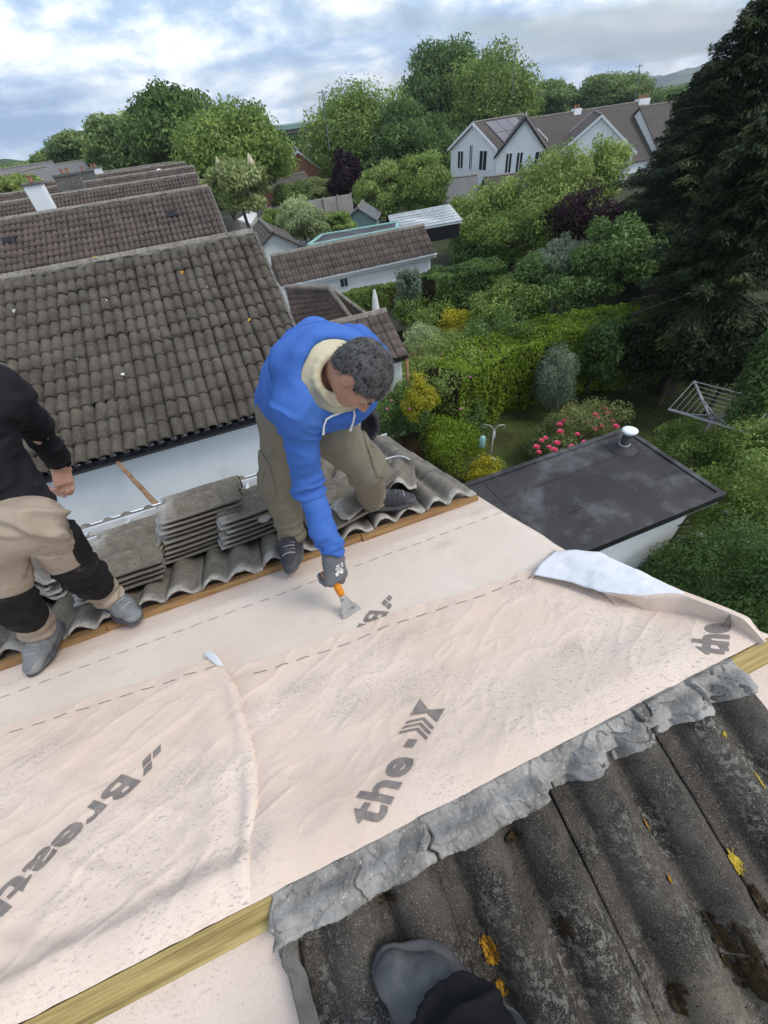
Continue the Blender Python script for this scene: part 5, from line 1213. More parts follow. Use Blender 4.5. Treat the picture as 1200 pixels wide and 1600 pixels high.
M['roof_g'] = striped('distant grey tiles', (0.10, 0.10, 0.10), (0.2, 0.2, 0.2), 3.2)

def at_w(u, v, y): p = hity(u, v, y); return p
# white gabled houses on the right
c = at_w(748, 235, 46); sc_ = lambda p: depth(p)/FPX
def white_house(u_l, u_r, v_apex, v_eave, y, depth_len, rot, label, cat='house', over=.4, **k):
    a = at_w((u_l+u_r)/2, v_apex, y); e = at_w((u_l+u_r)/2, v_eave, y); Wd_ = at_w(u_r, v_eave, y)[0]-at_w(u_l, v_eave, y)[0]
    return a, e, Wd_
# gable-end houses: ridge runs away from the viewer (along y), gable faces us
def gable_facing(u_l, u_r, v_apex, v_eave, y, dl, label, mr, barge, wins=(), extra=0, **k):
    a, e, Wd_ = white_house(u_l, u_r, v_apex, v_eave, y, dl, 0, label)
    rot = R_(90)+extra; cx, cy = a[0]+math.cos(rot)*dl/2, y+math.sin(rot)*dl/2
    W2 = [('x-', x, e[2]+z, w_, h_) for x, z, w_, h_ in wins]
    return gable('house', label, 'house', (cx, cy), rot, dl, Wd_, e[2], a[2]-e[2], M['wall_w'], mr, barge=barge, wins=W2, zb=-14, **k)
ap_ = at_w(741, 192, 45); ea_ = at_w(720, 234, 45); rt_ = R_(12); L1 = 6.0
h1_, W1 = gable('house', 'white rendered house with solar panels on its brown roof', 'house', (ap_[0]+math.cos(rt_)*L1/2, ap_[1]+math.sin(rt_)*L1/2), rt_, L1, 6.4, ea_[2]-.1, ap_[2]-ea_[2], M['wall_w'], M['roof_d'], barge=M['white_pvc'], zb=-14,
      wins=(('x-', 1.7, ea_[2]-.9, .9, 1.4), ('x-', -1.5, ea_[2]-.9, 1.1, 1.5), ('x-', .2, ea_[2]-.7, .5, 1.9), ('y-', -1.6, ea_[2]-1.1, .8, 1.2)))
sp = MB(); kk = (ap_[2]-ea_[2])/3.2; zt = ap_[2]-.1
for i in range(3):
    for j in range(2):
        x = -1.9+i*1.32; y0 = -.35-j*1.4
        V = [W1(x+a_, y0-b_, zt+c_+.17-kk*abs(y0-b_)) for c_ in (0, .05) for a_, b_ in ((0, 0), (1.26, 0), (1.26, 1.34), (0, 1.34))]
        sp.add(V, [(3, 2, 1, 0), (4, 5, 6, 7), (0, 1, 5, 4), (1, 2, 6, 5), (2, 3, 7, 6), (3, 0, 4, 7)])
sp.build('solar_panels', M['solar'], h1_)
gable_facing(790, 852, 186, 238, 38.5, 6, 'white gabled house front with dark bargeboards and paired windows', M['roof_d'], M['black_pvc'], wins=((1.0, -.6, .6, 1.4), (.1, -.6, .6, 1.4), (-1.5, -.6, .8, 1.3)), extra=-.62)
gable_facing(895, 985, 182, 240, 41, 7, 'white gabled house half hidden behind the pale green tree', M['roof_d'], M['white_pvc'], extra=-.62)
# long roofs behind
pa, pb = at_w(818, 184, 49), at_w(935, 171, 49)
def long_roof(u0, v0, u1, v1, y, drop, label, chim=()):
    a, b_ = at_w(u0, v0, y), at_w(u1, v1, y); cx = (a[0]+b_[0])/2; zt = (a[2]+b_[2])/2; Lx = b_[0]-a[0]; hy = 5.6
    return gable('house', label, 'house', (cx, y), 0, Lx, 2*hy, zt-drop, drop, M['wall_w'], M['roof_d'], zb=-14, chim=chim)
long_roof(828, 183, 1000, 166, 50, 4.2, 'long brown tiled roof in the middle of the right hand terrace with orange chimney pots', chim=((-1.5, 0, .9, .35, 2), (7.6, 0, 1.5, .35, 4)))
long_roof(1002, 167, 1100, 156, 48, 4.6, 'brown tiled roof at the right end of the terrace beside the conifers')
for (u, v, y, lab, mr) in ((702, 282, 41, 'low grey lean-to roof beside the white solar house', 'roof_g'), (800, 275, 38, 'low brown rear roof in front of the white gabled house', 'roof_d')):
    p = at_w(u, v, y); gable('house_extension', lab, 'extension', (p[0], y), -.3, 4.5, 3.4, p[2]-1.2, 1.2, M['wall_cream'], M[mr], zb=-12)
# brick house and the flat topped block on the horizon
p = at_w(470, 232, 66); gable('brick_house', 'red brick house with white bargeboards among the trees', 'house', (p[0], 69), R_(80), 8, 5.2, p[2]-2.2, 2.0, M['brick'], M['roof_d'], barge=M['white_pvc'], zb=-15,
      wins=(('x-', 1.5, p[2]-4.0, 1., 1.4), ('x-', -.1, p[2]-4.1, 1., 1.4), ('x-', -1.7, p[2]-4.1, 1., 1.4)))
p = at_w(447, 283, 58); gable('outbuilding', 'small brown roofed garage in front of the brick house', 'garage', (p[0], 58), .25, 4.6, 4, p[2]-.9, 1.2, M['brick'], M['roof_d'], zb=-14)
p = at_w(445, 203, 110); b = MB(); b.box(p[0]-6, p[0]+5, 110, 120, -14, p[2]); fb = thing('office_block', 'flat topped pale block on the skyline behind the trees', 'building', (p[0], 110, -14)); b.build('wall', M['conc'], fb)
b = MB(); b.box(p[0]-6.6, p[0]+5.6, 109, 121, p[2]+.01, p[2]+.7); b.build('roof', M['shedgreen'], fb); b = MB(); b.box(p[0]-5, p[0]+4, 109.9, 109.99, p[2]-2.2, p[2]-.6); b.build('window', M['glass'], fb)
for i, (u, v, y, w_, lab) in enumerate(((8, 268, 60, 7, 'grey roofed house at the far left edge'), (42, 266, 70, 6, 'small brown house between the far left roofs'), (68, 264, 66, 6, 'pale fronted house with rooflights far left'), (20, 276, 50, 6, 'low roof at the left edge beyond the chimney'))):
    p = at_w(u, v, y); gable('house', lab, 'house', (p[0], y+3), R_(70) if i % 2 else R_(20), 7, w_, p[2]-1.9, 1.9, M['brick'] if i == 1 else M['wall_cream'], M['roof_g'], zb=-13)

# ---------------------------------------------------------------- extensions and garden buildings
def tiled_roof(root, yr, zr, x0, x1, run, rise, m, seed, name='roof_tiles'):
    th = math.atan2(rise, run); c, s_ = math.cos(th), math.sin(th); Ls = math.hypot(run, rise); nc = max(1, round(Ls/.33)); ncol = max(1, round((x1-x0)/.3))
    f = lambda a, s, h: np.stack([a, yr-s*c-h*s_, zr-s*s_+h*c], -1)
    V, F, W = tile_field(f, x0, ncol, .02, nc, gauge=Ls/nc, length=Ls/nc*1.15, nu=9, nd=2, thick=.02, h0=.02, jit=.004, seed=seed, width=(x1-x0)/ncol); nmesh(name, V, F, m, root, smooth=True)
    b = MB(); b.prism([(x1, yr, zr), (x1, yr-run, zr-rise), (x1, yr-run, zr-rise-.1), (x1, yr+run, zr-rise-.1), (x1, yr+run, zr-rise)], (x0-x1, 0, 0)); b.build('roof_frame', m, root)
    b = MB(); b.tube([(x0, yr, zr+.03), (x1, yr, zr+.03)], .10, 8); b.build('ridge_tiles', M['ridge'], root)
# long outbuilding
zr = -4.2; A = hitz(420, 398, zr); B = hitz(670, 357, zr); yr_ = (A[1]+B[1])/2; E2 = hitz(688, 397, zr*B[0]/hitz(688, 397, zr)[0])
rise = zr-(-4.98); run = 1.15
ob = thing('outbuilding', 'long white garage with brown tiled roof and one tiny window', 'garage', (5.5, yr_-run, G))
tiled_roof(ob, yr_, zr, A[0], B[0], run, .80, M['tile_nb2'], 31)
b = MB(); b.box(A[0]+.1, B[0]-.15, yr_-run+.18, yr_+run-.1, G-.5, zr-.83); b.build('wall', M['wall_w'], ob)
b = MB(); b.box(A[0], B[0]+.04, yr_-run-.02, yr_-run+.04, zr-1.0, zr-.81); b.build('fascia', M['white_pvc'], ob); gutter(A[0], B[0]+.06, yr_-run-.09, zr-.84, .06, 'gutter', M['white_pvc'], ob, n=3)
p = hity(537, 441, yr_-run+.17); b = MB(); b.box(p[0]-.22, p[0]+.22, yr_-run+.12, yr_-run+.178, p[2]-.2, p[2]+.2); wn = b.build('window', M['white_pvc'], ob); b = MB(); b.box(p[0]-.16, p[0]-.01, yr_-run+.10, yr_-run+.118, p[2]-.15, p[2]+.15); b.box(p[0]+.02, p[0]+.16, yr_-run+.10, yr_-run+.118, p[2]-.15, p[2]+.15); b.build('pane', M['glass'], wn)
# extension behind the nearest neighbour (rooflight, hipped corner)
zx = -3.75; A = hitz(447, 452, zx); B = hitz(514, 452, zx); ex = thing('house_extension', 'hip cornered brown tiled extension with a pale rooflight', 'extension', (2.2, B[1]-1, G))
Ce = hitz(572, 494, -4.75); De = hitz(470, 520, -4.9)
y1_ = A[1]; 
th_ = .42
def skew_roof(root, P00, P10, P01, P11, nc, ncou, m, seed):
    """tiles over a quad: P00-P10 top edge, P01-P11 bottom edge"""
    P00, P10, P01, P11 = map(lambda q: np.array(q, float), (P00, P10, P01, P11)); nr = unit(np.cross(P10-P00, P01-P00)); nr = nr if nr[2] > 0 else -nr
    f = lambda a, s, h: (P00*(1-a)[:, None]*(1-s)[:, None]+P10*a[:, None]*(1-s)[:, None]+P01*(1-a)[:, None]*s[:, None]+P11*a[:, None]*s[:, None]+nr*h[:, None])
    V, F, W = tile_field(f, 0, nc, 0, ncou, gauge=1/ncou, length=1.1/ncou, nu=9, nd=2, thick=.02, jit=.0, seed=seed, width=1/nc, h0=.02); return nmesh('roof_tiles', V, F, m, root, smooth=True)
C_ = hitz(573, 494, -4.45); D_ = hitz(462, 522, -4.62); Mx_ = hitz(548, 498, -4.5)
o_ = skew_roof(ex, A, B, D_, Mx_, 14, 8, M['tile_nb2'], 33)
o2 = skew_roof(ex, B, B+[0.05, 0, 0], C_, Mx_, 6, 8, M['tile_nb2'], 34)
b = MB(); b.tube([B+[0, 0, .05], Mx_+[0, 0, .05]], .08, 8); b.tube([A+[0, 0, .05], B+[0, 0, .05]], .08, 8); b.tube([B+[.04, 0, .05], C_+[0, 0, .05]], .06, 6); b.build('hip_tiles', M['ridge'], ex)
q = [hitz(458, 455, -3.84), hitz(476, 454, -3.82), hitz(512, 474, -4.16), hitz(492, 474, -4.17)]
b = MB(); b.prism([p+[0, 0, .06] for p in q][::-1], (0, 0, .06)); rl = b.build('rooflight', M['white_pvc'], ex)
qc = sum(q)/4; b = MB(); b.prism([qc+(p-qc)*.78+[0, 0, .122] for p in q][::-1], (0, 0, .008)); b.build('pane', M['corr'], rl)
b = MB(); q_ = [A-[0, 0, .2], B-[0, 0, .2], C_-[0, 0, .15], Mx_-[0, 0, .15], D_-[0, 0, .15]]; q_ = [sum(q_)/5*.04+p*.96 for p in q_]; b.prism([np.array([p[0], p[1], -4.9]) for p in q_][::-1], (0, 0, G+4.9)); b.build('wall', M['wall_w'], ex)
# nearer low extension with white wall
zl = -4.0; A = hitz(470, 520, zl); B = hitz(604, 489, zl); run_, rise_ = 1.35, .62; lo_ = thing('house_extension', 'small tiled extension with white wall right of the blue worker\'s head', 'extension', (B[0], A[1]-1, G))
yy = (A[1]+B[1])/2
tiled_roof(lo_, yy, zl, .86, B[0], run_, rise_, M['tile_nb2'], 35)
b = MB(); b.box(.86, B[0]-.12, yy-run_+.15, yy+run_-.1, G, zl-rise_-.11); b.build('wall', M['wall_w'], lo_)
b = MB(); b.box(.86, B[0]+.02, yy-run_-.02, yy-run_+.03, zl-rise_-.14, zl-rise_+.0); b.build('fascia', M['black_pvc'], lo_)
b = MB(); b.tube([(B[0]-.05, yy-run_-.05, zl-rise_-.1), (B[0]-.05, yy-run_-.05, G)], .045, 8); b.build('downpipe', M['wood_brown'], lo_, smooth=True)
# teal edged flat roof, corrugated roof, green shed, little tiled lean-to
def slab_building(name, label, cat, quad, z, drop, mroof, mwall, edge=None, group=None, lift=.0, th=.12):
    P = [np.array(hitz(u, v, z if not isinstance(z, (list, tuple)) else z[i])) for i, (u, v) in enumerate(quad)]; c = sum(P)/4
    r = thing(name, label, cat, (c[0], c[1], c[2]-drop), group)
    b = MB(); b.prism([p for p in P][::-1], (0, 0, th)); rf = b.build('roof', mroof, r)
    b = MB(); b.prism([c*[1, 1, 0]+(p-c)*[.94, .94, 0]+[0, 0, c[2]-drop] for p in P][::-1], (0, 0, drop-.003+min(0, min(p[2] for p in P)-c[2]))); b.build('wall', mwall, r)
    if edge:
        for i in range(4):
            b = MB(); b.bar(P[i]+[0, 0, th*.6], P[(i+1) % 4]+[0, 0, th*.6], .14, th*1.5); b.build('edge_trim', edge, rf)
    return r, P
slab_building('outbuilding', 'flat garden room with teal roof edging behind the long garage', 'garden room', ((482, 389), (504, 372), (622, 352), (620, 362)), -4.3, 2.6, M['felt'], M['shedgreen'], M['teal'])
cr, P = slab_building('outbuilding', 'open shed with shiny white corrugated roof', 'shed', ((607, 342), (702, 324), (722, 348), (618, 366)), [-4.5, -4.5, -5.2, -5.2], 1.0, M['corr'], M['black_pvc'])
b = MB()
for k in range(26):
    t = k/25; a_ = P[0]*(1-t)+P[1]*t; d_ = P[3]*(1-t)+P[2]*t; b.bar(a_+[0, 0, .135], d_+[0, 0, .135], .05, .03)
for k in range(7):
    t = k/6; b.bar((P[0]*(1-t)+P[3]*t)+[0, 0, .13], (P[1]*(1-t)+P[2]*t)+[0, 0, .13], .05, .035)
b.build('corrugation', M['corr'], cr)
p = hitz(566, 345, -7.0); gable('garden_shed', 'pale green wooden shed with grey pitched roof', 'shed', (p[0], p[1]), R_(62), 2.6, 2.5, -6.75, .75, M['shedgreen'], M['slate'], zb=-8.8, wins=(('x-', .4, -7.3, .5, .7),))
p = hitz(425, 375, -5.0); gable('outbuilding', 'little dark tiled lean-to at the end of the long garage', 'outbuilding', (p[0], p[1]+1.2), R_(90), 4.2, 2.4, -5.3, .7, M['wall_w'], M['roof_d'], zb=-8)
p = hitz(388, 340, -6.2); slab_building('outbuilding', 'small pale flat shed beside the feathery plant', 'shed', ((372, 345), (392, 332), (402, 336), (392, 352)), -6.0, 1.6, M['white_pvc'], M['conc'])
# walls, fences
def wall_run(name, label, cat, pts, z, h_, th_, m, posts=0, group=None):
    P = [hitz(u, v, z) for u, v in pts]; r = thing(name, label, cat, (P[0][0], P[0][1], z-h_), group); b = MB()
    for i, (a_, d_) in enumerate(zip(P[:-1], P[1:])): b.bar(a_-[0, 0, h_/2+.003*i], d_-[0, 0, h_/2+.003*i], th_, h_)
    b.build('panel' if 'fence' in name else 'masonry', m, r)
    if posts:
        n_ = posts; a_, d_ = P[0], P[-1]
        for k in range(n_): q = a_*(1-k/(n_-1))+d_*(k/(n_-1)); b = MB(); b.box(q[0]-.07, q[0]+.07, q[1]-.09, q[1]+.07, z-h_, z+.1); b.build('post', m, r)
    return r
wall_run('garden_wall', 'long pale concrete wall across the far gardens', 'wall', ((372, 333), (455, 318), (548, 303)), -6.3, 2.0, .2, M['conc'], 9)
wall_run('garden_wall', 'second pale wall behind the far garden hedge', 'wall', ((300, 352), (470, 312)), -7.0, 1.6, .2, M['conc'])
wall_run('garden_wall', 'cream wall half covered in ivy behind the umbrella', 'wall', ((520, 462), (642, 438), (668, 430)), -5.3, 1.9, .2, M['wall_cream'])
wall_run('wooden_fence', 'low wooden fence in front of the green shed', 'fence', ((505, 372), (600, 352)), -6.5, 1.2, .06, M['fence'], 9)
wall_run('wooden_fence', 'dark slatted fence left of the long garage', 'fence', ((438, 383), (482, 376)), -5.6, 1.2, .06, M['slate'], 4)
wall_run('wooden_fence', 'brown fence corner below the white extension wall', 'fence', ((622, 560), (690, 535)), -6.0, 1.2, .06, M['brownfence'], 3)
p = hitz(705, 500, -6.6)
# umbrella
p = hitz(584, 447, -4.6); um = thing('parasol', 'closed white garden parasol standing by the ivy wall', 'parasol', (p[0], p[1], G))
b = MB(); b.lathe((p[0], p[1], p[2]-1.75), [(.02, 0), (.17, .02), (.20, .25), (.15, .9), (.09, 1.4), (.04, 1.62), (.01, 1.66)], 9); b.build('canopy', M['white'], um); b = MB(); b.tube([(p[0], p[1], G), (p[0], p[1], p[2]+.06)], .025, 8); b.build('pole', M['slate'], um)
b = MB(); b.lathe((p[0], p[1], G), [(.28, 0), (.28, .06), (.05, .1)], 16); b.build('base', M['slate'], um)

# ---------------------------------------------------------------- the flat roofed outbuilding
zf = -4.9; Q = [hitz(745, 752, zf), hitz(968, 671, zf), hitz(1138, 771, zf), hitz(900, 872, zf)]
x0, x1 = 1.2, (Q[1][0]+Q[2][0])/2+.03; y1, y0 = (Q[0][1]+Q[1][1])/2, Q[2][1]
fr_ = thing('flat_roof_outbuilding', 'white walled outbuilding with puddled black felt flat roof', 'outbuilding', ((x0+x1)/2, y0, G))
def felt(a, q): return np.stack([a, q, zf-.02*sst(.25, 0, np.hypot((a-4.1)/1.0, (q-3.0)/.7))+.012*fbm(np.stack([a*1.2, q*1.2, a*0], -1), 3, 4)+.006*(np.abs(((q-y0)/.98) % 1-.5) > .49)], -1)
P, F = grid(felt, np.linspace(x0, x1, 90), np.linspace(y0, y1, 60)); nmesh('roof_felt', P, F, M['felt'], fr_, smooth=True)
b = MB(); b.box(x0, x1, y0, y1, zf-.14, zf-.035); b.build('roof_edge', M['black_pvc'], fr_)
b = MB(); b.bar((x0, y0+.04, zf+.012), (x1, y0+.04, zf+.012), .09, .03); b.bar((x0, y1-.04, zf+.012), (x1, y1-.04, zf+.012), .09, .03); b.bar((x1-.04, y0+.09, zf+.011), (x1-.04, y1-.09, zf+.011), .09, .03); b.build('kerb', M['felt'], fr_)
for k in range(1, 3):
    b = MB(); yy_ = y0+(y1-y0)*k/3+.05*k; b.bar((x0, yy_, zf+.004), (x1-.1, yy_+.02, zf+.004), .03, .004); b.build('felt_lap', M['felt'], fr_)
b = MB(); b.bar((x0+2.1, y0+.1, zf+.005), (x0+2.0, y1-.1, zf+.005), .03, .004); b.build('felt_lap', M['felt'], fr_)
b = MB(); b.box(x0, x1-.34, y0+.16, y1-.16, G, zf-.145); b.build('wall', M['wall_w'], fr_)
b = MB(); b.box(x0, x1-.02, y0+.02, y0+.157, zf-.19, zf-.143); b.build('soffit', M['white_pvc'], fr_)
vp = hitz(973, 700, zf); b = MB(); b.lathe((vp[0], vp[1], zf-.01), [(.33, 0), (.22, .03), (.15, .08), (.085, .10), (.085, .34)], 24); vt = b.build('vent_pipe', M['felt'], fr_, smooth=True)
b = MB(); b.lathe((vp[0], vp[1], zf+.325), [(.09, 0), (.09, .04), (.125, .045), (.135, .07), (.10, .09), (.02, .095)], 24); b.build('vent_cap', M['wall_w'], vt, smooth=True); b = MB(); b.lathe((vp[0], vp[1], zf+.09), [(.095, 0), (.095, .02)], 20); b.build('collar', M['alu'], vt)
# hanging basket on a wall bracket
wp = (x1-.34, y0+.5, -5.75); hb_ = thing('hanging_basket', 'dark hanging basket on a scrolled bracket by the white wall', 'hanging basket', (x1-.02, y0+.35, -6.35))
bx_ = hitz(1072, 855, -5.95); b = MB(); c0 = hitz(1058, 815, -5.6); b.tube([hitz(1085, 800, -5.6), hitz(1060, 822, -5.6), c0], .012, 6); b.tube([hitz(1060, 826, -5.7), hitz(1083, 828, -5.6), hitz(1062, 815, -5.6)], .010, 6); b.build('bracket', M['black_pvc'], hb_, smooth=True)
b = MB(); b.lathe(bx_-[0, 0, .18], [(.03, 0), (.13, .04), (.19, .12), (.21, .2)], 16); b.build('basket', M['black_pvc'], hb_, smooth=True); b = MB()
for k in range(3): a = k*2.1; b.tube([bx_+[.2*math.cos(a), .2*math.sin(a), .0], bx_+[0, 0, .42]], .006, 4)
b.build('chain', M['alu'], hb_)
# ---------------------------------------------------------------- rotary dryers
def rotary(name, label, pole_px, zt, rad, rot, tilt, parent=None, lines=9, m='galv'):
    p = hitz(pole_px[0], pole_px[1], zt); r = thing(name, label, 'clothes dryer', (p[0], p[1], G)); b = MB(); b.tube([(p[0], p[1], G), p+[0, 0, -.2]], .035, 8); b.build('pole', M['drygrey'], r, smooth=True)
    hub = p-[0, 0, .30]; tips = [p+np.array([math.cos(rot+k*math.pi/2)*rad, math.sin(rot+k*math.pi/2)*rad, tilt]) for k in range(4)]
    for t_ in tips:
        b = MB(); b.tube([hub, t_], .028, 7); b.build('arm', M['drygrey'], r, smooth=True); b = MB(); b.tube([p-[0, 0, .15], hub*.45+t_*.55], .014, 6); b.build('strut', M['drygrey'], r, smooth=True)
    for j in range(lines):
        f = .22+.78*j/(lines-1); b = MB(); q = [hub*(1-f)+t_*f for t_ in tips]; q = q+[q[0]]; b.tube(q, .007 if j < lines-1 else .014, 5); b.build('line', M['drygrey'], r)
    return r
rotary('rotary_dryer', 'open grey rotary clothes dryer standing in the dark garden', (1122, 640), -5.6, 1.12, R_(-22), .10, lines=7)
# bird feeder pole
p = hitz(772, 672, -5.8); bf = thing('bird_feeder', 'thin metal bird feeder pole with curled arms and green feeder', 'bird feeder', (p[0], p[1], G)); b = MB(); b.tube([(p[0], p[1], G), p], .018, 6)
for a in (0, 2.1, 4.2): d_ = np.array([math.cos(a), math.sin(a), 0]); b.tube([p, p+d_*.12+[0, 0, .1], p+d_*.28+[0, 0, .06], p+d_*.33, p+d_*.26-[0, 0, .04]], .010, 5)
b.build('pole', M['galv'], bf, smooth=True); b = MB(); b.lathe(p+[-.3, 0, -.38], [(.07, 0), (.075, .02), (.075, .26), (.02, .32)], 12); b.build('feeder', M['teal'], bf, smooth=True)
# aerials
for (u0, v0, u1, v1, y, lab) in ((503, 140, 505, 163, 48, 'thin aerial mast above the round tree'), (805, 70, 806, 90, 58, 'thin twiggy mast above the tallest tree'), (1000, 100, 997, 165, 50, 'thin leaning aerial above the terrace roof')):
    a, c_ = at_w(u0, v0, y), at_w(u1, v1, y); b = MB(); b.tube([c_-[0, 0, 3], a], .05, 5); b.bar(a-[.5, 0, .15], a+[.5, 0, -.15], .05, .05); b.build('aerial', M['slate'], None, label=lab, cat='aerial')
# ---------------------------------------------------------------- ground and hills
def gr(a, q): return np.stack([a, q, np.where(q > 20, G-.045*(np.minimum(q, 6000)-20), G)-.0*a+np.where(np.abs(q) < 40, .04*fbm(np.stack([a*.5, q*.5, a*0], -1), 3, 2), 0)], -1)
P, F = grid(gr, np.r_[-3000, -800, -200, np.linspace(-60, 80, 90), 200, 800, 3000], np.r_[-300, -60, np.linspace(-20, 60, 80), 100, 180, 260, 3800]); nmesh('ground', P, F, M['grass'], None, loc=(0, 0, G), smooth=True, kind='structure')
M['lawn'] = mat('dark mossy lawn', (0.036, 0.050, 0.010), (0.065, 0.082, 0.018), 3, .95, 1., 90, speck=[(0.09, 0.07, 0.04), (0.012, 0.012, 0.006)], sscale=30, sthr=.66, dirt=(0.035, 0.022, 0.012), dscale=1.0)
b = MB(); b.add([(3.4, 5.1, G+.05), (12.5, 1.5, G+.05), (13.2, 7.4, G+.05), (4.6, 10.6, G+.05)], [(0, 1, 2, 3)]); b.build('lawn', M['lawn'], None, kind='structure')
b = MB(); b.add([(1.3, 5.2, G+.045), (3.2, 5.2, G+.045), (4.0, 9.5, G+.045), (1.3, 9.5, G+.045)], [(0, 1, 2, 3)]); b.build('path', M['moss'], None, kind='structure')
b = MB(); P = [hitz(u, v, gz(40)+.03) for u, v in ((385, 345), (560, 310), (540, 303), (372, 332))]; b.add(P, [(0, 1, 2, 3)]); b.build('road', M['path'], None, kind='structure')
P = [hitz(u, v, G+.04) for u, v in ((625, 600), (668, 590), (650, 560), (622, 568))]; b = MB(); b.add(P, [(0, 1, 2, 3)]); b.build('patio', M['path'], None, kind='structure')
M['hill'] = mat('green hillside', (0.035, 0.065, 0.025), (0.10, 0.15, 0.05), .006, .95, dirt=(0.018, 0.036, 0.018), dscale=.012, dthr=(.46, .54))
M['hill2'] = mat('bare mountain', (0.06, 0.065, 0.06), (0.09, 0.09, 0.08), .01, .95)
def hill(name, m, pts, y, thick, seed, amp=8):
    xs, hs_ = [], []
    for u, v in pts: p = at_w(u, v, y); xs.append(p[0]); hs_.append(p[2])
    us = np.linspace(xs[0], xs[-1], 160); qs = np.linspace(0, 1, 30)
    def f(a, q):
        top = np.interp(a, xs, hs_)
        z = -150+(top+150)*np.sin(math.pi*np.clip(q, 0, 1))**.8+amp*fbm(np.stack([a/60, q*12, a*0+seed], -1), 4, seed)*np.sin(math.pi*q); return np.stack([a, y+(q-.5)*thick, z], -1)
    P, F = grid(f, us, qs); nmesh(name, P, F, m, None, smooth=True, kind='structure')
hill('hills', M['hill'], ((940, 175), (985, 150), (1010, 138), (1040, 124), (1062, 111), (1100, 106), (1150, 98), (1230, 84), (1400, 40)), 1500, 700, 3, 14)
hill('mountain', M['hill2'], ((975, 150), (995, 130), (1008, 119), (1014, 116), (1022, 121), (1040, 125), (1070, 130)), 2300, 500, 4, 10)
hill('hills', M['hill'], ((-260, 300), (-60, 266), (0, 250), (30, 250), (55, 253), (80, 244), (110, 238), (200, 236), (420, 225), (700, 200)), 420, 160, 5, 5)
# ================================================================ vegetation
LM = {
 'mid': leafmat('leaves mid green', (0.0765, 0.1347, 0.03468), (0.2955, 0.4012, 0.09907), (0.4869, 0.5777, 0.1486)),
 'dark': leafmat('leaves dark green', (0.04601, 0.09101, 0.02893), (0.161, 0.2577, 0.07522), (0.3452, 0.4551, 0.1447)),
 'deep': leafmat('needles very dark', (0.009, 0.016, 0.008), (0.036, 0.055, 0.021), (0.10, 0.13, 0.045), trans=.15),
 'light': leafmat('leaves light green', (0.1237, 0.1979, 0.04526), (0.3957, 0.4885, 0.144), (0.6429, 0.6614, 0.2674)),
 'lime': leafmat('leaves lime', (0.07965, 0.1401, 0.01274), (0.2549, 0.3623, 0.03505), (0.4142, 0.4941, 0.07965)),
 'yellow': leafmat('leaves yellow', (0.1305, 0.174, 0.0174), (0.609, 0.522, 0.0435), (0.8, 0.725, 0.087)),
 'blue': leafmat('leaves blue grey', (0.0905, 0.1281, 0.08337), (0.294, 0.3743, 0.2501), (0.4977, 0.5515, 0.4001)),
 'purple': leafmat('leaves purple', (0.014, 0.008, 0.012), (0.055, 0.028, 0.038), (0.09, 0.05, 0.055)),
 'olive': leafmat('leaves olive', (0.09528, 0.1403, 0.04287), (0.362, 0.421, 0.1667), (0.56, 0.665, 0.405)),
 'pale': leafmat('blossom and pale leaves', (0.1667, 0.234, 0.09526), (0.5239, 0.591, 0.3095), (0.7, 0.7, 0.7)),
 'rose': leafmat('rose leaves', (0.0786, 0.1274, 0.04287), (0.3144, 0.3398, 0.1191), (0.5763, 0.2831, 0.1667)),
 'far': leafmat('far leaves', (0.06741, 0.1187, 0.04514), (0.2547, 0.3493, 0.1161), (0.4494, 0.5239, 0.1935), nscale=.35),
}
M['pink'] = mat('pink petals', (0.82, 0.10, 0.22), (0.88, 0.22, 0.34), 30, .6); M['petal_w'] = mat('white petals', (0.8, 0.78, 0.72), None, rough=.6)
M['petal_p'] = mat('mauve petals', (0.6, 0.22, 0.38), None, rough=.6)
def leaf_quads(P, out, size, rng, aspect=.55, droop=0.0, jit=.9):
    n = len(P); nrm = out+rng.normal(0, jit, (n, 3)); nrm /= np.linalg.norm(nrm, axis=1)[:, None]+1e-9
    a = rng.normal(0, 1, (n, 3)); a[:, 2] -= droop; a -= nrm*(a*nrm).sum(1)[:, None]; a /= np.linalg.norm(a, axis=1)[:, None]+1e-9; b = np.cross(nrm, a)
    s = (size*rng.uniform(.6, 1.35, n))[:, None]
    V = np.stack([P-a*s*.5, P+b*s*aspect*.5+nrm*s*.08, P+a*s*.6-nrm*s*.08, P-b*s*aspect*.5+nrm*s*.08], 1).reshape(-1, 3)
    return V, np.arange(4*n).reshape(n, 4)
def crown_pts(c, r, ncl, n, seed, clr=.34, inner=.5, flat=0.0, outline=.25, lowcut=-.55):
    rng = np.random.RandomState(seed); c = np.array(c, float); r = np.array(r, float)
    d = rng.normal(0, 1, (ncl*3, 3)); d /= np.linalg.norm(d, axis=1)[:, None]; d = d[d[:, 2] > lowcut][:ncl]; ncl = len(d)
    rad = (inner+(1-inner)*rng.uniform(0, 1, ncl)**.6)*(1+outline*vnoise(d*1.9+seed)*1.2); cc = d*rad[:, None]
    cr = clr*rng.uniform(.55, 1.25, ncl); tone = rng.uniform(0, 1, ncl)
    k = rng.choice(ncl, n, p=cr**2/(cr**2).sum()); e = rng.normal(0, 1, (n, 3)); e /= np.linalg.norm(e, axis=1)[:, None]; e[:, 2] = np.where(e[:, 2] < -.2, e[:, 2]*.8, e[:, 2])
    q = .35+.75*rng.uniform(0, 1, n)**.7+np.abs(rng.normal(0, .16, n)); L_ = (cc[k]+e*(cr[k]*q)[:, None]*np.array([1, 1, .95]))
    P = c+L_*r; out = e*.7+L_*.3+np.array([0, 0, .25]); t = np.clip(.55*tone[k]+.45*rng.uniform(0, 1, n), 0, 1)
    return P, out, t, c+cc*r, cr
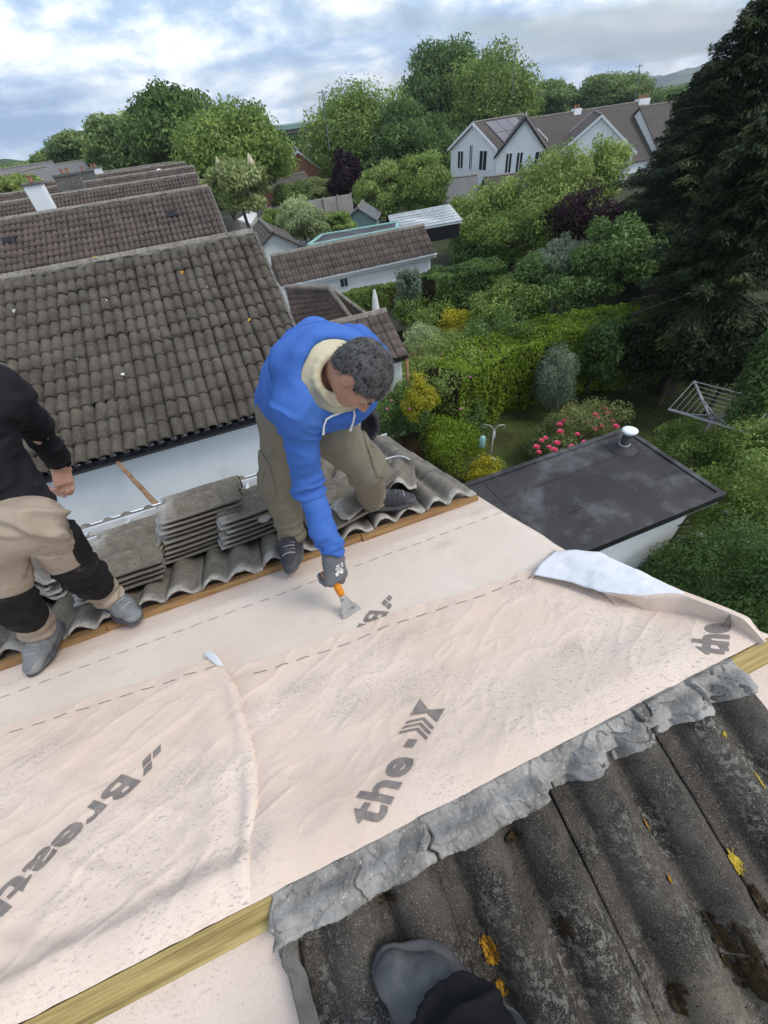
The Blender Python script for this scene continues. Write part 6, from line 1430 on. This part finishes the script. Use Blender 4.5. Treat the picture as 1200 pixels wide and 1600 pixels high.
def foliage(name, P, out, t, size, m, parent, rng, **k):
    V, F = leaf_quads(P, out, size, rng, **k); return nmesh(name, V, F, m, parent, attr={'tone': ('FACE', t)})
def plant(name, cat, label, c, r, m, n, size, seed, ncl=40, group=None, trunk=True, aspect=.55, clr=.34, tr=None, base=None, cone=None, lowcut=-.55, inner=.5, jit=.9, droop=0.0):
    c = np.array(c, float); base = gz(c[1]) if base is None else base; rng = np.random.RandomState(seed)
    root = thing(name, label, cat, (c[0], c[1], base), group)
    P, out, t, cc, cr = crown_pts(c, r, ncl, n, seed, clr=clr, lowcut=lowcut, inner=inner)
    foliage('crown' if cat == 'tree' else 'foliage', P, out, t, size, LM[m], root, rng, aspect=aspect, jit=jit, droop=droop)
    if trunk:
        b = MB(); tw = tr or max(.02, r[0]*.06); fork = np.array([c[0], c[1], c[2]-r[2]*.55]); fork[2] = max(fork[2], base+.15)
        b.tube([(c[0], c[1], base-.1), ((c[0]+.1*r[0]), c[1], (base+fork[2])/2), fork], [tw*1.2, tw, tw*.85], 7)
        for k in np.argsort(-cr)[:9 if cat == 'tree' else 5]: mid_ = fork*.5+cc[k]*.5+np.array([0, 0, r[2]*.08]); b.tube([fork, mid_, cc[k]], [tw*.55, tw*.33, tw*.1], 5)
        b.build('trunk' if cat == 'tree' else 'stem', M['bark'], root, smooth=True)
    return root
def at_plant(u, v, zc, wr_, hr_, **k): 
    c = hitz(u, v, zc); s = depth(c)/FPX; return c, (wr_*s, wr_*s, hr_*s/(.697+(800-v)/623*.717))
def shrub(u, v, zc, wr_, hr_, m, label, n=8000, size=.085, seed=1, **k):
    c, r = at_plant(u, v, zc, wr_, hr_); return plant(k.pop('name', 'shrub'), k.pop('cat', 'shrub'), label, c, r, m, n, size, seed, **k)
def tree(u, v, y, wr_, hr_, m, label, n=16000, size=.30, seed=1, **k):
    kv = .697+(800-v)/623*.717; wr_, hr_ = wr_*1.05, hr_*1.05/kv; c = hity(u, v, y); s = depth(c)/FPX; return plant(k.pop('name', 'tree'), 'tree', label, c, (wr_*s, wr_*s*.9, hr_*s), m, n, size, seed, lowcut=-.9, **k)
# distant trees, nearest edges of the crown first measured in the photo
T = [(130, 246, 95, 48, 30, 'far', 'pale loose tree at the left end of the distant tree line', .55, 50),
 (95, 255, 120, 30, 20, 'far', 'small far tree beyond the chimneys', .6, 30),
 (205, 232, 70, 45, 40, 'far', 'tall dark tree left of the big round pair', .45, 50),
 (275, 208, 56, 62, 52, 'dark', 'big dark tree left of centre, highest of the left group', .38, 70),
 (365, 235, 48, 68, 62, 'mid', 'broad green tree behind the row of roofs', .34, 80),
 (440, 240, 85, 30, 30, 'dark', 'dark tree below the flat topped block', .45, 36),
 (400, 258, 75, 32, 30, 'far', 'green tree between the broad tree and the brick house', .45, 36),
 (555, 222, 62, 62, 70, 'mid', 'tall round green tree in the middle of the view', .36, 90),
 (490, 268, 70, 26, 30, 'dark', 'dark tree in front of the brick house right side', .4, 30),
 (632, 230, 56, 55, 52, 'dark', 'dense green tree right of the round central tree', .34, 70),
 (690, 145, 85, 60, 62, 'dark', 'very tall dark tree rising behind the others with a notched top', .5, 80),
 (765, 168, 76, 64, 70, 'mid', 'tallest light green tree above the solar house', .45, 90),
 (672, 255, 60, 46, 42, 'dark', 'dark tree mass left of the white solar house', .36, 60),
 (852, 156, 90, 36, 26, 'far', 'rounded far tree behind the long roof', .5, 40),
 (945, 148, 90, 50, 26, 'far', 'wide far tree behind the middle of the terrace', .5, 50),
 (1045, 160, 85, 44, 16, 'dark', 'far tree behind the right end of the terrace', .5, 40),
 (545, 285, 50, 22, 36, 'purple', 'dark purple leaved tree beside the brick house garden', .26, 30),
 (600, 300, 42, 36, 34, 'light', 'yellow green bushy tree above the green shed', .22, 40),
 (660, 290, 40, 42, 40, 'mid', 'light tree right of the yellow green one above the shed', .22, 46),
 (470, 345, 34, 32, 28, 'pale', 'bush with pale blossom beside the far garden wall', .16, 36),
 (525, 350, 36, 24, 14, 'light', 'low green bush in front of the shed', .16, 20),
 (430, 350, 38, 20, 20, 'mid', 'green bush left of the blossoming one', .18, 24),
 (500, 300, 52, 30, 20, 'olive', 'olive bush along the far garden wall', .2, 26),
 (455, 305, 50, 26, 20, 'far', 'grey green bush by the small garage', .2, 26),
 (20, 290, 42, 30, 16, 'light', 'green tree at the left edge below the far roofs', .25, 30)]
for i, (u, v, y, a, b_, m, lab, sz, ncl) in enumerate(T):
    tree(u, v, y, a, b_, m, lab, n=int(11000+430*a), size=sz*.9, seed=100+i, ncl=int(ncl*1.6), clr=.34, inner=.35, base=-15 if y > 45 else gz(y)-.3)
band = [(10+i*50, 258-i*5.4, 150+20*(i%3)) for i in range(23)]
rb_ = np.random.RandomState(77)
Vb, Fb, Tb = [], [], []
for i, (u, v, y) in enumerate(band):
    c = hity(u, v-2, y); s_ = depth(c)/FPX; P_, o_2, t_, cc_, cr_ = crown_pts(c-[0, 0, 3], (34*s_, 20, 17*s_), 40, 5000, 700+i, clr=.3, lowcut=-.9); V_, F_2 = leaf_quads(P_, o_2, 1.1, rb_); Fb.append(F_2+sum(len(q) for q in Vb)); Vb.append(V_); Tb.append(t_)
nmesh('distant_woodland', np.concatenate(Vb), np.concatenate(Fb), LM['far'], None, attr={'tone': ('FACE', np.concatenate(Tb))}, kind='stuff', label='far off belt of trees along the horizon', cat='woodland')
# feathery pale plume tree at the end of the second roof
tr_ = tree(368, 290, 24, 46, 38, 'olive', 'yellowish airy tree with pale plumes beside the second roof', n=9000, size=.16, seed=151, ncl=40)
b = MB()
for i, (u, v) in enumerate(((343, 262), (392, 256), (372, 285), (362, 350))):
    p = hity(u, v, 24)
    if i < 3:
        q = MB(); q.lathe(p-[0, 0, .25], [(.03, 0), (.14, .1), (.17, .3), (.08, .5), (.01, .62)], 7); q.build('plume', M['cream'], tr_, smooth=True); b.tube([hity(366, 345, 24), hity((u+366)/2-6, (v+345)/2, 24), p], .035, 5)
b.build('branch', M['bark'], tr_)
# dense mid distance trees right of the garden
D = [(768, 340, 25, 46, 48, 'light', 'pale green tree left of the willow like one', .17, 11000), (866, 300, 24, 54, 68, 'light', 'tall pale green fresh leaved tree in front of the terrace', .16, 17000),
 (938, 272, 25, 38, 50, 'light', 'second crown of pale green leaves right of the tall one', .16, 11000), (718, 342, 33, 28, 30, 'mid', 'green bush tree beside the corrugated roof', .17, 7000),
 (800, 370, 22, 50, 40, 'mid', 'green shrub mass below the pale trees', .14, 9000), (910, 340, 19, 52, 44, 'purple', 'dark purple shrub in front of the pale trees', .13, 9000),
 (745, 395, 24, 40, 30, 'dark', 'dark green bush above the dark hedge', .14, 7000), (860, 350, 20, 34, 40, 'mid', 'green tree left of the purple shrub', .14, 7000)]
for i, (u, v, y, a, b_, m, lab, sz, n) in enumerate(D): tree(u, v, y, a, b_, m, lab, n=n, size=sz, seed=200+i, ncl=90, clr=.28, base=G, inner=.35)
# garden shrubs
shrub(880, 410, -4.6, 38, 34, 'blue', 'blue grey spruce like shrub above the lime hedge', 8000, .10, 301, aspect=.3)
shrub(960, 400, -4.2, 50, 50, 'dark', 'dark shrub beneath the conifers behind the hedge', 9000, .12, 302)
shrub(900, 450, -5.0, 46, 30, 'dark', 'green shrub directly behind the lime hedge', 8000, .10, 303)
shrub(830, 440, -5.0, 34, 34, 'dark', 'dark green shrub right of the dark clipped hedge', 7000, .11, 304)
shrub(798, 482, -5.6, 56, 36, 'mid', 'round bright green laurel bush above the hedge', 11000, .10, 305)
shrub(722, 512, -6.2, 34, 24, 'yellow', 'yellow flowered bush left of the hedge end', 6000, .08, 306)
shrub(660, 530, -6.3, 30, 20, 'pale', 'pale grassy bush on the patio edge', 5000, .08, 307)
shrub(660, 490, -6.0, 40, 26, 'mid', 'grey green bush in front of the ivy wall', 7000, .09, 308)
shrub(700, 460, -5.8, 22, 24, 'lime', 'lime green bush beneath the dark clipped hedge', 5000, .08, 309)
shrub(640, 455, -5.2, 20, 34, 'blue', 'slender blue green tree in front of the ivy wall', 5000, .09, 310)
fu = shrub(688, 592, -5.9, 78, 60, 'light', 'big fuchsia bush with small pink flowers right of the blue worker', 26000, .065, 311, ncl=90, clr=.24)
shrub(620, 660, -6.2, 46, 40, 'dark', 'dark leafed part of the border behind the worker\'s leg', 9000, .07, 312)
shrub(657, 628, -5.15, 27, 30, 'yellow', 'golden yellow shrub inside the fuchsia', 7500, .05, 313, trunk=False)
shrub(750, 360, -6.0, 44, 26, 'mid', 'green bushes below the corrugated roof shed', 8000, .12, 340)
shrub(705, 695, -6.4, 42, 32, 'lime', 'yellow green leafed bush above the tile verge', 11000, .05, 314)
shrub(760, 740, -6.7, 26, 20, 'yellow', 'low yellow bush touching the flat roof corner', 4500, .05, 315)
shrub(735, 660, -6.6, 26, 26, 'dark', 'small dark bush by the lawn corner', 4000, .06, 316)
shrub(768, 560, -6.0, 50, 56, 'dark', 'dark leafy shrub below the lime hedge', 11000, .08, 317)
shrub(868, 594, -6.1, 30, 44, 'blue', 'silvery blue upright shrub in front of the hedge', 11000, .09, 318, aspect=.22)
shrub(930, 560, -6.0, 34, 52, 'dark', 'dark blue green shrub right of the silvery one', 7000, .09, 319)
rs = shrub(900, 678, -6.5, 62, 38, 'rose', 'rose bush with bright pink blooms beside the flat roof', 12000, .06, 320, clr=.28)
shrub(1085, 700, -6.4, 48, 30, 'mid', 'bright green bush right of the flat roof vent', 10000, .06, 321)
shrub(1175, 715, -6.0, 50, 48, 'mid', 'leafy bush at the right edge below the rotary dryer', 10000, .07, 322)
shrub(1150, 800, -5.9, 60, 50, 'mid', 'green shrub beyond the flat roof\'s right corner', 13000, .06, 323)
shrub(1130, 905, -5.9, 75, 58, 'dark', 'dark small leaved bush under the hanging basket', 20000, .045, 324)
shrub(1195, 960, -5.6, 60, 70, 'dark', 'dark bush at the right edge beside the membrane', 14000, .045, 325)
shrub(1040, 900, -6.6, 40, 22, 'dark', 'low dark plants at the foot of the white wall', 6000, .045, 326)
shrub(1190, 600, -4.8, 26, 90, 'dark', 'tall dark shrub at the right edge behind the dryer', 9000, .09, 327)
shrub(1060, 560, -5.6, 60, 50, 'deep', 'undergrowth beneath the conifers with their shade put into its near black leaves', 9000, .10, 328)  # near black leaf colour carries the deep shadow under the conifers
shrub(1150, 560, -5.4, 60, 60, 'deep', 'undergrowth behind the rotary dryer, coloured near black for the deep shade there', 9000, .10, 329)  # shadow behind the dryer is painted in by the dark leaf colour
# arum leaves by the basket
def straps(u, v, n, l, seed, label, m='mid', w_=.10):
    p = hitz(u, v, G+.1); r = thing('arum_plant', label, 'plant', (p[0], p[1], G)); rg = np.random.RandomState(seed); V = []; F = []; 
    for k in range(n):
        a = rg.uniform(0, 6.28); d_ = np.array([math.cos(a), math.sin(a), 0]); s_ = np.array([-d_[1], d_[0], 0]); h_ = rg.uniform(.5, 1.)*l; i0 = len(V)
        for j in range(7):
            t = j/6; c = p+d_*h_*.7*t+np.array([0, 0, h_*(1.5*t-1.0*t*t)]); w2 = w_*math.sin(math.pi*min(1, t*.93+.07))**.8; V += [c-s_*w2, c+s_*w2]
        F += [(i0+2*j, i0+2*j+2, i0+2*j+3, i0+2*j+1) for j in range(6)]
    nmesh('leaves', np.array(V), np.array(F), LM[m], r, smooth=True, attr={'tone': ('FACE', rg.uniform(.2, .9, len(F)))}); return r, p
ar, ap = straps(1098, 880, 26, 1.5, 5, 'strap leaved arum lily with white flowers by the hanging basket')
def bloom(px, z, root, m, r=.06, name='bloom', seed=0):
    p = hitz(px[0], px[1], z); rg = np.random.RandomState(seed); V = []; F = []
    for k in range(11):
        a = k*2.4; el_ = .25+.95*k/11; d_ = np.array([math.cos(a)*math.cos(el_), math.sin(a)*math.cos(el_), math.sin(el_)]); s_ = unit(np.cross(d_, (0, 0, 1.01))); n_ = np.cross(s_, d_); i0 = len(V)
        V += [p, p+d_*r*.5+s_*r*.45, p+d_*r*1.0+s_*r*.18+n_*r*.1, p+d_*r*1.0-s_*r*.18+n_*r*.1, p+d_*r*.5-s_*r*.45]; F.append([i0, i0+1, i0+2, i0+3, i0+4])
    nmesh(name, np.array(V), F, m, root)
for i, (u, v) in enumerate(((945, 640), (950, 648), (935, 655), (955, 660), (880, 660), (874, 665), (886, 657), (918, 663), (846, 690), (838, 700), (852, 686), (870, 694), (858, 700), (928, 672), (940, 668), (893, 700), (912, 692), (962, 668), (970, 680), (866, 705), (842, 708), (930, 650), (902, 680), (875, 676))): bloom((u, v), -6.05+.02*(i % 3), rs, M['pink'], .095 if i % 2 else .075, seed=i)
for i, (u, v) in enumerate(((636, 583), (645, 598), (612, 627), (640, 640), (664, 560), (605, 640), (735, 590), (720, 640), (690, 555))): bloom((u, v), -5.1, fu, M['petal_p'], .045, seed=i)
for i, (u, v) in enumerate(((1134, 803), (1096, 840), (1110, 870))): bloom((u, v), -5.75, ar, M['petal_w'], .085, seed=i)
p_ = shrub(775, 728, -6.7, 12, 10, 'mid', 'little bush carrying a single white bloom', 1500, .05, 331); bloom((770, 720), -6.4, p_, M['petal_w'], .09)
# hedges
def hedge(label, pts, ztop, width, m, n, size, seed, zbot=None, name='hedge', cat='hedge', group=None, bump=.12):
    P = np.array([hitz(u, v, ztop) for u, v in pts]); rng = np.random.RandomState(seed); seg = np.r_[0, np.cumsum(np.linalg.norm(np.diff(P[:, :2], axis=0), axis=1))]; Lh = seg[-1]; zb = G if zbot is None else zbot; H = ztop-zb
    r = thing(name, label, cat, (P[:, 0].mean(), P[:, 1].mean(), zb), group)
    s = rng.uniform(0, Lh, n); x = np.interp(s, seg, P[:, 0]); y = np.interp(s, seg, P[:, 1]); dx = np.gradient(np.interp(np.linspace(0, Lh, 50), seg, P[:, 0])); dy = np.gradient(np.interp(np.linspace(0, Lh, 50), seg, P[:, 1])); i = np.clip((s/Lh*49).astype(int), 0, 49)
    d = np.stack([dx[i], dy[i]], 1); d /= np.linalg.norm(d, axis=1)[:, None]; nx = np.stack([-d[:, 1], d[:, 0]], 1)
    q = rng.uniform(0, width+2*H, n)     # perimeter: left side, top, right side
    off = np.where(q < H, -width/2, np.where(q < H+width, q-H-width/2, width/2)); z = np.where(q < H, zb+q, np.where(q < H+width, ztop, ztop-(q-H-width)))
    outn = np.stack([np.where(q < H, -1, np.where(q < H+width, 0, 1))*nx[:, 0], np.where(q < H, -1, np.where(q < H+width, 0, 1))*nx[:, 1], np.where((q > H) & (q < H+width), 1., .15)], 1)
    base = np.stack([x+nx[:, 0]*off, y+nx[:, 1]*off, z], 1); bn = bump*(fbm(base*1.6, 3, seed)*1.6+.0)-np.abs(rng.normal(0, .05, n))
    Pp = base+outn*bn[:, None]; t = np.clip(.5+.8*fbm(base*2.3, 3, seed+2)+rng.uniform(-.35, .35, n), 0, 1)
    foliage('foliage', Pp, outn, t, size, LM[m], r, rng, jit=.7)
    b = MB(); 
    for a_, c_ in zip(P[:-1], P[1:]): b.bar(a_-[0, 0, H/2+.12], c_-[0, 0, H/2+.12], width*.8, H-.2)
    b.build('hedge_core', M['moss'], r); return r  # solid dark block filling the inside of the leaf shell
hedge('long lime green clipped hedge running across the garden', ((690, 575), (780, 532), (890, 502), (1080, 478)), -5.1, 1.5, 'lime', 42000, .075, 401)
hedge('dark clipped hedge below the corrugated roof', ((668, 432), (725, 418), (782, 408)), -4.9, 1.3, 'dark', 18000, .10, 402)
hedge('ivy hanging over the cream wall behind the parasol', ((520, 462), (600, 446), (668, 432)), -5.2, .45, 'mid', 12000, .10, 403, zbot=-6.0, name='ivy', cat='ivy')
hedge('low hedge along the far garden beside the lean-to', ((405, 362), (450, 352)), -6.4, 1.0, 'dark', 5000, .14, 404)
# conifers
def conifer(px, y, label, radius, seed, nb=170, ztop=None, base=G, m='deep', size=.07, npb=150, droop=.22):
    p = hity(px[0], px[1], y) if not isinstance(px, np.ndarray) else px; rng = np.random.RandomState(seed); top = p[2]; H = top-base; r = thing('conifer_tree', label, 'tree', (p[0], p[1], base), 'dark conifers at the right edge')
    b = MB(); b.tube([(p[0], p[1], base-.1), (p[0], p[1], base+H*.5), (p[0], p[1], top)], [.28, .18, .02], 8)
    Ps, Os, Ds, Ts = [], [], [], []
    for k in range(nb):
        f = .2+.8*(k+.5)/nb; z = base+H*(.03+.96*f); a = k*2.39996+rng.normal(0, .2); Lb = radius*((1-f)**.62)*rng.uniform(.55, 1.22)+.25; d_ = np.array([math.cos(a), math.sin(a), 0])
        up = .28 if f > .5 else .05; t = np.linspace(0, 1, 7); cur = np.array([p[0], p[1], z])+d_[None]*(t*Lb)[:, None]+np.array([0, 0, 1])[None]*((up*t-droop*t*t*1.6+.12*t**3)*Lb)[:, None]
        if k % 3 == 0: b.tube(list(cur[::2]), [.04, .03, .015, .006], 4)
        n = int(2.2*npb*(.35+Lb/radius)); tt = rng.uniform(.12, 1.02, n)**.8; c = np.stack([np.interp(tt, t, cur[:, j]) for j in range(3)], 1); s_ = np.array([-d_[1], d_[0], 0]); wdt = Lb*.24*(1.15-tt)+.10
        lat = rng.normal(0, 1, n)*.6; q = c+s_[None]*(lat*wdt)[:, None]-np.array([0, 0, 1])[None]*(np.abs(lat)*wdt*.45+np.abs(rng.normal(0, .06, n)))[:, None]+rng.normal(0, .03, (n, 3))
        dd = d_[None]*.8+s_[None]*(np.sign(lat)*.7)[:, None]+np.array([0, 0, -.35]); Ps.append(q); Ds.append(dd+rng.normal(0, .25, (n, 3))); Ts.append(np.clip(rng.uniform(0, .55)+rng.uniform(-.1, .4, n)+.3*(tt > .85), 0, 1))
    P, Dr, t = np.concatenate(Ps), np.concatenate(Ds), np.concatenate(Ts); n = len(P); Dr /= np.linalg.norm(Dr, axis=1)[:, None]
    nr = np.array([0, 0, 1.])+rng.normal(0, .45, (n, 3)); nr -= Dr*(nr*Dr).sum(1)[:, None]; nr /= np.linalg.norm(nr, axis=1)[:, None]; bb = np.cross(nr, Dr); s = (size*rng.uniform(.6, 1.6, n))[:, None]
    V = np.stack([P-Dr*s*.5, P+bb*s*.24, P+Dr*s*.9-nr*s*.12, P-bb*s*.24], 1).reshape(-1, 3)
    nmesh('crown', V, np.arange(4*n).reshape(n, 4), LM[m], r, attr={'tone': ('FACE', t)}); b.build('trunk', M['bark'], r, smooth=True)
conifer((1215, -20), 12.0, 'tallest dark conifer rising out of the top right corner', 3.2, 501, nb=230, npb=260)
conifer((1122, 88), 15.0, 'dark conifer left of the tallest one, its tip beside the distant hill', 2.0, 502, nb=190, npb=230)
conifer((1072, 222), 15.5, 'lower dark conifer in front of the terrace roof', 1.8, 503, nb=150, npb=220)
conifer((1250, 150), 7.6, 'dark conifer at the right edge above the rotary dryer', 2.3, 504, nb=170, npb=230)
conifer((1085, 260), 14.0, 'short dark conifer between the taller ones and the hedge', 2.2, 505, nb=140, npb=210)
conifer((1000, 300), 18, 'leftmost small dark conifer beside the purple shrub', 2.1, 506, nb=110, npb=190)

# ---------------------------------------------------------------- haze
HAZE = 0.00028
if HAZE:
    m = bpy.data.materials.new('haze'); m.use_nodes = True; t = m.node_tree; t.nodes.clear(); o_ = N(t, 'ShaderNodeOutputMaterial'); v_ = N(t, 'ShaderNodeVolumePrincipled')
    v_.inputs['Color'].default_value = (.80, .88, 1, 1); v_.inputs['Density'].default_value = HAZE; v_.inputs['Anisotropy'].default_value = .2; L(t, v_.outputs[0], o_.inputs['Volume'])
    b = MB(); b.box(-1500, 2700, -320, 3000, -190, 150); b.build('haze', m, None, kind='stuff', loc=None)
